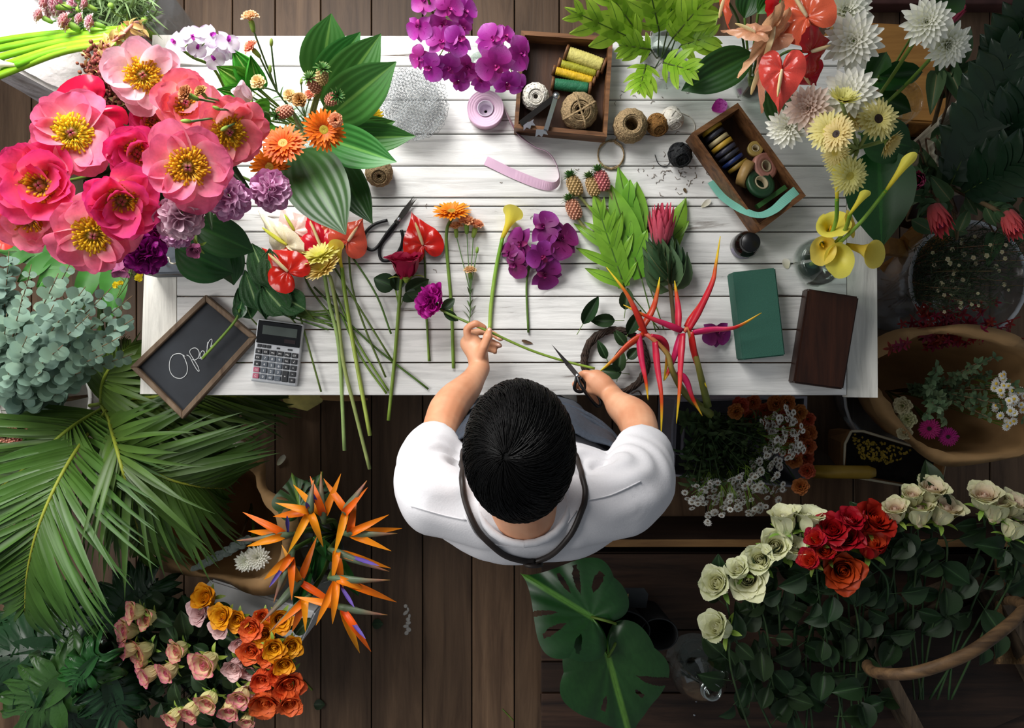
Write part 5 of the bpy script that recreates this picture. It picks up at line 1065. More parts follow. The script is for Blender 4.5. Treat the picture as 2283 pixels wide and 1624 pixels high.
for i, (x, y, z, r, k, v, tx, ty, l) in enumerate((
    (318, 168, 1.26, 84, 'pale', 0, 0, .05, 'palest pink peony at the top of the bunch with bright yellow centre'), (160, 298, 1.34, 98, 'pink', 0, -.1, .1, 'large open pink peony at the outer edge of the bunch above the double one'),
    (418, 372, 1.38, 100, 'pink', 0, .05, -.1, 'large open pink peony in the middle front, yellow stamens facing up'), (308, 340, 1.3, 84, 'deep', 1, -.1, -.2, 'deep pink peony tilted away in the middle of the bunch'),
    (508, 292, 1.28, 86, 'salmon', 0, .3, -.25, 'light pink peony nearest the orange gerberas, tilted outward'), (412, 232, 1.27, 84, 'salmon', 1, .1, .2, 'salmon pink peony behind the tan carnations'),
    (92, 415, 1.34, 104, 'hot', 1, -.25, .05, 'shaggy hot pink peony with folded inner petals at the outer edge'), (66, 492, 1.3, 80, 'salmon', 1, -.25, -.2, 'coral pink peony cut by the edge of the picture'),
    (208, 522, 1.34, 96, 'pink', 0, -.05, -.25, 'open pink peony lowest in the bunch above the eucalyptus'), (272, 445, 1.36, 92, 'hot', 1, -.02, -.3, 'hot pink cupped peony between the lowest and the middle one'),
    (60, 380, 1.24, 60, 'hot', 1, -.5, .2, 'small hot pink peony peeping out behind the shaggy one'), (340, 270, 1.2, 60, 'deep', 1, 0, .2, 'dark pink peony low inside the bunch'))):
    flower('peony', l, 'flower', HPE[k][v], x, y, z, r, (tx, ty), i * 1.3, via=[(x * .55 + PVX * .45, y * .55 + PVY * .45, z - .22), (PVX, PVY, 1.02)], end=(PVX + i % 4 * 6 - 8, PVY + i % 3 * 6 - 6, ZT + .03), rs=.0038, group='open pink peonies', off=.2)
MV = {'mauve': petalmat('mauve_petal', [(0, '#dc9cc6'), (1, '#f0c8e2')], outer='#d896c4', trans=.3, nz=.1), 'grey': petalmat('greyish_pink_petal', [(0, '#cc9cb4'), (1, '#eed4de')], outer='#cc9cb6', trans=.3)}
PLUM = petalmat('plum_petal', [(0, '#7a0c5c'), (1, '#a81e8a')], outer='#8a0e6c', trans=.2, nz=.12); PBUD = petalmat('pink_bud_petal', [(0, '#b05a84'), (1, '#d898b4')], outer='#b8608e', trans=.25); PBW = petalmat('pale_bud_petal', [(0, '#d9a0b8'), (1, '#f0dce2')], outer='#eccdd8', trans=.3)
HM_ = head('double', 'mauve', [MV['mauve']]); HG_ = head('double', 'greyp', [MV['grey']], 1); HPL = head('double', 'plum', [PLUM]); HB = head('bud', 'pinkbud', [PBUD, G_BUD]); HBW = head('bud', 'palebud', [PBW, G_BUD])
for x, y, z, r, hd, tx, ty, l in ((510, 442, 1.3, 56, HM_, .1, -.3, 'mauve double peony below the large open pink one'), (602, 424, 1.25, 52, HM_, .2, -.2, 'mauve double peony nearest the big hosta leaf'), (402, 482, 1.33, 62, HG_, -.05, -.4, 'greyish pink ruffled double peony'), (396, 524, 1.24, 36, HM_, 0, -.5, 'small mauve double peony under the greyish one'),
    (322, 566, 1.24, 52, HPL, 0, -.4, 'dark plum double peony above the tin chest'), (358, 515, 1.18, 44, HPL, 0, -.2, 'darker plum peony half hidden behind its neighbours')):
    flower('peony', l, 'flower', hd, x, y, z, r, (tx, ty), x * .1, via=[(x * .5 + PVX * .5, y * .5 + PVY * .5, z - .2), (PVX, PVY, 1.02)], end=(PVX, PVY + x % 7, ZT + .03), rs=.0036, group='double peonies', off=.3)
for x, y, z, r, hd, d, l in ((432, 562, 1.22, 27, HB, (0, -.5, .6), 'closed pink peony bud over the dark hosta leaf'), (268, 606, 1.16, 34, HB, (.1, -.9, .3), 'half open pink peony bud hanging over the eucalyptus'), (534, 200, 1.22, 34, HBW, (-.5, .6, .5), 'pale pink round peony bud at the top beside the peach carnations')):
    flower('peony', l, 'flower', hd, x, y, z, r, d=d, via=[(x * .5 + PVX * .5, y * .5 + PVY * .5, z - .2), (PVX, PVY, 1.02)], end=(PVX + 4, PVY, ZT + .03), rs=.0034, group='peony buds', off=.8)
# leaves through the bunch, red anthurium behind it
for i, (a, b, w) in enumerate((((400, 330), (240, 240), 26), ((420, 330), (300, 250), 24), ((400, 360), (180, 400), 26), ((430, 400), (390, 300), 22), ((450, 380), (470, 500), 24), ((410, 380), (340, 470), 26), ((400, 400), (240, 470), 24), ((420, 360), (230, 350), 24), ((470, 330), (560, 430), 22), ((400, 300), (130, 380), 24))):
    rt = T('peony_leaf', 'lance shaped green leaf showing between the peony blooms', 'leaf', P(*a, 1.08), 'leaves among the peonies'); leaf(rt, 'oval', G_ROSE, P(*a, 1.08), P(*b, 1.2), w * S(1.1), var=i % 3, name='blade'); stem(rt, [P(*a, 1.08), P(PVX, PVY, 1.0)], .002)
anthurium('dark red anthurium behind the outer pink peonies', (200, 250), (90, 320), 76, [A_RED], (PVX, PVY, ZT + .05), [(300, 300, 1.1)], 1.2, group=None)
anthurium('red anthurium tip at the edge of the picture under the coral peony', (20, 520), (-20, 500), 40, [A_CORAL], (PVX - 30, PVY + 30, ZT + .3), [(200, 450, 1.05)], 1.12, group=None)
# ---------------------------------------------------------------- white vanda orchids, basil leaf, peach carnations
K_VAN = petalmat('white_orchid', [(0, '#efe4f0'), (.6, '#eee6f2'), (1, '#d4b4dc')], trans=.35, nz=.04); K_VLIP = petalmat('violet_lip', [(0, '#9a1a90'), (1, '#b83ab0')])
HO_W = [head('orchid', 'van', [K_VAN, K_VLIP], v) for v in (0, 1)]
orchid_spray('white and lilac orchid spray at the top corner of the table', [(400, 106, 1.12), (430, 128, 1.1), (478, 155, 1.06), (520, 240, ZT + .2)], [(392, 96, 1.14, 27, -.4, .2), (428, 80, 1.14, 25, 0, .4), (470, 80, 1.15, 27, .1, .3), (508, 92, 1.14, 28, .3, .2), (440, 108, 1.12, 22, 0, -.1), (478, 132, 1.12, 24, .2, -.3), (504, 112, 1.11, 24, .4, 0)], HO_W, .0035, smat=G_STEM)
HVX, HVY = 690, 300
vessel('hosta_vase', 'clear glass vase under the hosta leaves and orange gerberas', 'vase', HVX, HVY, ZT, [(.045, 0), (.05, .01), (.05, .2)], M_GLASS, water=.7)
G_BASIL = petalmat('bright_crinkled_leaf', [(0, '#3f8a24'), (1, '#56a032')], vein='#a4c468', trans=.25, nz=.25, nscale=30)
for i, (a, b, w) in enumerate((((560, 200), (486, 150), 34), ((570, 190), (520, 112), 30), ((575, 200), (560, 130), 24), ((560, 215), (490, 200), 26), ((600, 250), (545, 250), 30), ((600, 270), (560, 300), 28))):
    rt = T('crinkled_leaf', ('bright green crinkled leaf below the white orchids', 'upright bright crinkled leaf touching the white orchids', 'small bright crinkled leaf by the peach carnation', 'bright crinkled leaf behind the pale peony bud', 'dark crinkled leaf under the peach carnations', 'dark crinkled leaf above the orange gerberas')[i], 'leaf', P(*a, 1.06), 'bright crinkled leaves'); leaf(rt, 'puck', G_BASIL, P(*a, 1.07), P(*b, 1.14), w * S(1.1), var=i % 3, name='blade', zs=.1); stem(rt, [P(*a, 1.07), P(HVX - 20, HVY - 20, ZT + .2)], .002)
TAN = petalmat('tan_carnation', [(0, '#a8642c'), (1, '#c08a58')], trans=.2); HCA['t'] = head('carnation', 't', [TAN])
spray('carnation_spray', 'tall peach carnation spray standing above the table edge', [(HCA['c'], 557, 36, 1.2, 22, (-.1, .8, .5)), (HCA['o'], 558, 104, 1.16, 20, (-.5, .5, .6)), (HCA['c'], 574, 182, 1.16, 19, (-.2, .2, 1)), (HBUD, 605, 92, 1.14, 7, (.1, .9, .3)), (HBUD, 602, 152, 1.12, 7, (.1, .8, .4))], (HVX, HVY, ZT + .05), ZT, node=(618, 205, 1.04), rs=.0026)
spray('carnation_spray', 'tan carnation spray reaching across the salmon peony', [(HCA['t'], 412, 208, 1.4, 22, (-.6, .2, .7)), (HCA['t'], 446, 202, 1.38, 16, (-.3, .4, .7)), (HBUD, 412, 270, 1.38, 9, (-.9, 0, .3)), (HBUD, 498, 288, 1.34, 8, (-.6, -.6, .5)), (HBUD, 480, 240, 1.36, 7, (-.8, .3, .5))], (HVX, HVY, ZT + .05), ZT, node=(590, 250, 1.12), rs=.0028)
spray('carnation_spray', 'small peach carnation spray between the pineapples', [(HCA['c'], 645, 212, 1.12, 17, (0, .3, 1)), (HCA['t'], 668, 222, 1.13, 18, (.1, .1, 1)), (HCA['o'], 690, 210, 1.12, 13, (.2, .4, .8)), (HBUD, 672, 180, 1.1, 6, (.2, .8, .5))], (HVX, HVY, ZT + .05), ZT, node=(680, 262, 1.0))
spray('carnation_spray', 'coral carnation lying over the brightest orange gerbera', [(HCA['o'], 748, 268, 1.22, 18, (.3, -.3, 1)), (HBUD, 728, 250, 1.2, 8, (.3, .3, .9))], (HVX, HVY, ZT + .05), ZT, node=(700, 255, 1.08), lf=False)
# hosta leaves
for i, (a, b, w, z, z1, l) in enumerate((((714, 190), (738, 34), 56, 1.0, 1.12, 'broad hosta leaf standing highest over the table edge'), ((712, 200), (800, 76), 44, 1.0, 1.12, 'hosta leaf second from the top, behind the pointed one'), ((728, 245), (846, 80), 56, 1.02, 1.16, 'pointed hosta leaf between the second and the widest leaf'), ((732, 262), (876, 144), 60, 1.04, 1.2, 'wide dark hosta leaf beside the orchids above the chicken wire'), ((770, 300), (876, 272), 28, .98, 1.06, 'small hosta leaf hidden behind the yellow gerbera'),
    ((745, 310), (920, 304), 38, 1.0, 1.1, 'long pointed hosta leaf reaching the chicken wire'), ((718, 306), (874, 358), 48, 1.06, 1.18, 'hosta leaf lying over the raffia ball'), ((664, 338), (764, 512), 74, 1.08, 1.22, 'largest hosta leaf pointing down over the anthuriums'), ((740, 350), (826, 492), 42, 1.0, 1.1, 'narrow dark hosta leaf behind the largest one'))):
    rt = T('hosta_leaf', l, 'leaf', P(HVX, HVY, ZT + .05), 'hosta leaves in the vase'); leaf(rt, 'hosta', G_HOSTA if i not in (7, 8) else G_DARKLEAF, P(*a, z), P(*b, z1), w * S(z1), name='blade', zs=(P(*a, z) - P(*b, z1)).length * .7); stem(rt, [P(*a, z), P(*a, z).lerp(P(HVX, HVY, ZT + .05), .6), P(HVX, HVY, ZT + .05)], .0035)
for a, b, w, z, l in (((430, 500), (568, 562), 44, 1.1, 'dark pointed hosta leaf below the mauve peonies'), ((392, 552), (522, 610), 54, 1.06, 'broad dark hosta leaf drooping over the tin chest'), ((500, 520), (522, 640), 34, 1.02, 'dark hosta leaf hanging over the edge of the tin chest')):
    rt = T('hosta_leaf', l, 'leaf', P(PVX, PVY, ZT + .1), 'dark hosta leaves under the peonies'); leaf(rt, 'hosta', G_DARKLEAF, P(*a, z), P(*b, z - .03), w * S(z), name='blade', zs=.12); stem(rt, [P(*a, z), P(PVX, PVY + 20, 1.0), P(PVX, PVY, ZT + .1)], .0035)
# orange gerberas, pineapples
for x, y, z, r, tx, ty, hd, l in ((722, 290, 1.2, 48, 0, .1, HG_O, 'brightest orange gerbera facing up beside the hosta leaves'), (632, 322, 1.18, 52, -.3, .6, HG_O, 'dark orange gerbera tilted up beside the salmon peony'), (602, 372, 1.12, 46, -.3, -.1, HG_O, 'orange gerbera partly under the mauve peony'), (826, 262, 1.02, 34, .4, .3, head('gerbera', 'ylw', [petalmat('yellow_ray', [(0, '#e0b010'), (1, '#f0d028')]), D_OR]), 'yellow gerbera peeping out between hosta leaves')):
    flower('gerbera', l, 'flower', hd, x, y, z, r, (tx, ty), x, via=[(x * .5 + HVX * .5, y * .5 + HVY * .5, z - .12)], end=(HVX, HVY, ZT + .04), rs=.0042, smat=G_HAIRY, group='orange and yellow gerberas in the vase', off=.2)
for x, y, z, d, hd, l in ((718, 168, 1.18, (.2, .6, .9), HP_T, 'mini pineapple with topmost crown among the hosta leaves'), (698, 188, 1.16, (-.3, .5, .9), HP_P, 'mini pineapple just below the topmost one'), (742, 220, 1.15, (.7, .1, .8), HP_P, 'mini pineapple pointing at the wide hosta leaf'), (632, 250, 1.16, (-.7, -.4, .5), HP_P, 'pink mini pineapple beside the orange gerbera'), (528, 268, 1.24, (-.9, -.1, .3), HP_T, 'tan mini pineapple lying across the light pink peony')):
    pineapple(l, (x, y, z), d, 13, (HVX, HVY, ZT + .06), hd, [(x * .4 + HVX * .6, y * .4 + HVY * .6, 1.0)], 'mini pineapples in the hosta vase')
# ---------------------------------------------------------------- top corner: bucket of pink carnations, callas, hanging amaranth
vessel('clear_bucket', 'clear plastic bucket at the top corner holding carnations and amaranth', 'bucket', 463, 183, 0, [(.085, 0), (.1, .3), (.127, .76)], M_PLASTIC, rim=(.005, M_RIM))
BX = P(463, 183, 0)
K_VAR = petalmat('variegated_carnation', [(0, '#c24a6c'), (.75, '#cf5f7e'), (.95, '#f0d8dc')], trans=.2, nz=.2, speck='#f2dfe0'); HCV = head('carnation', 'v', [K_VAR]); R = random.Random(2)
for i, (x, y, r) in enumerate(((86, 34, 13), (98, 6, 14), (118, 14, 16), (142, 46, 15), (162, 14, 16), (200, 50, 14), (108, 28, 12), (138, 30, 13), (176, 42, 11), (130, 4, 14), (188, 8, 12), (150, 56, 12))):
    flower('carnation', 'pink and white variegated carnation spilling from the clear bucket', 'flower', HCV, x, y, 1.02 + R.uniform(-.03, .05), r * 1.5, d=(-.8, .2 + R.uniform(-.4, .2), .5), via=[(215 + R.uniform(-20, 20), 10 + y * .5, .94), (300, 20, .7)], end=(463 + R.uniform(-20, 20), 183 + R.uniform(-20, 20), .03), rs=.002, smat=G_CARN, group='variegated pink carnations', off=1.4)
rt = T('carnation_foliage', 'tangle of thin green carnation stems and buds in the clear bucket', 'foliage', BX); rt['kind'] = 'stuff'; mb = MB(); mb2 = MB()
for i in range(150):
    x, y = R.uniform(165, 335), R.uniform(-40, 58); z = R.uniform(.84, 1.02); a = P(x, y, z); e = BX + V((R.uniform(-.06, .06), R.uniform(-.06, .06), .6)); b = a.lerp(e, .5) + V((0, 0, .05))
    tube(mb, cr([a, b, e], 4), .0012, 4, False)
    for k in range(3): petal(mb, .06, .0022, frame(a.lerp(b, .3 * k), (a - b), R.uniform(0, 6)), STRIP, 20, 60, nl=4, nw=1)
    if i % 5 == 0: ball(mb2, .0075, Matrix.Translation(a), 8, 6)
O('stems', (mb, G_CARN), rt); O('buds', (mb2, G_BUD), rt)
C_WH = petalmat('white_calla', [(0, '#a8c04a'), (.3, '#e8e6c8'), (1, '#f2efe2')], trans=.25); HKW = head('calla', 'w', [C_WH]); G_LIME = petalmat('lime_stem', [(0, '#7fb81e'), (1, '#a4cc3a')], rough=.3, trans=.1)
for i, (y0, y1, z, ln) in enumerate(((70, 66, 1.0, -60), (82, 72, 1.02, -60), (96, 78, 1.03, -50), (112, 84, 1.04, -40), (126, 92, 1.05, -30))):
    calla('bright green calla lily stem in the bunch lying over the plinth', (ln - 20, y0 + 40 + i * 6, z - .01), (ln - 110, y0 + 70 + i * 8, z), .6, [(20, y0 + 18 + i * 4, z), (140, (y0 + y1) / 2 + 6, z + .01), (262, y1, z), (310, 60, .8)], (440, 160, .3), 'calla lily stems over the plinth', .0085, HKW, G_LIME)
calla('white calla lily at the edge of the picture over the plinth', (42, 146, 1.06), (-30, 138, 1.06), .66, [(110, 118, 1.06), (200, 102, 1.06), (262, 96, 1.05), (310, 60, .8)], (440, 160, .3), None, .0085, HKW, G_LIME)
AM_L = petalmat('dried_yellow_leaf', [(0, '#c9a85a'), (1, '#e0cc86')], trans=.3, nz=.2); AM_S = petalmat('pink_amaranth_stem', [(0, '#c9887a'), (1, '#b86a66')], trans=0); AM_T = petalmat('amaranth_tassel', [(0, '#6a2a30'), (1, '#8a4a3c')], trans=.1, nz=.3)
for i in range(7):
    x0 = 215 + i * 12; c = [(440, 150, .2), (335, 70 + 3 * i, .68), (305, 50 + 4 * i, 1.06), (272 - 8 * i, 78 + 5 * i, 1.13), (x0 - 16, 140 + 6 * i, 1.12), (x0 - 2, 210 + 3 * i, 1.06), (x0 + 25, 250, .95)]
    rt = T('amaranth', 'hanging amaranth stem with dried yellow leaves behind the palest peony', 'flower', P(*c[0]), 'hanging amaranth'); q = cr([P(*k) for k in c], 8); stem(rt, q, [.004, .0034, .002], AM_S, 1, 6); mb = MB(); mt = MB()
    for k in range(14, 48):
        p = q[min(k, len(q) - 1)]
        if k % 2: petal(mb, R.uniform(.018, .036), R.uniform(.006, .010), frame(p, (R.uniform(-1, 1), R.uniform(-1, 1), R.uniform(.2, 1)), R.uniform(0, 6)), OVATE, 50, 110, cup=1.4, nl=4, nw=2)
        if k > 28:
            for j in range(8): ball(mt, R.uniform(.003, .006), Matrix.Translation(p + V((R.uniform(-.022, .022), R.uniform(-.022, .022), R.uniform(-.02, .01)))), 6, 4)
    O('dried_leaves', (mb, AM_L), rt); O('tassel', (mt, AM_T), rt)
# ---------------------------------------------------------------- left edge: fan leaf, eucalyptus, yellow orchid specks, mini pineapple bunch, white bucket
fern('bright green pleated fan leaf spreading under the peonies', (262, 560), (-10, 560), [(.0, 150, 120, 75), (.12, 150, 130, 60), (.3, 130, 120, 45), (.5, 110, 90, 32), (.7, 70, 60, 22)], 40, .78, .8, mat=petalmat('fan_leaf', [(0, '#3f7028'), (1, '#4f8434')], trans=.15, rough=.35, spec=.5), lw=.17, name='fan_leaf', end=(330, 560, .5))
vessel('eucalyptus_pail', 'translucent white plastic pail under the eucalyptus', 'bucket', 222, 880, 0, [(.11, 0), (.125, .2), (.14, .36)], plain('white_plastic_pail', '#b9b7b0', .4), rim=(.006, plain('white_rim', '#dcdad4', .35)))
EB = P(222, 880, .05); R = random.Random(12)
tips = ((20, 560, .86), (70, 590, .9), (130, 610, .92), (190, 640, .94), (250, 640, .94), (295, 660, .92), (300, 710, .9), (270, 750, .93), (200, 700, .98), (120, 680, .98), (50, 660, .94), (15, 700, .9), (-10, 760, .86), (60, 750, .95), (140, 770, .97), (20, 830, .85), (90, 830, .88), (230, 790, .9), (180, 830, .82), (295, 790, .82), (60, 890, .72), (-15, 640, .86), (130, 880, .7), (160, 580, .84))
for i, t in enumerate(tips):
    rt = T('eucalyptus_branch', 'silver green eucalyptus branch with round paired leaves at the table end', 'branch', EB, 'silver dollar eucalyptus branches'); m = P(*t).lerp(EB + V((0, 0, .4)), .55) + V((0, 0, .08)); q = cr([EB, EB + V((0, 0, .33)), m, P(*t)], 8); stem(rt, q, [.003, .0026, .002, .001], WOODST, 1, 5); mb = MB(); n = len(q)
    for k in range(14, n * 2 - 2, 2 if i % 3 else 1):
        f = k / (2 * n - 2); p = q[min(n - 1, k // 2)]; ax = (q[min(n - 1, k // 2 + 1)] - q[max(0, k // 2 - 1)]).normalized(); sz = (.040 - .022 * max(0, f - .55) * 2) * R.uniform(.6, 1.2)
        for sg in (0, pi):
            a = k * 1.35 + sg; d = frame(p, ax, a).to_3x3() @ V((0, 1, 0)); d = (d + ax * .25 + V((0, 0, .15))).normalized(); up = (V((0, 0, 1)) * .9 + ax * .5 + V((R.uniform(-.4, .4), R.uniform(-.4, .4), 0)))
            petal(mb, sz * 1.25, sz * .62, along(p, p + d, 1, up, zs=1), DISC, 86, 100, fold=.1, nl=4, nw=2)
    O('leaves', (mb, G_EUC), rt)
HYO = head('orchid', 'yel', [petalmat('yellow_orchid', [(0, '#d8b014'), (1, '#ecd020')]), petalmat('yellow_lip', [(0, '#c89a10'), (1, '#f0d838')])])
orchid_spray('small yellow dancing orchid sprigs below the plum peony', [(300, 560, 1.0), (290, 620, .95), (262, 660, .92), (330, 520, .9)], [(276, 546, 1.0, 9, 0, 0), (232, 594, .95, 7, 0, -.2), (270, 588, .95, 7, 0, 0), (308, 622, .95, 9, .2, 0), (312, 612, .94, 7, 0, 0), (258, 636, .92, 8, 0, 0), (268, 632, .93, 7, .3, 0)], [HYO], .0012)
for i, (x, y, hd) in enumerate(((28, 938, HP_P), (34, 962, HP_P), (30, 990, HP_P), (4, 992, HP_P), (76, 950, HP_P), (88, 985, HP_P), (58, 1000, HP_P), (96, 962, HP_T))):
    pineapple('small reddish pineapple in the bunch at the edge beside the palm fronds', (x, y, .4 - .01 * (i % 3)), (-.8, .1 * (i % 3) - .1, .5), 15, (150 + i * 5, 935 + 3 * i, .3), hd, (), 'reddish mini pineapples on the floor')
for i in range(8):
    rt = T('pineapple_leaf_spray', 'dark leafy spray among the reddish mini pineapples', 'leaf', P(100, 975, .36), 'leafy sprays by the mini pineapples'); mb = MB(); c = P(50 + 11 * i, 955 + (i * 37) % 55, .37)
    for k in range(8): petal(mb, .06, .008, frame(c, (-.6, R.uniform(-.5, .5), .6), k * .8), STRIP, 30, 80, nl=4, nw=2)
    O('leaves', (mb, G_ROSE), rt)
# ---------------------------------------------------------------- palm fronds
def palm(label, pts, Ls, n=34, seed=1, end=None, drp=.35, spread=58, sides=(1, -1)):
    R = random.Random(seed); q = cr([P(*k) for k in pts], 10); rt = T('palm_frond', label, 'leaf', q[0], 'palm fronds'); stem(rt, q, [.006, .0045, .002], petalmat('palm_rachis%d' % seed, [(0, '#7a8a30'), (1, '#94962e')], trans=0), 1, 6, 'rachis'); mb = MB()
    n = int(n * 1.25)
    for k in range(n):
        f = .06 + .93 * k / n; x = f * (len(q) - 1); i = int(x); p = q[i].lerp(q[min(i + 1, len(q) - 1)], x - i); ax = (q[min(i + 1, len(q) - 1)] - q[max(0, i - 1)]).normalized(); sd = ax.cross(V((0, 0, 1))).normalized()
        for sg in sides:
            L = lerp(Ls, f) * R.uniform(.85, 1.1); an = math.radians(spread - 30 * f + R.uniform(-6, 6)); d = (ax * math.cos(an) + sd * sg * math.sin(an) + V((0, 0, .12 + R.uniform(-.06, .06)))).normalized()
            petal(mb, L, .0082 * R.uniform(.8, 1.2), along(p, p + d, 1, V((0, 0, 1)) + sd * sg * R.uniform(-.5, .5), zs=1), [.35, .85, 1, .95, .8, .6, .35, .02], 88, 104 + 60 * drp * R.uniform(.3, 1.2), fold=.3, nl=7, nw=2)
    O('leaflets', (mb, G_PALM), rt); return rt
palm('longest palm frond arching down the edge of the picture', [(250, 900, .5), (160, 1020, .72), (95, 1150, .8), (62, 1270, .76), (55, 1370, .66)], [.26, .36, .34, .26, .12], 44, 1)
palm('palm frond reaching towards the kraft paper bouquet', [(225, 900, .5), (280, 1010, .7), (360, 1062, .72), (440, 1085, .68), (500, 1090, .6)], [.22, .34, .30, .2, .08], 38, 2)
palm('palm frond lying beneath the chalkboard corner', [(200, 905, .45), (300, 890, .62), (420, 880, .64), (540, 885, .58), (610, 890, .5)], [.2, .3, .26, .2, .08], 34, 3, spread=40)
palm('drooping palm frond between the two long ones', [(235, 910, .5), (260, 1000, .74), (290, 1110, .74), (310, 1190, .62), (320, 1250, .5)], [.18, .28, .28, .2, .08], 30, 4, spread=42)
palm('short dark palm frond under the eucalyptus', [(225, 900, .5), (230, 850, .66), (260, 800, .66), (290, 770, .6)], [.18, .24, .2, .08], 22, 5)
palm('palm frond spreading to the picture edge below the mini pineapples', [(230, 910, .5), (150, 960, .66), (60, 1040, .66), (-30, 1110, .6)], [.2, .3, .26, .1], 30, 6)
palm('palm frond behind the chalkboard pointing at the fallen petals', [(240, 915, .45), (330, 950, .58), (430, 970, .56), (510, 985, .48)], [.2, .28, .22, .08], 28, 7)
# ---------------------------------------------------------------- top: bright orchids, fern in a jar, anthurium vase
vessel('orchid_vase', 'small clear glass vase under the bright purple orchids', 'vase', 1075, 170, ZT, [(.03, 0), (.034, .01), (.03, .16)], M_GLASS, water=.6)
orchid_spray('bright purple orchid spray leaning over the ribbon roll', [(1170, 110, 1.1), (1120, 120, 1.12), (1085, 150, 1.0), (1075, 170, ZT + .03)],
    [(1098, 90, 1.2, 40, -.1, .3), (1105, 145, 1.22, 46, .1, -.4), (1160, 120, 1.16, 40, .7, .1), (1130, 185, 1.12, 34, .4, -.6), (1075, 178, 1.12, 30, 0, -.6), (1150, 185, 1.1, 26, .6, -.6), (1125, 80, 1.12, 28, .5, .5)], HO_M, .003, smat=G_STEM, group='bright orchid sprays at the top of the table')
orchid_spray('bright purple orchid spray standing above the table edge', [(950, -20, 1.25), (965, 30, 1.2), (1000, 110, 1.12), (1040, 140, 1.0), (1075, 170, ZT + .03)],
    [(935, 60, 1.2, 34, -.6, 0), (985, 55, 1.2, 34, 0, -.3), (945, 5, 1.22, 30, -.2, .4), (1000, 20, 1.22, 36, .3, .3), (1035, 25, 1.2, 34, .6, .3), (1030, 60, 1.16, 28, .8, -.1), (985, 92, 1.2, 38, -.1, .2), (1022, 90, 1.2, 36, .3, .2), (935, 128, 1.14, 28, -.7, 0), (960, 150, 1.14, 34, -.4, -.3), (1000, 150, 1.14, 34, 0, -.4), (1040, 150, 1.12, 36, .2, -.5), (1022, 180, 1.1, 28, 0, -.8)], HO_M[::-1], .003, smat=G_STEM, group='bright orchid sprays at the top of the table')
FJX, FJY = 1470, 150
vessel('fern_jar', 'clear glass jar of water holding bright fern fronds', 'vase', FJX, FJY, ZT, [(.055, 0), (.06, .01), (.055, .1), (.05, .17), (.056, .2)], M_GLASS, water=.75)
FR = [(.08, 60, 62, 66), (.32, 84, 80, 50), (.58, 76, 72, 38), (.8, 50, 48, 28)]
G_FERNL = petalmat('bright_fern', [(0, '#86b62c'), (1, '#aed44a')], vein='#5f8a2c', rough=.35, trans=.45, hue=.012)
for i, (b, t, z1, w, k) in enumerate((((1430, 95), (1262, 18), 1.16, 18, .95), ((1420, 70), (1340, -40), 1.1, 20, .9), ((1470, 70), (1440, -60), 1.16, 22, .95), ((1500, 85), (1580, -10), 1.15, 20, .95), ((1490, 60), (1510, -60), 1.1, 20, .9), ((1440, 145), (1424, 208), 1.08, 16, .7), ((1480, 140), (1556, 160), 1.1, 14, .7), ((1520, 100), (1590, 80), 1.06, 18, .8), ((1450, 110), (1380, 100), 1.05, 14, .6), ((1520, 50), (1600, -40), 1.05, 20, .9))):
    fern(('bright fern frond pointing out past the thread tray', 'bright fern frond leaning over the floor behind the table', 'upright fern frond in the middle of the jar', 'fern frond leaning towards the red anthuriums', 'fern frond at the back of the jar', 'short fern frond hanging below the jar', 'fern frond tip over the dark anthurium leaf', 'curly fern frond touching the dark anthurium leaf', 'thin fern frond over the white planks beside the tray', 'fern frond behind the coral anthurium')[i], b, t, [(f, l * k, r * k, a) for f, l, r, a in FR], w * 1.15, 1.02, z1, G_FERNL, group='fern fronds in the jar', end=(FJX + i * 3 - 12, FJY + (i % 3) * 6 - 6, ZT + .03), lw=.19, droop=14)
AVX, AVY = 1672, 192
vessel('anthurium_vase', 'round clear glass vase holding coral and red anthuriums', 'vase', AVX, AVY, ZT, [(.03, 0), (.055, .03), (.06, .07), (.045, .12), (.04, .15), (.05, .17)], M_GLASS, water=.6)
AV = (AVX, AVY, ZT + .03); A_PEACH = petalmat('peach_waxy', [(0, '#dc9070'), (1, '#e6a684')], rough=.3, trans=.25, coat=.2); GA_ = 'anthuriums in the round vase'
for l, b, t, w, z, m, via, rl in (('largest coral anthurium hanging lowest over the ribbon box', (1744, 156), (1736, 243), 52, 1.2, A_CORAL, (1700, 150, 1.1), .2), ('coral red anthurium at the top behind the white dahlia', (1800, 38), (1752, -40), 62, 1.18, A_CORAL, (1745, 80, 1.05), 0), ('scarlet anthurium beside the big white dahlia', (1806, 115), (1850, 92), 58, 1.16, A_RED, (1745, 120, 1.05), .5), ('scarlet anthurium tucked under the largest coral one', (1790, 160), (1816, 190), 50, 1.08, A_RED, (1740, 150, 1.0), .5), ('coral anthurium bud folded at the top edge of the picture', (1618, -6), (1620, 58), 26, 1.18, A_CORAL, (1650, 60, 1.05), 1.1), ('coral anthurium in the middle over dark stems', (1790, 62), (1800, 90), 46, 1.12, A_CORAL, (1740, 90, 1.02), 0), ('red anthurium at the top edge beside coral ones', (1745, 20), (1775, -40), 46, 1.1, A_RED, (1720, 90, 1.0), .3),
    ('upper peach anthurium folded sideways', (1684, 74), (1618, 66), 30, 1.2, A_PEACH, (1690, 110, 1.08), .9), ('middle peach anthurium folded sideways', (1722, 60), (1662, 160), 30, 1.18, A_PEACH, (1700, 120, 1.06), -.8), ('narrow peach anthurium pointing to the ribbon box', (1700, 150), (1694, 238), 22, 1.14, A_PEACH, (1690, 150, 1.0), 1.0), ('peach anthurium half closed between its neighbours', (1735, 80), (1676, 105), 34, 1.16, A_PEACH, (1700, 130, 1.0), .4)):
    anthurium(l, b, t, w, [m], AV, [via], z, dz=-.02, roll=rl, group=GA_, rs=.003)
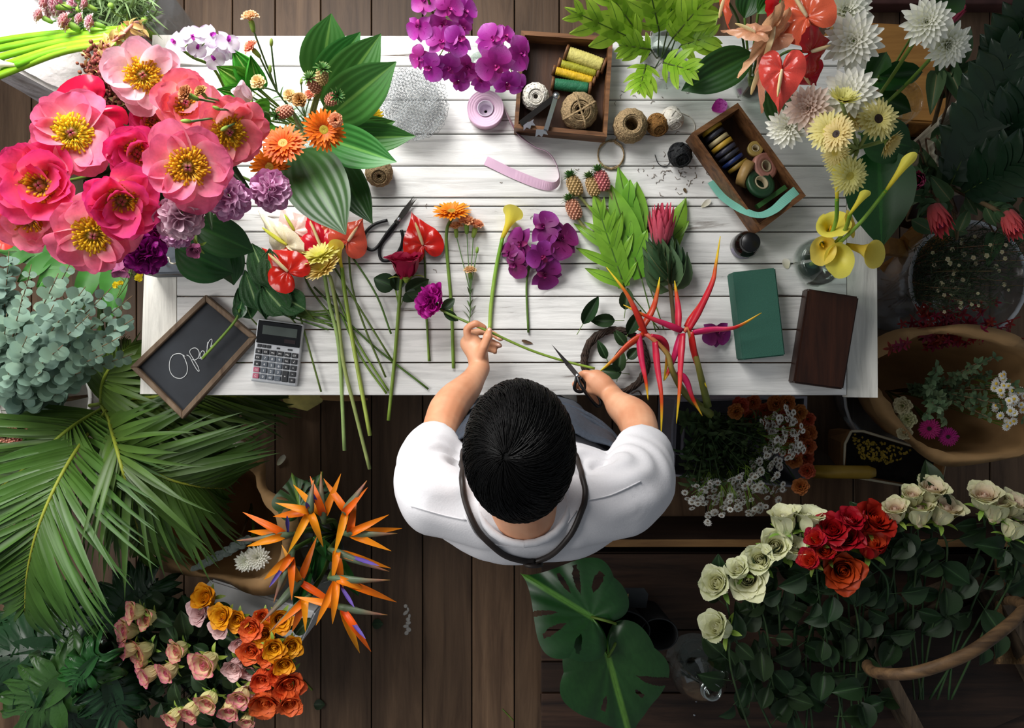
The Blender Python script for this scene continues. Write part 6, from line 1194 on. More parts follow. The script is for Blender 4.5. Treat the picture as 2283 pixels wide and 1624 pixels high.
for a, b, w, z, m, l in (((1676, 120), (1520, 202), 44, 1.06, G_DARKLEAF, 'dark ribbed anthurium leaf lying towards the fern jar'), ((1720, 190), (1768, 300), 36, .96, G_DARKLEAF, 'dark anthurium leaf under the largest coral anthurium'), ((1660, 40), (1680, -30), 30, 1.05, G_DARKLEAF, 'dark leaf among the stems at the top edge'), ((1690, 30), (1740, -30), 26, 1.1, G_HOSTA, 'light green leaf at the top edge of the picture')):
    rt = T('anthurium_leaf', l, 'leaf', P(*AV), 'leaves in the anthurium vase'); leaf(rt, 'hosta', m, P(*a, z), P(*b, z), w * S(z), name='blade', zs=.12); stem(rt, [P(*a, z), P(AVX, AVY - 20, .95), P(*AV)], .003)
# ---------------------------------------------------------------- wooden chair, dahlias, cream gerberas, callas
M_OAK = woodmat('golden_oak', '#9a6832', '#c8924c', 'x', 5, rough=.45, plankvar=.1, bump=.1)
rt = T('wooden_chair', 'golden oak chair standing at the end of the table with vases on it', 'chair', P(2000, 200, 0)); zs_ = .46
pprism('seat', ((1862, 44), (2118, 60), (2112, 276), (1868, 262)), zs_, zs_ - .03, M_OAK, rt, .006)
for q in ((1880, 62), (2100, 76), (2096, 258), (1884, 248)):
    a = P(*q, zs_); mb = MB(); box(mb, .04, .04, zs_ - .03, TR(a.x, a.y, (zs_ - .03) / 2), .004); O('leg', (mb, M_OAK, False), rt)
rt = T('folding_stool', 'golden wood folding stool frame beyond the yellow callas', 'stool', P(2050, 560, 0)); 
def beam(p0, p1, w, h, mat, name, par): a, b = V(p0), V(p1); mb = MB(); box(mb, w, 1, h, along(a, b, 1, V((0, 0, 1)), zs=1) @ TR(0, .5, 0), .004); return O(name, (mb, mat, False), par)
for a, b in (((1975, 606, .25), (2110, 520, .42)), ((1972, 548, .42), (2040, 560, .3)), ((2036, 520, .40), (2030, 590, .28)), ((1968, 590, .02), (2060, 500, .40))): beam(P(*a), P(*b), .05, .03, M_OAK, 'rail', rt)
W_DAH = petalmat('white_dahlia', [(0, '#dfe29a'), (.3, '#f6f6e2'), (1, '#fbfaf0')], trans=.25, nz=.04); BL_DAH = petalmat('blush_dahlia', [(0, '#e2cc80'), (.3, '#f4e2cc'), (1, '#f4e0d0')], trans=.25, nz=.04)
HW = [head('dahlia', 'white', [W_DAH], v) for v in (0, 1)]; HBL = head('dahlia', 'blush', [BL_DAH])
DVX, DVY = 1935, 248; b = P(DVX, DVY, .46)
vessel('dahlia_jar', 'ridged clear glass jar on the chair behind the cream gerberas', 'vase', 1905, 292, .46, [(.06, 0), (.064, .02), (.062, .16), (.066, .2), (.06, .3)], M_GLASS, water=.6)
DE = (1905, 292, .5)
for x, y, z, r, tx, ty, hd, l in ((1884, 26, 1.12, 50, .2, .35, HW[0], 'white dahlia with green yellow heart behind the coral anthurium'), (1902, 92, 1.14, 54, .1, .05, HW[1], 'large white dahlia facing up beside the scarlet anthurium'), (2066, 50, 1.15, 46, .1, .1, HW[0], 'white dahlia highest at the top edge, over the oak chair'), (2112, 100, 1.1, 44, .4, -.2, HW[1], 'white dahlia tilted outward below the highest one'), (1893, 214, 1.14, 54, 0, .35, HW[0], 'white dahlia behind the yellow gerberas'), (1803, 242, 1.14, 44, -.2, .1, HBL, 'blush cream dahlia between coral anthurium and yellow gerberas'), (1756, 284, 1.08, 40, -.3, -.2, HW[1], 'white dahlia nearest the ribbon box')):
    flower('dahlia', l, 'flower', hd, x, y, z, r * 1.15, (tx, ty), x, via=[(x * .5 + 1905 * .5, y * .5 + 150, z - .15)], end=DE, rs=.0046, group='white dahlias', off=.3)
CR_RAY = petalmat('cream_ray', [(0, '#e6d878'), (1, '#f0e4a0')], trans=.3, nz=.05); D_DK = petalmat('dark_disc', [(0, '#2a1a10'), (.6, '#3a2a14'), (1, '#a0904a')], by='c', trans=0)
HCD = head('gerbera', 'creamdark', [CR_RAY, D_DK]); HCY = head('gerbera', 'creamy', [CR_RAY, D_YG]); HCB = head('gerbera', 'creamback', [CR_RAY, D_DK], 1, droop=-40)
CVX, CVY = 1808, 590
vessel('calla_vase', 'round clear glass vase with yellow callas near the table corner', 'vase', CVX, CVY, ZT, [(.02, 0), (.05, .015), (.062, .05), (.055, .09), (.036, .125), (.03, .15), (.037, .165)], M_GLASS, water=.55)
for x, y, z, r, d, hd, l in ((1956, 266, 1.16, 50, (.15, 0, 1), HCD, 'cream gerbera with black eye facing up over the jar'), (1880, 224, 1.2, 40, (0, .7, .7), HCB, 'cream gerbera seen from the side in front of the white dahlia'), (1846, 292, 1.18, 48, (-.5, .1, .8), HCY, 'cream gerbera turned to the ribbon box, upper of the pair'), (1866, 300, 1.2, 42, (-.6, .1, .6), HCD, 'cream gerbera overlapping its neighbour in the middle of the cluster'), (1900, 268, 1.15, 34, (.2, .5, .8), HCY, 'small cream gerbera between the side-facing and black-eyed ones'), (1980, 318, 1.12, 36, (.6, -.6, .5), HCB, 'cream gerbera hanging below the black-eyed one'), (1862, 340, 1.12, 32, (-.5, -.4, .7), HCY, 'cream gerbera low in the cluster above the callas'), (1893, 392, 1.14, 44, (.1, -.35, .9), HCY, 'lowest cream gerbera over the yellow callas'), (1866, 362, 1.06, 28, (-.3, -.3, .8), HCY, 'half hidden cream gerbera above the lowest one')):
    p = P(x, y, z); flower('gerbera', l, 'flower', hd, x, y, z, r, d=V(d), roll=x, via=[(1912, 330, 1.0)], end=(1885, 330, .78) if y > 310 else DE, rs=.0044, smat=G_HAIRY, group='cream gerberas', off=.25)
CE = (CVX, CVY, ZT + .03); gc = 'yellow callas in the round vase'
HK2 = head('calla', 'y2', [C_YEL], 1, op=.35)
calla('slim yellow calla pointing away over the pink proteas', (1972, 430, 1.12), (2034, 344, 1.16), .5, [(1915, 500, 1.06), (1850, 560, .95)], CE, gc, .0046, HK2)
calla('yellow calla half hidden under the lowest cream gerbera', (1866, 448, 1.08), (1868, 366, 1.12), .55, [(1862, 500, 1.02), (1830, 565, .92)], CE, gc, .0046, HK2)
calla('yellow calla leaning past the lowest cream gerbera', (1893, 480, 1.1), (1934, 424, 1.14), .6, [(1880, 520, 1.02), (1835, 570, .92)], CE, gc, .0046, HK2)
for x, y, r, d, l in ((1852, 500, 33, (-.3, .25, 1), 'yellow calla opening upward, topmost of the tight cluster'), (1892, 502, 30, (.5, .1, .9), 'yellow calla turned outward beside the topmost cluster bloom'), (1838, 552, 28, (-.2, -.35, 1), 'yellow calla opening over the round vase'), (1868, 570, 32, (.1, -.5, .9), 'lowest yellow calla of the tight cluster'), (1940, 562, 30, (.75, -.35, .5), 'yellow calla facing the picture edge on a curved stem')):
    p = P(x, y, 1.0); s = r * S(1.0) / .6; dd = V(d).normalized(); rt = T('calla_lily', l, 'flower', P(*CE), gc); M_ = frame(p, dd, pi if d[1] < 0 else 0, s) @ TR(0, 0, -1.1); put_head(rt, HK, M_); q = M_ @ V((0, 0, .08)); stem(rt, [q, q.lerp(P(*CE), .45) + V((.01, 0, .02)), P(*CE)], .0046, G_CALLA)
for a, b, w, z, l, k in (((1960, 330), (1965, 552), 74, .86, 'large dark monstera leaf hanging between the callas and proteas', 'oval'), ((1920, 300), (2040, 330), 50, .9, 'dark rounded leaf behind the black-eyed gerbera', 'hosta'), ((1940, 190), (2050, 150), 30, .84, 'dark glossy leaf over the oak chair', 'oval'), ((1950, 210), (2035, 250), 26, .8, 'dark leaf lying on the oak chair', 'oval'), ((1930, 200), (1980, 110), 26, .9, 'upright dark leaf beside the big white dahlia', 'oval'), ((1960, 170), (2064, 160), 24, .95, 'dark curled leaf under the highest dahlia', 'oval'), ((1900, 260), (1850, 170), 30, .8, 'dark leaf below the scarlet anthurium', 'oval'), ((2070, 20), (2160, -20), 34, 1.0, 'dark green leaf at the top edge over the floor', 'oval')):
    rt = T('dark_leaf', l, 'leaf', P(*DE), 'dark leaves around the oak chair'); leaf(rt, k, G_DARKLEAF, P(*a, z), P(*b, z), w * S(z), name='blade', zs=.14); stem(rt, [P(*a, z), P(*DE)], .003)
# ---------------------------------------------------------------- protea basket and big dark leaves
M_RATTAN = plain('pale_ribbed_pot', '#c9c2ae', .7, nz=.1)
bp = P(2052, 384, .30); mb = MB(); rt = T('ribbed_pot', 'pale ribbed pot full of proteas beside the oak chair', 'pot', bp); n = 72; pr = [(.085, 0), (.1, .14), (.125, .34), (.13, .36)]; vs = []; fs = []
for r_, z in pr + [(.115, .34), (.08, .03)]:
    for k in range(n * 2): a = pi * k / n; q = r_ + (.0025 if k % 4 < 2 else -.0015); vs.append(bp + V((q * math.cos(a), q * math.sin(a), z)))
for i in range(5):
    for k in range(n * 2): fs.append((i * 2 * n + k, i * 2 * n + (k + 1) % (2 * n), (i + 1) * 2 * n + (k + 1) % (2 * n), (i + 1) * 2 * n + k))
fs += [tuple(range(2 * n))[::-1], tuple(range(10 * n, 12 * n))]; mb.add(vs, fs); O('body', (mb, M_RATTAN), rt)
rt2 = T('pot_stand', 'dark round wooden stool carrying the ribbed pot', 'stool', (bp.x, bp.y, 0)); mb = MB(); lathe(mb, [(0, .27), (.17, .27), (.175, .285), (.17, .3), (0, .3)], 32, TR(bp.x, bp.y, 0)); O('seat', (mb, M_DARKBOX), rt2)
for k in range(3): mb = MB(); a = k * 2.1; tube(mb, [V((bp.x + .12 * math.cos(a), bp.y + .12 * math.sin(a), .27)), V((bp.x + .17 * math.cos(a), bp.y + .17 * math.sin(a), 0))], .016, 8); O('leg', (mb, M_DARKBOX), rt2)
PE_ = (2052, 384, .36)
for x, y, r, d, l, s in ((2042, 402, 32, (-.55, -.1, .75), 'pink protea nearest the yellow callas, facing down left', 1), (2094, 492, 38, (.05, -.85, .5), 'pink protea hanging over the stool frame', 2), (2258, 502, 36, (.1, -.8, .5), 'pink protea at the edge of the picture', 3), (2130, 28, 24, (.2, .6, .7), 'closed protea bud at the top beside the white dahlias', 4)):
    protea(l, (x, y, .86 if y > 100 else .9), d, r, PE_, [(x * .6 + 2080 * .4, y * .6 + 150, .8)], 16, s, 'pink proteas in the ribbed pot', 62)
R = random.Random(4)
for i in range(46):
    x, y = R.uniform(2030, 2290), R.uniform(285, 530); z = R.uniform(.66, .82); a = R.uniform(0, 6.3); L = R.uniform(45, 75)
    rt = T('protea_leaf', 'leathery grey green leaf in the dark mass around the proteas', 'leaf', P(x, y, z), 'leathery protea leaves'); leaf(rt, 'oval', G_PROTEA, P(x, y, z), P(x + L * math.cos(a), y + L * math.sin(a), z + R.uniform(-.01, .05)), L * .26 * S(z), var=i % 3, name='blade'); stem(rt, [P(x, y, z), P(x - 12 * math.cos(a), y - 12 * math.sin(a), z - .05), P(2090 + (x - 2090) * .5, 400, .62)], .0025, WOODST)
for p0, p1, l in (((2105, 130), (2160, 250), 'protea leaf stem below the tilted dahlia'), ((2090, 160), (2075, 250), 'grey green leaf over the oak chair edge'), ((2130, 150), (2165, 60), 'grey green upright leaf beside the dahlias'), ((2120, 190), (2190, 130), 'grey green leaf reaching for the dark fern')):
    rt = T('protea_leaf', l, 'leaf', P(*p0, .8)); leaf(rt, 'oval', G_PROTEA, P(*p0, .8), P(*p1, .84), 20 * S(.8), name='blade'); stem(rt, [P(*p0, .8), P(2110, 240, .7), P(*PE_)], .003, WOODST)
G_DKF = petalmat('dark_fern', [(0, '#142a18'), (1, '#1a3420')], rough=.3, trans=.05, spec=.5); FD = [(.05 + .09 * i, 60 + 40 * math.sin(i * .35), 60 + 40 * math.sin(i * .35), 62 - 3 * i) for i in range(10)]
for b, t, w, l in (((2120, 410), (2278, 70), 44, 'large dark scalloped frond rising to the picture edge'), ((2180, 380), (2310, 200), 40, 'dark scalloped frond behind the large one'), ((2150, 430), (2320, 330), 36, 'dark scalloped frond lowest, above the edge protea'), ((2200, 300), (2300, -10), 36, 'dark scalloped frond at the top edge')):
    fern(l, b, t, FD, w, .78, .98, G_DKF, .24, 'dark scalloped fronds', 'dark_frond', PE_)
# ---------------------------------------------------------------- wax flower bucket, red orchids
vessel('wax_flower_bucket', 'large clear plastic bucket of dark wax flower beyond the table end', 'bucket', 1990, 655, 0, [(.13, 0), (.145, .2), (.165, .5)], M_PLASTIC, rim=(.006, M_RIM))
WB = P(1990, 655, 0); G_WAX = petalmat('wax_needles', [(0, '#2c3a26'), (1, '#3a4a30')], rough=.6, trans=.05); W_WAX = petalmat('wax_flower', [(0, '#b9a878'), (1, '#cfc8a8')], trans=.2); R = random.Random(9)
hw_ = MB(); [petal(hw_, 1, .5, RZ(k * 1.257), ROUND, 70, 95, cup=.6, nl=3, nw=2) for k in range(5)]; MW = hw_.mesh('flowers', W_WAX)
for i in range(22):
    y = 520 + 8.4 * i + R.uniform(-8, 8); t = P(R.uniform(2130, 2320), y - 10, R.uniform(.6, .74)); e = WB + V((R.uniform(-.08, .08), R.uniform(-.08, .08), .03)); m = P(2060 + R.uniform(-10, 30), 600 + (y - 600) * .7, .56)
    rt = T('wax_flower_branch', 'dark needle leaved wax flower branch in the clear bucket', 'branch', e, 'wax flower branches'); q = cr([e, m, t], 12); stem(rt, q, [.003, .002, .001], WOODST, 1, 5); mb = MB()
    for k in range(10, len(q)):
        for j in range(9): d = (R.uniform(-1, 1), R.uniform(-1, 1), R.uniform(-.2, .8)); p = q[k] + V((R.uniform(-.018, .018), R.uniform(-.018, .018), R.uniform(-.01, .015))); petal(mb, R.uniform(.02, .036), .0012, frame(p, d, 0), STRIP, 10, 40, nl=2, nw=1)
    O('needles', (mb, G_WAX), rt)
    for k in range(2 + i % 2): p = q[R.randint(14, len(q) - 1)] + V((R.uniform(-.02, .02), R.uniform(-.02, .02), .02)); O('flower', MW, rt, frame(p, (0, 0, 1), 0, R.uniform(.0045, .0075)))
RO = petalmat('crimson_orchid', [(0, '#5a0614'), (1, '#8e0f26')], trans=.2, nz=.1)
hr = MB(); [petal(hr, 1, .2, RZ(k * 1.257 + .2), LANCE, 75, 100, cup=.5, nl=4, nw=2) for k in range(5)]; MR = hr.mesh('bloom', RO)
vessel('orchid_pail', 'clear pail of crimson orchids behind the kraft paper wrap', 'bucket', 2050, 735, 0, [(.05, 0), (.06, .3)], M_PLASTIC)
for i in range(16):
    t = P(2030 + i * 17 + R.uniform(-10, 10), 700 + R.uniform(-30, 60) - (i < 4) * 10, .58); e = P(2050, 735, .03)
    rt = T('crimson_orchid_spray', 'spray of small crimson spidery orchids below the wax flower', 'flower', e, 'crimson orchid sprays'); q = cr([e, P(2045, 758, .36), P(2070 + i * 6, 745, .5), t], 7); stem(rt, q, .0016, petalmat('crimson_stem', [(0, '#5a1a1a'), (1, '#7a1420')], trans=0) if i == 0 else bpy.data.materials['crimson_stem'], 1, 5)
    for k in range(9): p = q[R.randint(11, len(q) - 1)] + V((R.uniform(-.03, .03), R.uniform(-.03, .03), R.uniform(0, .02))); O('bloom', MR, rt, frame(p, (R.uniform(-.6, .6), R.uniform(-.6, .6), 1), R.uniform(0, 6), R.uniform(.014, .022)))
for x, y in ((2010, 770), (1985, 778)):
    rt = T('fallen_orchid', 'crimson orchid lying outside on the kraft paper rim', 'flower', P(x, y, .6), 'crimson orchids on the paper rim'); O('bloom', MR, rt, frame(P(x, y, .6), (0, 0, 1), x, .022)); O('bloom', MR, rt, frame(P(x + 12, y - 5, .6), (.3, 0, 1), x, .018))
# ---------------------------------------------------------------- kraft paper bouquet, planter, asters, orange carnations
M_KRAFT = plain('kraft_paper', '#b08a5c', .8, nz=.12, nscale=8, bump=.3, bd=.02)
def paper(name, label, base, rim, z0, z1, seed=0, mat=None, lip=.13):
    """crumpled paper cone: base ring px, rim px points (height per point) with a folded lip"""
    R = random.Random(seed); b = P(*base, z0); rp = [P(*q) for q in rim]; n = 0; ring = cr(rp + [rp[0]], 6)[:-1]; n = len(ring); K = 9; vs = []; fs = []; c = sum(ring, V()) / n
    for k in range(K + 1):
        s = k / K
        for i, q in enumerate(ring):
            bb = b + (q - c).normalized() * .07; p = bb.lerp(q, s); w = noise.noise(V((i * .37, k * .8, seed * 5.0))) * .012 * s
            vs.append(p + (q - c).normalized() * (w + .03 * math.sin(s * pi)))
    for i, q in enumerate(ring): vs.append(q.lerp(c, -lip * (1 + .5 * math.sin(i * .45))) + V((0, 0, -.035 - .012 * math.sin(i * .9))))
    for k in range(K + 1):
        for i in range(n): fs.append((k * n + i, k * n + (i + 1) % n, (k + 1) * n + (i + 1) % n, (k + 1) * n + i))
    vs.append(b); fs += [(len(vs) - 1, (i + 1) % n, i) for i in range(n)]
    mb = MB(); mb.add(vs, fs); o = O(name, (mb, mat or M_KRAFT)); tag(o, label, 'paper wrap'); sd = o.modifiers.new('t', 'SOLIDIFY'); sd.thickness = .0012; return o
paper('kraft_wrap', 'open kraft paper wrap of mixed flowers beyond the table corner', (1960, 870), ((1958, 800, .52), (2040, 755, .6), (2130, 738, .62), (2230, 765, .62), (2310, 800, .6), (2330, 930, .6), (2290, 1006, .6), (2170, 1018, .58), (2080, 1000, .55), (2030, 965, .52), (1985, 900, .5), (1950, 850, .5)), .02, .6, seed=1, lip=.16)
vessel('paper_wrap_bucket', 'clear plastic bucket holding the kraft wrapped bouquet', 'bucket', 1955, 875, 0, [(.15, 0), (.175, .1), (.2, .24)], M_PLASTIC, rim=(.005, M_RIM))
KE = (1975, 872, .08); G_PARV = petalmat('small_eucalyptus', [(0, '#47593a'), (1, '#556a48')], trans=.1, rough=.55)
R = random.Random(21); G_FINE = G_PARV
for i in range(20):
    t = P(R.uniform(2060, 2280), R.uniform(790, 960), R.uniform(.6, .72)); e = P(*KE); rt = T('small_leaf_branch', 'small leaved eucalyptus branch in the kraft wrap', 'branch', e, 'small leaved branches in the kraft wrap'); q = cr([e, P(2060, 870, .45), t], 10); stem(rt, q, .0013, WOODST, 1, 5); mb = MB()
    for k in range(8, len(q)):
        for j in (0, 1, 2): d = V((R.uniform(-1, 1), R.uniform(-1, 1), R.uniform(0, .6))); petal(mb, R.uniform(.014, .026), .006, along(q[k], q[k] + d.normalized(), 1, V((R.uniform(-.4, .4), R.uniform(-.4, .4), 1)), zs=1), LANCE, 85, 100, fold=.2, nl=3, nw=2)
    O('leaves', (mb, G_FINE), rt)
W_RAY = petalmat('white_daisy_ray', [(0, '#f2f0e6'), (1, '#f4f2ec')], trans=.2, nz=.03); D_YEL = petalmat('yellow_daisy_disc', [(0, '#d8b020'), (1, '#e8c43c')], trans=0); D_PUR = petalmat('dark_aster_disc', [(0, '#54403c'), (1, '#8a7860')], trans=0)
HCH = head('daisy', 'cham', [W_RAY, D_YEL]); HAS = head('daisy', 'aster', [W_RAY, D_PUR])
for i in range(9):
    x, y = 2232 + 9 * (i % 6), 850 + 11 * i; hs = [(HCH, x + R.uniform(-20, 26), y + R.uniform(-16, 16), .64 + R.uniform(0, .05), R.uniform(8, 11), (R.uniform(-.4, .6), R.uniform(-.4, .4), 1)) for k in range(5)]
    spray('chamomile_spray', 'yellow eyed chamomile spray at the edge of the kraft wrap', hs, (2000 + i * 3, 880, .1), .6, G_STEM, (x - 60, y - 4, .5), 'chamomile sprays', False, .0013)
M_GER = petalmat('magenta_ray', [(0, '#a81468'), (1, '#c42a84')], trans=.2); HGM = head('gerbera', 'mag', [M_GER, D_DK])
for x, y, r, l in ((2072, 956, 24, 'magenta gerbera deep in the kraft wrap, beside pale lisianthus'), (2114, 974, 22, 'magenta gerbera lowest in the kraft wrap')): flower('gerbera', l, 'flower', HGM, x, y, .5, r, (0, -.1), x, via=[(2030, 900, .3)], end=KE, rs=.004, group='magenta gerberas')
HCC = head('carnation', 'pale', [petalmat('pale_green_petal', [(0, '#b8b478'), (1, '#d4cfa4')], trans=.2)])
for x, y, r, l in ((2012, 905, 22, 'pale green ruffled flower upper inside the paper fold'), (2022, 935, 22, 'pale green ruffled flower in the middle of the paper fold'), (2016, 965, 18, 'pale green ruffled flower lowest in the paper fold')): flower('lisianthus', l, 'flower', HCC, x, y, .5, r, (-.2, 0), x, via=[(1990, 890, .3)], end=KE, rs=.003, group='pale green ruffled flowers', off=1.4)
M_CARD = plain('tan_cardboard', '#9a6f42', .8, nz=.1); M_SOIL = plain('dark_soil', '#17110c', .95, nz=.4, nscale=50, bump=1.0); M_YTUBE = plain('yellow_tube', '#a8872f', .5)
b = P(1975, 1012, .1); rt = T('planter', 'tan planter box with pale rim and dark soil on the floor', 'planter', P(1960, 1000, 0))
oq = [P(*q, .36) for q in ((1898, 962), (1925, 962), (2112, 1018), (2096, 1098), (1880, 1060), (1884, 990))]; bq = [P(*q, 0) for q in ((1848, 958), (1870, 955), (2000, 990), (1990, 1040), (1846, 1015), (1846, 975))]
mb = MB(); n = 6; c = sum(oq, V()) / n; ins = [q.lerp(c, .04) for q in oq]; lo_ = [q.lerp(c, .06) + V((0, 0, -.05)) for q in oq]; mb.add(bq + oq + ins + lo_, [(k * n + i, k * n + (i + 1) % n, (k + 1) * n + (i + 1) % n, (k + 1) * n + i) for k in range(3) for i in range(n)] + [tuple(range(n))]); O('body', (mb, M_CARD, False), rt)
mb = MB(); tube(mb, oq + [oq[0]], .004, 6); O('rim', (mb, plain('cream_rim', '#c9bfa4', .6)), rt)
mb = MB(); mb.add([q + V((0, 0, -.0)) for q in lo_], [tuple(range(n))]); O('soil', (mb, M_SOIL, False), rt); mb = MB(); R = random.Random(6)
for i in range(150): q = lo_[0].lerp(lo_[2], R.uniform(.05, .8)).lerp(lo_[4].lerp(lo_[3], .3), R.uniform(.05, .55)); petal(mb, R.uniform(.006, .014), .004, frame(q + V((0, 0, .003)), (R.uniform(-1, 1), R.uniform(-1, 1), 2), R.uniform(0, 6)), ROUND, 70, 110, nl=2, nw=2)
o = O('yellow_petals', (mb, petalmat('fallen_yellow', [(0, '#a88c30'), (1, '#c4a838')], trans=.1)), rt); o['kind'] = 'stuff'
mb = MB(); a, b_ = P(1812, 1052, .37), P(1952, 1054, .40); lathe(mb, [(.016, .0), (.02, 0), (.02, (b_ - a).length - .02), (.012, (b_ - a).length), (0, (b_ - a).length)], 20, frame(a, b_ - a)); tag(O('yellow_tube', (mb, M_YTUBE)), 'yellow paper tube lying across the planter box', 'tube')
M_CRATE = plain('white_plastic_crate', '#a9a6b4', .45)
cq = [P(*q, .30) for q in ((1504, 892), (1800, 884), (1796, 1090), (1496, 1062))]; cc_ = sum(cq, V()) / 4
rt = T('plastic_crate', 'pale plastic crate of asters and carnations under the table edge', 'crate', (cc_.x, cc_.y, 0))
for i in range(4):
    j = (i + 1) % 4; q = [cq[i], cq[j], cq[j].lerp(cc_, .05), cq[i].lerp(cc_, .05)]; mb = MB(); mb.add([V((k.x, k.y, .01)) for k in q] + q, [(0, 1, 5, 4), (1, 2, 6, 5), (2, 3, 7, 6), (3, 0, 4, 7), (4, 5, 6, 7), (3, 2, 1, 0)]); O('side', (mb, M_CRATE, False), rt)
mb = MB(); prism(mb, [(k.x, k.y) for k in cq[::-1]], .003, .012); O('bottom', (mb, M_CRATE, False), rt)
mb = MB(); tube(mb, [P(1508, 900, .3), P(1500, 950, .3), P(1498, 1012, .3), P(1520, 1014, .3), P(1524, 945, .3)], .006, 6); O('handle', (mb, M_CRATE), rt)
R = random.Random(31); G_AST = petalmat('aster_leaf', [(0, '#3a4f2c'), (1, '#4a6036')], trans=.1, rough=.6)
for i in range(60):
    # heads follow an arc from below the crate round to the carnations
    u = i / 59; ang = 1.95 - 2.35 * u + R.uniform(-.07, .07); rr = R.uniform(120, 205) * (1 - .14 * u); x = 1600 + rr * math.cos(ang) * 1.02; y = 965 + rr * math.sin(ang) * (1.0 if u < .6 else .85); z = .5 + R.uniform(-.06, .04)
    hs = [(HAS, x + R.uniform(-17, 17), y + R.uniform(-15, 15), z + R.uniform(-.01, .02), R.uniform(7, 11), (math.cos(ang) * .7 + R.uniform(-.4, .4), -math.sin(ang) * .7 + R.uniform(-.4, .4), .8)) for k in range(4)]
    spray('aster_spray', 'dark eyed white aster spray spilling from the pale crate', hs, (1585 + R.uniform(-40, 40), 950 + R.uniform(-30, 30), .06), .3, G_STEM, (1600 + (x - 1600) * .72, 965 + (y - 965) * .72, z - .03), 'white aster sprays', False, .0012)
for i in range(70):
    x, y = R.uniform(1515, 1720), R.uniform(925, 1090); rt = T('aster_shoot', 'dark leafy aster shoot in the middle of the pale crate', 'shoot', P(x, y, .4), 'leafy aster shoots'); q = P(x, y, R.uniform(.4, .5)); mb = MB(); d0 = V((x - 1590, -(y - 950), 60)).normalized()
    for k in range(9): petal(mb, R.uniform(.025, .045), .008, frame(q - d0 * .012 * k, (d0 + V((R.uniform(-.6, .6), R.uniform(-.6, .6), .2))), k * GA), [.3, .7, 1, .6, .9, .4, .05], 40, 95, nl=4, nw=2, fold=.3)
    O('leaves', (mb, G_AST), rt); stem(rt, [q, q - d0 * .1, P(1600 + (x - 1600) * .7, 950 + (y - 950) * .6, .1)], .0015, G_AST)
HCO = head('carnation', 'rust', [petalmat('rust_carnation', [(0, '#a8481e'), (1, '#c26a3c')], trans=.2)])
for i, (x, y) in enumerate(((1650, 905), (1680, 898), (1705, 915), (1672, 930), (1730, 900), (1755, 898), (1782, 920), (1715, 945), (1745, 930), (1770, 950), (1800, 935), (1735, 965), (1762, 975), (1790, 970), (1802, 965), (1720, 985), (1750, 1000), (1780, 1000), (1800, 995), (1770, 1025), (1795, 1020), (1800, 1050), (1785, 1085), (1640, 918))):
    flower('carnation', 'rust orange carnation in the crowd beside the white asters', 'flower', HCO, x, y, .42 + R.uniform(-.03, .05), R.uniform(18, 22), (R.uniform(-.2, .4), R.uniform(-.2, .3)), x, via=[(1690 + (x - 1690) * .7, 950 + (y - 950) * .7, .25)], end=(1690 + (x - 1690) * .5, 960 + (y - 960) * .5, .04), rs=.002, smat=G_CARN, group='rust orange carnations', off=1.4)
# ---------------------------------------------------------------- old wooden crate platform with pails, monstera leaves, bottle
M_CRW = woodmat('dark_crate_wood', '#1c1310', '#443024', 'x', 5, rough=.6, plankvar=.3); M_CRL = woodmat('worn_pale_wood', '#6a4a2c', '#a07a4c', 'x', 6, rough=.6)
ZP = .30; rt = T('wooden_crate', 'low dark wooden crate with a pale topped back board behind the florist', 'crate', P(1760, 1440, 0))
for y0, y1 in ((1236, 1404), (1407, 1474), (1478, 1544), (1548, 1660)):
    a, b = P(1207, y0, ZP), P(2400, y1, ZP); mb = MB(); box(mb, b.x - a.x, a.y - b.y, .02, TR((a.x + b.x) / 2, (a.y + b.y) / 2, ZP - .01), .002, c=R0.random()); O('slat', (mb, M_CRW, False), rt)
a, b = P(1215, 1204, ZP + .12), P(2400, 1216, ZP + .12); mb = MB(); box(mb, b.x - a.x, .02, .40, TR((a.x + b.x) / 2, a.y - .01, ZP - .08), .001); O('back_board', (mb, M_CRW, False), rt)
mb = MB(); box(mb, b.x - a.x, .022, .004, TR((a.x + b.x) / 2, a.y - .01, ZP + .121), .001); O('worn_edge', (mb, M_CRL, False), rt)
for y in (1245, 1640):
    a, b = P(1212, y, ZP), P(2390, y, ZP); mb = MB(); box(mb, b.x - a.x, .03, ZP - .02, TR((a.x + b.x) / 2, a.y, (ZP - .02) / 2)); O('side_rail', (mb, M_CRW, False), rt)
M_TIN = plain('dark_tin', '#26282a', .5, .3, nz=.2); M_FELT = plain('black_pail', '#131315', .7)
def tub(name, label, px, py, rx, ry, zt, mat, rot=0):
    c = P(px, py, zt); sx, sy = rx * S(zt), ry * S(zt); b = V((c.x * .985, c.y * .985, ZP + .003)); rt = T(name, label, 'pail', b); mb = MB(); h = zt - ZP - .003
    lathe(mb, wall_prof([(.8, 0), (.9, h * .5), (1, h)], .04), 36, Matrix.Translation(b) @ RZ(rot) @ Matrix.Diagonal((sx, sy, 1, 1))); O('body', (mb, mat), rt)
    mb = MB(); tube(mb, [b + RZ(rot) @ V((sx * math.cos(k * pi / 18), sy * math.sin(k * pi / 18), h)) for k in range(37)], .0025, 6, False); O('rim', (mb, M_TIN), rt); return rt, b, h, sx, sy
rt, b, h, sx, sy = tub('oval_pail', 'black oval tin pail with back plate stamped 61 under the monstera leaf', 1380, 1416, 72, 46, .54, M_FELT)
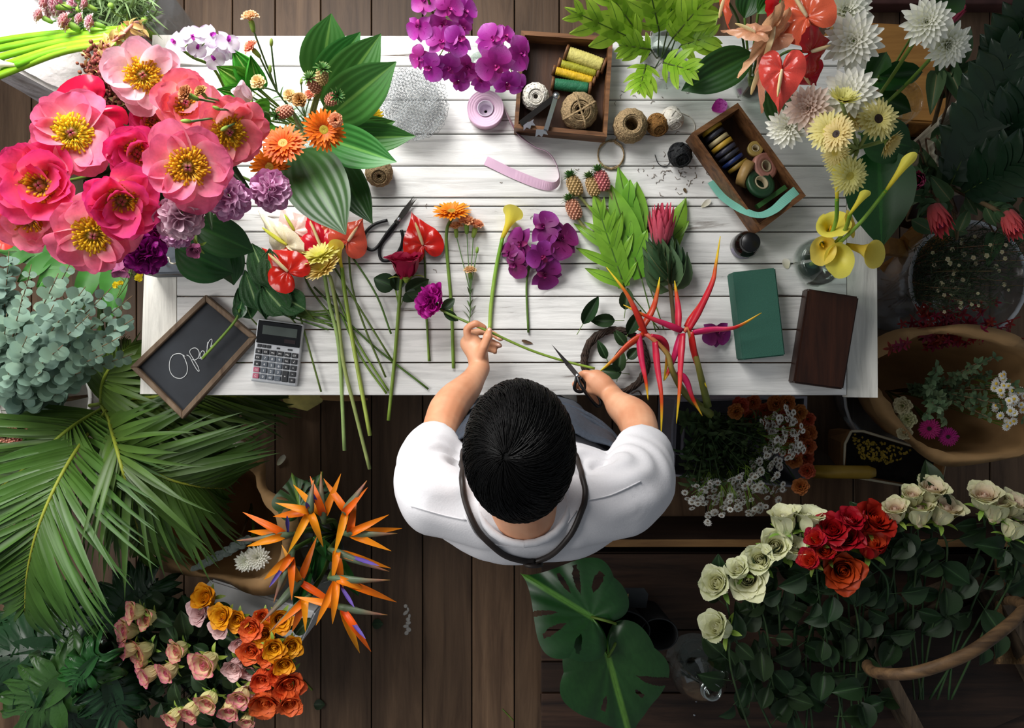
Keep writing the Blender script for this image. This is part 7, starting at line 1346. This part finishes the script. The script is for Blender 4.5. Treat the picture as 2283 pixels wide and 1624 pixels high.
mb = MB(); pw = .066; box_ = [(-pw, 0), (pw, 0), (pw, .06), (pw * .8, .085), (-pw * .8, .085), (-pw, .06)]; PM = TR(b.x + .02, b.y + sy * .98, ZP + h - .03) @ RX(math.radians(38)); prism(mb, box_, -.002, .002, PM); O('back_plate', (mb, plain('grey_tin_plate', '#3a3c3e', .5, .3), False), rt)
text('stamped_number', '61', PM @ TR(0, .05, .0023), .036, plain('faded_gold', '#a8925c', .6), rt)
tub('small_pail', 'small black round pail beside the oval one and the bottle', 1474, 1424, 42, 35, .53, M_FELT)
b = P(1543, 1470, ZP + .001); rt = T('glass_bottle', 'large clear glass bottle with ringed neck standing on the crate', 'bottle', b); mb = MB()
lathe(mb, wall_prof([(.075, 0), (.083, .01), (.084, .12), (.078, .15), (.055, .19), (.028, .22), (.0235, .235), (.0235, .25), (.028, .252), (.028, .26), (.024, .262), (.024, .275)], .003), 40, Matrix.Translation(b)); O('body', (mb, M_GLASS), rt)
mb = MB(); tube(mb, [b + V((.0265 * math.cos(k * pi / 12), .0265 * math.sin(k * pi / 12), .256)) for k in range(25)], .004, 6, False); tube(mb, [b + V((.023 * math.cos(k * pi / 12), .023 * math.sin(k * pi / 12), .275)) for k in range(25)], .003, 6, False); O('neck_ring', (mb, glassmat('thick_glass', (.8, .86, .84, 1), .05, .6)), rt)
for i, (p0, p1, hw, z, e, l) in enumerate((((1318, 1376), (1158, 1278), 100, .62, (1395, 1400, .42), 'upper monstera leaf with holes behind the florist'), ((1356, 1466), (1412, 1668), 104, .58, (1378, 1400, .42), 'lower monstera leaf drooping over the crate slats'))):
    rt = T('monstera_leaf', l, 'leaf', P(*e), 'monstera leaves in the black pails'); leaf(rt, 'monst', G_MONST, P(*p0, z), P(*p1, z - .03), hw * S(z), var=i, name='blade', zs=.2); stem(rt, [P(*p0, z), P((p0[0] + e[0]) / 2 + 6, (p0[1] + e[1]) / 2, z + .01), P(*e)], .004)
mb = MB(); lathe(mb, [(0, 0), (.004, 0), (.003, .002), (0, .0025)], 10, Matrix.Translation(P(1548, 1595, ZP))); tag(O('screw_head', (mb, M_STEEL)), 'small pale screw head in the dark crate slat', 'screw')
# ---------------------------------------------------------------- roses
def rmat(n, inner, tip, outer, **k): return petalmat(n, [(0, inner), (.6, inner), (1, tip)], outer=outer, trans=.14, nz=.06, nscale=18, hue=k.get('hue', .008), rough=.5)
RM = {'cream': rmat('cream_rose', '#f0eebc', '#f8f6dc', '#eef0c4'), 'red': rmat('flame_rose', '#e8501e', '#ea5a2e', '#a80c22'), 'blush': rmat('blush_rose', '#f0c8b0', '#f4dcc8', '#dfe0b0'), 'bi': petalmat('cream_pink_rose', [(0, '#efe8a4'), (.72, '#f3e4ac'), (1, '#dc5f84')], trans=.25, nz=.06, rough=.5), 'pink': rmat('pale_pink_rose', '#ecc4c0', '#f0d0cc', '#e4bcbc'), 'yellow': rmat('golden_rose', '#eeaa18', '#f2b624', '#e08c12'), 'orange': rmat('orange_rose', '#e66a26', '#ee7c3a', '#e26632')}
HRS = {k: [head('rose', k, [m, G_BUD], v, op=(.8, .45)[v]) for v in (0, 1)] for k, m in RM.items()}
R = random.Random(17)
def rose(kind, label, px, py, r, z, d, end, via, group, nleaf=5, v=None, ll=42):
    p = P(px, py, z); s = r * S(z) / .74; d = V(d).normalized(); e = P(*end); rt = T('rose', label, 'flower', e, group)
    put_head(rt, HRS[kind][R.randint(0, 1) if v is None else v], frame(p - d * s * .15, d, R.uniform(0, 6), s)); q = cr([p - d * s * 1.3] + [P(*k) for k in via] + [e], 8); stem(rt, q, [.003, .0034], G_ROSE, 1)
    for k in range(nleaf):
        f = .08 + .62 * k / max(1, nleaf - 1); b = q[int(f * (len(q) - 1))]; a = R.uniform(0, 6.28); L = ll * S(z) * R.uniform(.7, 1.3); o = V((math.cos(a), math.sin(a), R.uniform(-.1, .35))); st = b + o * L * .5
        leaf(rt, 'rose', G_ROSE, st, st + o * L * 1.15, L * .42, var=R.randint(0, 3), up=(V((0, 0, 1)) + V((R.uniform(-.5, .5), R.uniform(-.5, .5), 0))), zs=L * 1.1)
        stem(rt, [b, st], .0011, G_ROSE, 2, 4, 'petiole')
    return rt
rg = 'cream roses on the crate'
for x, y, r, d, l in ((1590, 1297, 38, (-.5, .35, .7), 'cream rose at the outer end of the row above the glass bottle'), (1664, 1294, 42, (-.35, .1, .9), 'large cream rose facing up beside the outermost one'), (1690, 1245, 37, (-.4, .4, .8), 'cream rose in the middle of the diagonal row'), (1730, 1213, 38, (-.2, .4, .8), 'cream rose overlapping the crate back board'), (1778, 1215, 32, (.1, .5, .6), 'cream rose touching the red roses'), (1640, 1262, 26, (-.5, .6, .5), 'small cream rose peeping out behind the large one'), (1745, 1140, 36, (-.2, .95, .25), 'cream rose seen from the side by the asters'), (1808, 1138, 36, (.1, .95, .25), 'cream rose seen from the side nearest the planter box'), (1587, 1393, 38, (-.7, .4, .55), 'single cream rose lying lowest, next to the bottle')):
    rose('cream', l, x, y, r, .62, d, (x * .45 + 1010 + R.uniform(-40, 40), 1640, .36), [(x + 45, y + 110, .56), (x * .6 + 730, y + 250, .44)], rg, 7, ll=48)
for x, y, r, d, l, v in ((1883, 1278, 40, (-.2, -.05, 1), 'flame red rose lowest of the red bunch, facing up', 0), (1800, 1246, 27, (-.6, .4, .6), 'small red rose nearest the cream ones', 1), (1838, 1222, 30, (-.4, .5, .7), 'red rose second from the cream roses', 1), (1816, 1199, 26, (-.5, .5, .7), 'small red rose at the outer edge of the red bunch', 1), (1857, 1173, 33, (-.3, .6, .8), 'orange red rose above the smallest red ones', 0), (1888, 1188, 36, (-.1, .6, .8), 'brightest orange red rose in the middle of the bunch', 0), (1902, 1150, 28, (0, .7, .6), 'red rose at the top middle of the bunch', 0), (1963, 1148, 38, (.2, .6, .7), 'dark red rose topmost, beside the blush roses', 0), (1950, 1200, 38, (0, .7, .6), 'dark red rose under the topmost one', 1)):
    rose('red', l, x, y, r, .66, d, (x * .4 + 1160 + R.uniform(-40, 40), 1645, .36), [(x + 30, y + 110, .56), (x * .6 + 780, y + 260, .44)], 'flame red roses on the crate', 7, v, ll=46)
for x, y, r, d, l, v in ((1995, 1126, 30, (-.3, .8, .5), 'blush rose touching the topmost red rose', 1), (2051, 1122, 36, (-.1, .9, .4), 'blush rose with outer petals curled down, in the middle', 1), (2082, 1080, 32, (0, .8, .5), 'blush rose topmost behind the middle pair', 0), (2117, 1122, 37, (.2, .8, .5), 'blush rose with pink heart beside the middle one', 0), (2035, 1096, 26, (-.2, .8, .5), 'greenish blush rose behind the middle one', 1), (2196, 1094, 34, (-.2, .8, .5), 'blush rose behind the one with gap on both sides', 0), (2226, 1114, 35, (0, .9, .4), 'blush rose in front of the pair near the picture edge', 1), (2270, 1112, 32, (.3, .8, .5), 'blush rose cut by the picture edge, upper one', 0), (2270, 1158, 32, (.2, .9, .4), 'blush rose cut by the picture edge, lower one', 1)):
    rose('blush', l, x, y, r, .66, d, (x * .4 + 1200 + R.uniform(-40, 40), 1560, .36), [(x - 5, y + 110, .56), (x * .7 + 600, y + 260, .46)], 'blush roses on the crate', 7, v, ll=52)
for i in range(30):
    x, y = R.uniform(1640, 2000), R.uniform(1380, 1620); a = R.uniform(0, 6.3); L = R.uniform(45, 72); z = R.uniform(.40, .52)
    rt = T('rose_leaf', 'dark loose rose leaf lying among the long rose stems on the crate', 'leaf', P(x, y, z), 'rose leaves among the long stems'); leaf(rt, 'rose', G_ROSE, P(x, y, z), P(x + L * math.cos(a), y + L * math.sin(a), z + R.uniform(-.02, .03)), L * .38 * S(z), var=i % 4, name='blade'); stem(rt, [P(x, y, z), P(x - 18 * math.cos(a), y - 18 * math.sin(a), z - .03)], .0012, G_ROSE)
# wooden trug with bent handle, burlap
M_GRW = woodmat('grey_weathered_wood', '#3a2f26', '#75634e', 'y', 5, rough=.7); M_BENT = woodmat('bent_branch', '#3f2e20', '#8a6a48', 'x', 5, rough=.6)
rt = T('wooden_trug', 'weathered wooden trug basket with a bent branch handle', 'basket', P(2140, 1500, ZP))
def board(p, q, z0, z1, th, nm, mat=M_GRW): a, b = P(*p, z1), P(*q, z1); d = (b - a).normalized(); n = V((-d.y, d.x, 0)) * th; mb = MB(); prism(mb, [(k.x, k.y) for k in (a, b, b + n, a + n)], z0, z1); o = O(nm, (mb, mat, False), rt)
board((1930, 1425), (2052, 1660), ZP + .004, .46, .03, 'side_board'); board((2215, 1310), (2345, 1560), ZP + .004, .46, .03, 'side_board'); board((1930, 1425), (2215, 1310), ZP + .004, .44, .02, 'end_board')
w = [P(*q, ZP + .03) for q in ((1950, 1440), (2070, 1690), (2350, 1570), (2215, 1330))]; mb = MB(); prism(mb, [(k.x, k.y) for k in w], ZP + .004, ZP + .02); O('bottom_board', (mb, M_CRW, False), rt)
mb = MB(); tube(mb, cr([P(1936, 1478, .46), P(1934, 1488, .6), P(1960, 1502, .7), P(2040, 1500, .77), P(2150, 1462, .79), P(2235, 1405, .76), P(2280, 1362, .7), P(2268, 1342, .62), P(2238, 1340, .46)], 7), [.013, .015, .016, .016, .015, .013], 10); O('handle', (mb, M_BENT), rt)
M_BURL = plain('burlap', '#8a6a44', .95, nz=.25, nscale=120, bump=.8); mb = MB(); n = 14; vs = []; fs = []
for i in range(n):
    for j in range(n): vs.append(P(2215 + 120 * i / n, 1240 + 260 * j / n, .40 + .05 * math.sin(i * .9) + .03 * noise.noise(V((i * .4, j * .4, 0)))))
fs = [(i * n + j, i * n + j + 1, (i + 1) * n + j + 1, (i + 1) * n + j) for i in range(n - 1) for j in range(n - 1)]; mb.add(vs, fs); o = tag(O('burlap_cloth', (mb, M_BURL)), 'brown burlap cloth hanging at the picture edge beside the trug', 'cloth'); o.modifiers.new('t', 'SOLIDIFY').thickness = .003
# ---------------------------------------------------------------- left bottom: white box and bucket roses
M_WBOX = plain('white_foam_box', '#d8d8d8', .7, nz=.03); q4 = ((436, 1330), (470, 1292), (704, 1366), (668, 1440))
tag(pprism('foam_box', q4, .40, 0, M_WBOX, bev=.006), 'white foam box partly hidden behind the golden roses', 'box')
vessel('rose_bucket', 'dark bucket hidden under the bicolour and orange roses', 'bucket', 530, 1424, 0, [(.13, 0), (.15, .2)], M_FELT)
RB = (545, 1420)
def broses(kind, group, z, items, ll=40, nl=4):
    for x, y, r, l in items:
        dx, dy = (x - RB[0]) / 260, -(y - RB[1]) / 260; rose(kind, l, x, y, r, z + R.uniform(-.02, .03), (dx * .8 + R.uniform(-.1, .1), dy * .8 + R.uniform(-.1, .1), .9), (RB[0] + (x - RB[0]) * .25, RB[1] + (y - RB[1]) * .25, .04), [(RB[0] + (x - RB[0]) * .8, RB[1] + (y - RB[1]) * .8, z - .12), (RB[0] + (x - RB[0]) * .4, RB[1] + (y - RB[1]) * .4, .22)], group, nl, ll=ll)
broses('bi', 'cream and pink roses', .58, [(286, 1366, 23, 'cream and pink rose highest at the outer side, next to its twin'), (318, 1381, 23, 'cream and pink rose overlapping the highest one'), (267, 1411, 26, 'creamiest bicolour rose at the outer side near the glass vase'), (273, 1452, 21, 'pink edged rose half behind the big round one'), (300, 1460, 28, 'round cream and pink rose below the creamiest one'), (385, 1455, 24, 'cream and pink rose alone in the middle of dark leaves'), (446, 1489, 31, 'largest cream and pink rose in the middle'), (317, 1511, 25, 'cream and pink rose low at the outer side'), (363, 1506, 24, 'cream and pink rose between the low outer one and the largest'), (306, 1484, 15, 'small bud rose under the round one'), (456, 1575, 25, 'pink topped rose below the largest bicolour one'), (418, 1598, 25, 'cream and pink rose near the bottom edge'), (378, 1608, 22, 'pink rose cut by the bottom edge, outermost'), (508, 1594, 25, 'yellowish bicolour rose next to the big orange one'), (531, 1565, 24, 'yellowish bicolour rose above its twin by the orange roses'), (548, 1616, 18, 'rose cut by the bottom edge below the orange roses')])
broses('pink', 'pale pink roses', .56, [(437, 1364, 27, 'pale pink rose under the highest golden rose'), (486, 1402, 22, 'pale pink rose under the second golden rose'), (530, 1443, 20, 'dusty pink rose touching the orange one'), (518, 1498, 26, 'pale pink rose with pointed petals in the middle'), (553, 1503, 18, 'small pale pink rose between pink and orange ones'), (557, 1544, 21, 'pale pink rose squeezed above the largest orange rose')])
broses('yellow', 'golden yellow roses', .6, [(449, 1330, 29, 'highest golden rose over the white foam box'), (487, 1374, 26, 'golden rose second from the top'), (526, 1386, 22, 'small golden rose between golden and orange ones'), (587, 1418, 26, 'brightest golden rose at the tip of the green strelitzia beak'), (627, 1386, 28, 'golden rose nearest the orange strelitzia petals'), (611, 1451, 24, 'golden rose in the middle of the orange ones'), (652, 1446, 23, 'golden rose at the inner edge of the bunch'), (633, 1488, 25, 'lowest golden rose above the big orange roses')], nl=2)
broses('orange', 'orange roses', .58, [(556, 1405, 25, 'orange rose beside the small golden one'), (583, 1377, 21, 'orange rose at the top under the strelitzia'), (557, 1458, 26, 'orange rose in the middle beside dusty pink one'), (592, 1472, 19, 'dark orange rose half hidden between golden ones'), (581, 1523, 26, 'orange rose above the largest orange one'), (619, 1510, 21, 'orange rose behind the inner big one'), (645, 1536, 33, 'big orange rose at the inner edge'), (587, 1580, 35, 'largest orange rose near the bottom edge'), (647, 1577, 29, 'orange rose below the big inner one')], nl=2)
for i in range(26):
    x, y = R.uniform(330, 530), R.uniform(1330, 1610); a = R.uniform(0, 6.3); L = R.uniform(34, 52); z = R.uniform(.4, .5)
    rt = T('rose_leaf', 'dark rose leaf in the gaps between the bucket roses', 'leaf', P(x, y, z), 'rose leaves between the bucket roses'); leaf(rt, 'rose', G_ROSE, P(x, y, z), P(x + L * math.cos(a), y + L * math.sin(a), z + R.uniform(-.02, .03)), L * .4 * S(z), var=i % 4, name='blade'); stem(rt, [P(x, y, z), P(x + (RB[0] - x) * .4, y + (RB[1] - y) * .4, .26)], .0014, G_ROSE)
# philodendron in a glass vase
vessel('philodendron_vase', 'clear glass vase of philodendron leaves at the lower corner', 'vase', 225, 1412, 0, [(.07, 0), (.09, .05), (.085, .2), (.07, .28), (.08, .32)], M_GLASS, water=.6)
G_PHI = petalmat('philodendron_leaf', [(0, '#2c5226'), (1, '#38642c')], rough=.3, trans=.1, spec=.5); G_PHD = petalmat('dark_philodendron_leaf', [(0, '#1c3a1e'), (1, '#234624')], rough=.3, trans=.08, spec=.5)
for p0, p1, hw, z, m, l in (((170, 1440), (-40, 1470), 105, .52, G_PHD, 'dark lobed philodendron leaf at the picture edge'), ((190, 1490), (40, 1600), 85, .56, G_PHI, 'bright edged philodendron leaf at the lower corner'), ((235, 1490), (268, 1610), 70, .54, G_PHD, 'philodendron leaf pointing straight down beside the roses'), ((170, 1390), (10, 1360), 85, .48, G_PHD, 'dark philodendron leaf under the longest palm frond'), ((255, 1400), (352, 1290), 80, .5, G_PHD, 'dark philodendron leaf reaching under the drooping palm'), ((180, 1480), (140, 1640), 85, .5, G_PHD, 'dark philodendron leaf cut by the bottom edge'), ((240, 1460), (330, 1560), 60, .46, G_PHD, 'philodendron leaf hidden under the bicolour roses'), ((220, 1460), (160, 1530), 45, .62, G_PHI, 'small curly philodendron leaf on top of the others')):
    rt = T('philodendron_leaf', l, 'leaf', P(228, 1412, .05), 'philodendron leaves in the glass vase'); leaf(rt, 'philo', m, P(*p0, z), P(*p1, z - .04), hw * S(z), var=len(l) % 4, name='blade', zs=.22); stem(rt, [P(*p0, z), P(215, 1425, .36), P(228, 1412, .05)], .0045, G_STEM)
# ---------------------------------------------------------------- second kraft wrap with dahlias and grey foliage
paper('kraft_wrap', 'dark kraft paper wrap with white dahlias beside the palm fronds', (545, 1120), ((468, 1056, .5), (556, 1050, .56), (580, 1105, .57), (616, 1160, .56), (630, 1230, .52), (588, 1288, .5), (500, 1290, .48), (420, 1268, .46), (376, 1235, .44), (370, 1150, .46), (410, 1090, .48)), .02, .5, seed=3, lip=.24)
KW = (560, 1125, .06)
for x, y, r, l in ((574, 1244, 27, 'white dahlia with green heart in the dark kraft wrap'), (548, 1252, 24, 'white dahlia half hidden behind the other in the kraft wrap')): flower('dahlia', l, 'flower', HW[0], x, y, .52, r, (0, -.2), x, via=[(565, 1180, .35)], end=KW, rs=.004, group='white dahlias in the dark kraft wrap')
for i in range(6):
    rt = T('dusty_miller_sprig', 'grey green sprig lying over the dark kraft wrap edge', 'leaf', P(*KW), 'grey sprigs in the kraft wrap'); q = cr([P(*KW), P(540, 1190, .42), P(480 + 14 * i, 1245 - 7 * i, .53), P(440 + 18 * i, 1262 - 10 * i, .54)], 8); stem(rt, q, .0013, WOODST, 1, 5); mb = MB()
    for k in range(12, len(q)):
        for sg in (1, -1): d = V((sg * .8 + R.uniform(-.3, .3), sg * .6, .3)); petal(mb, .022, .008, along(q[k], q[k] + d.normalized(), 1, zs=1), ROUND, 80, 100, nl=3, nw=2, ruf=.1)
    O('leaves', (mb, petalmat('grey_leaf', [(0, '#59645c'), (1, '#6c766e')], trans=.1) if i == 0 else bpy.data.materials['grey_leaf']), rt)
# ---------------------------------------------------------------- strelitzias
vessel('strelitzia_vase', 'clear glass vase under the orange strelitzias', 'vase', 752, 1190, 0, [(.07, 0), (.085, .05), (.08, .28), (.09, .34)], M_GLASS, water=.6)
S_SEP = petalmat('orange_sepal', [(0, '#d8650c'), (.6, '#ee8012'), (1, '#f08c1c')], rough=.4, trans=.2, nz=.06); S_BEAK = petalmat('beak_bract', [(0, '#56694a'), (.5, '#5f6a54'), (.85, '#8a5a4c'), (1, '#c88a4c')], rough=.4, trans=.03); S_BLUE = petalmat('blue_tongue', [(0, '#3c2c7a'), (1, '#55439a')], trans=.1)
SE = P(752, 1190, .05)
def strelitzia(label, base, beak, seps, z=.78, blue=None):
    b = P(*base, z); rt = T('strelitzia', label, 'flower', SE, 'orange strelitzias'); t = P(*beak, z + .01); mb = MB(); q = [b.lerp(t, k / 8) + V((0, 0, .012 * math.sin(k / 8 * pi))) for k in range(9)]; tube(mb, q, [.007, .014, .0135, .010, .007, .004, .0008], 8, flat=.7); O('beak', (mb, S_BEAK), rt)
    for i, s in enumerate(seps):
        e = P(*s, z + .035 + .012 * (i % 3)); o = b + (t - b) * .12; mb = MB(); L = (e - o).length; petal(mb, 1, .0125, along(o, e, 1, zs=1), [.3, .75, 1, .95, .7, .4, .03], 88 - 4 * (i % 2), 100, cup=1.2, nl=7, nw=4); O('sepal', (mb, S_SEP), rt)
    if blue: e = P(*blue, z + .05); o = b + (t - b) * .1; mb = MB(); petal(mb, 1, .006, along(o, e, 1, zs=1), [.4, .5, .6, 1, .8, .1], cup=1.0, nl=6, nw=3); O('tongue', (mb, S_BLUE), rt)
    stem(rt, [b, b.lerp(SE, .3) + V((0, 0, -.08)), SE], [.0065, .006], G_DARKSTEM)
strelitzia('strelitzia with pale beak pointing straight up the floor', (722, 1165), (716, 1052), ((672, 1100), (700, 1088), (735, 1118)), .8, (690, 1090))
strelitzia('strelitzia with beak pointing up beside the straight one', (765, 1150), (818, 1072), ((745, 1102), (790, 1120), (758, 1190)), .82)
strelitzia('strelitzia with petals fanning to the picture centre', (765, 1190), (886, 1190), ((862, 1182), (838, 1162), (815, 1205), (790, 1130)), .8)
strelitzia('strelitzia with petals pointing at the kraft wrap', (655, 1192), (528, 1206), ((566, 1186), (560, 1216), (575, 1160)), .8, (640, 1150))
strelitzia('strelitzia nearest the fallen palm, petals stacked over the dahlia', (690, 1150), (700, 1070), ((625, 1150), (640, 1128), (660, 1200), (715, 1205)), .84, (682, 1120))
strelitzia('strelitzia drooping over the white dahlias', (655, 1225), (610, 1345), ((592, 1290), (625, 1275), (650, 1290)), .76, (600, 1310))
strelitzia('strelitzia with long grey beak pointing to the picture centre', (735, 1290), (870, 1294), ((866, 1336), (742, 1384), (712, 1378), (800, 1310)), .8, (790, 1355))
strelitzia('strelitzia with lowest grey beak, one petal hanging down', (745, 1350), (864, 1372), ((800, 1452), (822, 1446), (700, 1340)), .78, (815, 1425))
strelitzia('strelitzia drooping onto the orange roses', (690, 1330), (600, 1410), ((655, 1400), (680, 1375), (668, 1350)), .74)
strelitzia('strelitzia with beak crossing the golden roses', (680, 1285), (580, 1392), ((690, 1240), (640, 1240), (720, 1330)), .72)
strelitzia('strelitzia in the centre pointing past the fallen palm', (735, 1225), (868, 1275), ((762, 1300), (745, 1270), (830, 1255)), .78, (845, 1262))
for i, (p0, p1, w, z, l) in enumerate((((668, 1130), (650, 1052), 48, .6, 'small monstera leaf behind the strelitzias'), ((690, 1120), (720, 1050), 36, .56, 'second small monstera leaf behind the strelitzias'))):
    rt = T('monstera_leaf', l, 'leaf', SE); leaf(rt, 'monst', G_MONST, P(*p0, z), P(*p1, z - .02), w * S(z), var=0, name='blade', zs=.1); stem(rt, [P(*p0, z), P(720, 1180, .4), SE], .003)
for p0, p1, l in (((700, 1220), (655, 1370), 'long dark strelitzia leaf hanging over the golden roses'), ((740, 1230), (800, 1330), 'dark strelitzia leaf between the two lowest beaks'), ((700, 1200), (760, 1260), 'dark strelitzia leaf in the middle of the bunch'), ((720, 1200), (700, 1300), 'dark strelitzia leaf pointing at the white box')): 
    rt = T('strelitzia_leaf', l, 'leaf', SE, 'strelitzia leaves'); leaf(rt, 'lance', G_DARKLEAF, P(*p0, .62), P(*p1, .64), 15 * S(.6), name='blade'); stem(rt, [P(*p0, .62), SE], .003)
# ---------------------------------------------------------------- scraps on the floor
def cut(px0, py0, px1, py1, label, r=.006): rt = T('stem_offcut', label, 'stem', P(px0, py0, r), 'stem offcuts on the floor'); stem(rt, [P(px0, py0, r), P(px1, py1, r)], r, G_STEM, 3, 8, 'piece')
cut(470, 950, 500, 968, 'thick green stem offcut by the palm tips', .008); cut(452, 945, 470, 960, 'dark stem offcut beside the thick one'); cut(563, 1098, 584, 1070, 'pale ended stem offcut beside the kraft wrap', .007); cut(1120, 1582, 1145, 1608, 'thin stem offcut near the crate', .002); cut(676, 1518, 696, 1540, 'thin stem offcut beside the orange roses', .003)
for x, y, L, w, rot, l in ((535, 992, 40, 16, 1.2, 'crumpled white petal on the floor by the palm tips'), (628, 1026, 30, 9, -.7, 'long white petal on the floor between table and strelitzias'), (740, 885, 160, 12, 1.5, 'pale peach paper scrap under the table edge')): loosepetal(l, x, y, .01, L, w, P_WHT if y > 900 else M_KRAFT, rot, 'petals fallen on the floor', cup=1.4)
mb = MB(); petal(mb, .13, .05, Matrix.Translation(P(632, 882, .05)) @ RZ(-1.7), [.3, .9, .7, 1, .6, .2], 84, 110, cup=.9, ruf=.08); tag(O('yellow_paper', (mb, petalmat('yellow_tissue', [(0, '#e0d27a'), (1, '#e8dc8c')], trans=.3))), 'crumpled yellow paper showing under the table edge', 'paper')
for x, y, l in ((712, 1572, 'round green leaf fallen on the floorboards'), (842, 1392, 'small green leaf scrap below the strelitzias')): rt = T('fallen_leaf', l, 'leaf', P(x, y, .004), 'leaves on the floor'); leaf(rt, 'disc', G_ROSE, P(x - 12, y, .006), P(x + 12, y, .01), 11 * S(0), name='blade')
mb = MB(); M_PAINT = plain('paint_splash', '#b8b2aa', .7); Rp = random.Random(3)
for i in range(9): a = P(908 + Rp.uniform(-7, 7), 1352 + 7.5 * i, .0006); ball(mb, 1, Matrix.Translation(a) @ RZ(Rp.uniform(0, 3)) @ Matrix.Diagonal((Rp.uniform(.004, .012), Rp.uniform(.004, .009), .0005, 1)), 10, 4)
O('paint_spill', (mb, M_PAINT), bpy.data.objects['floor'])
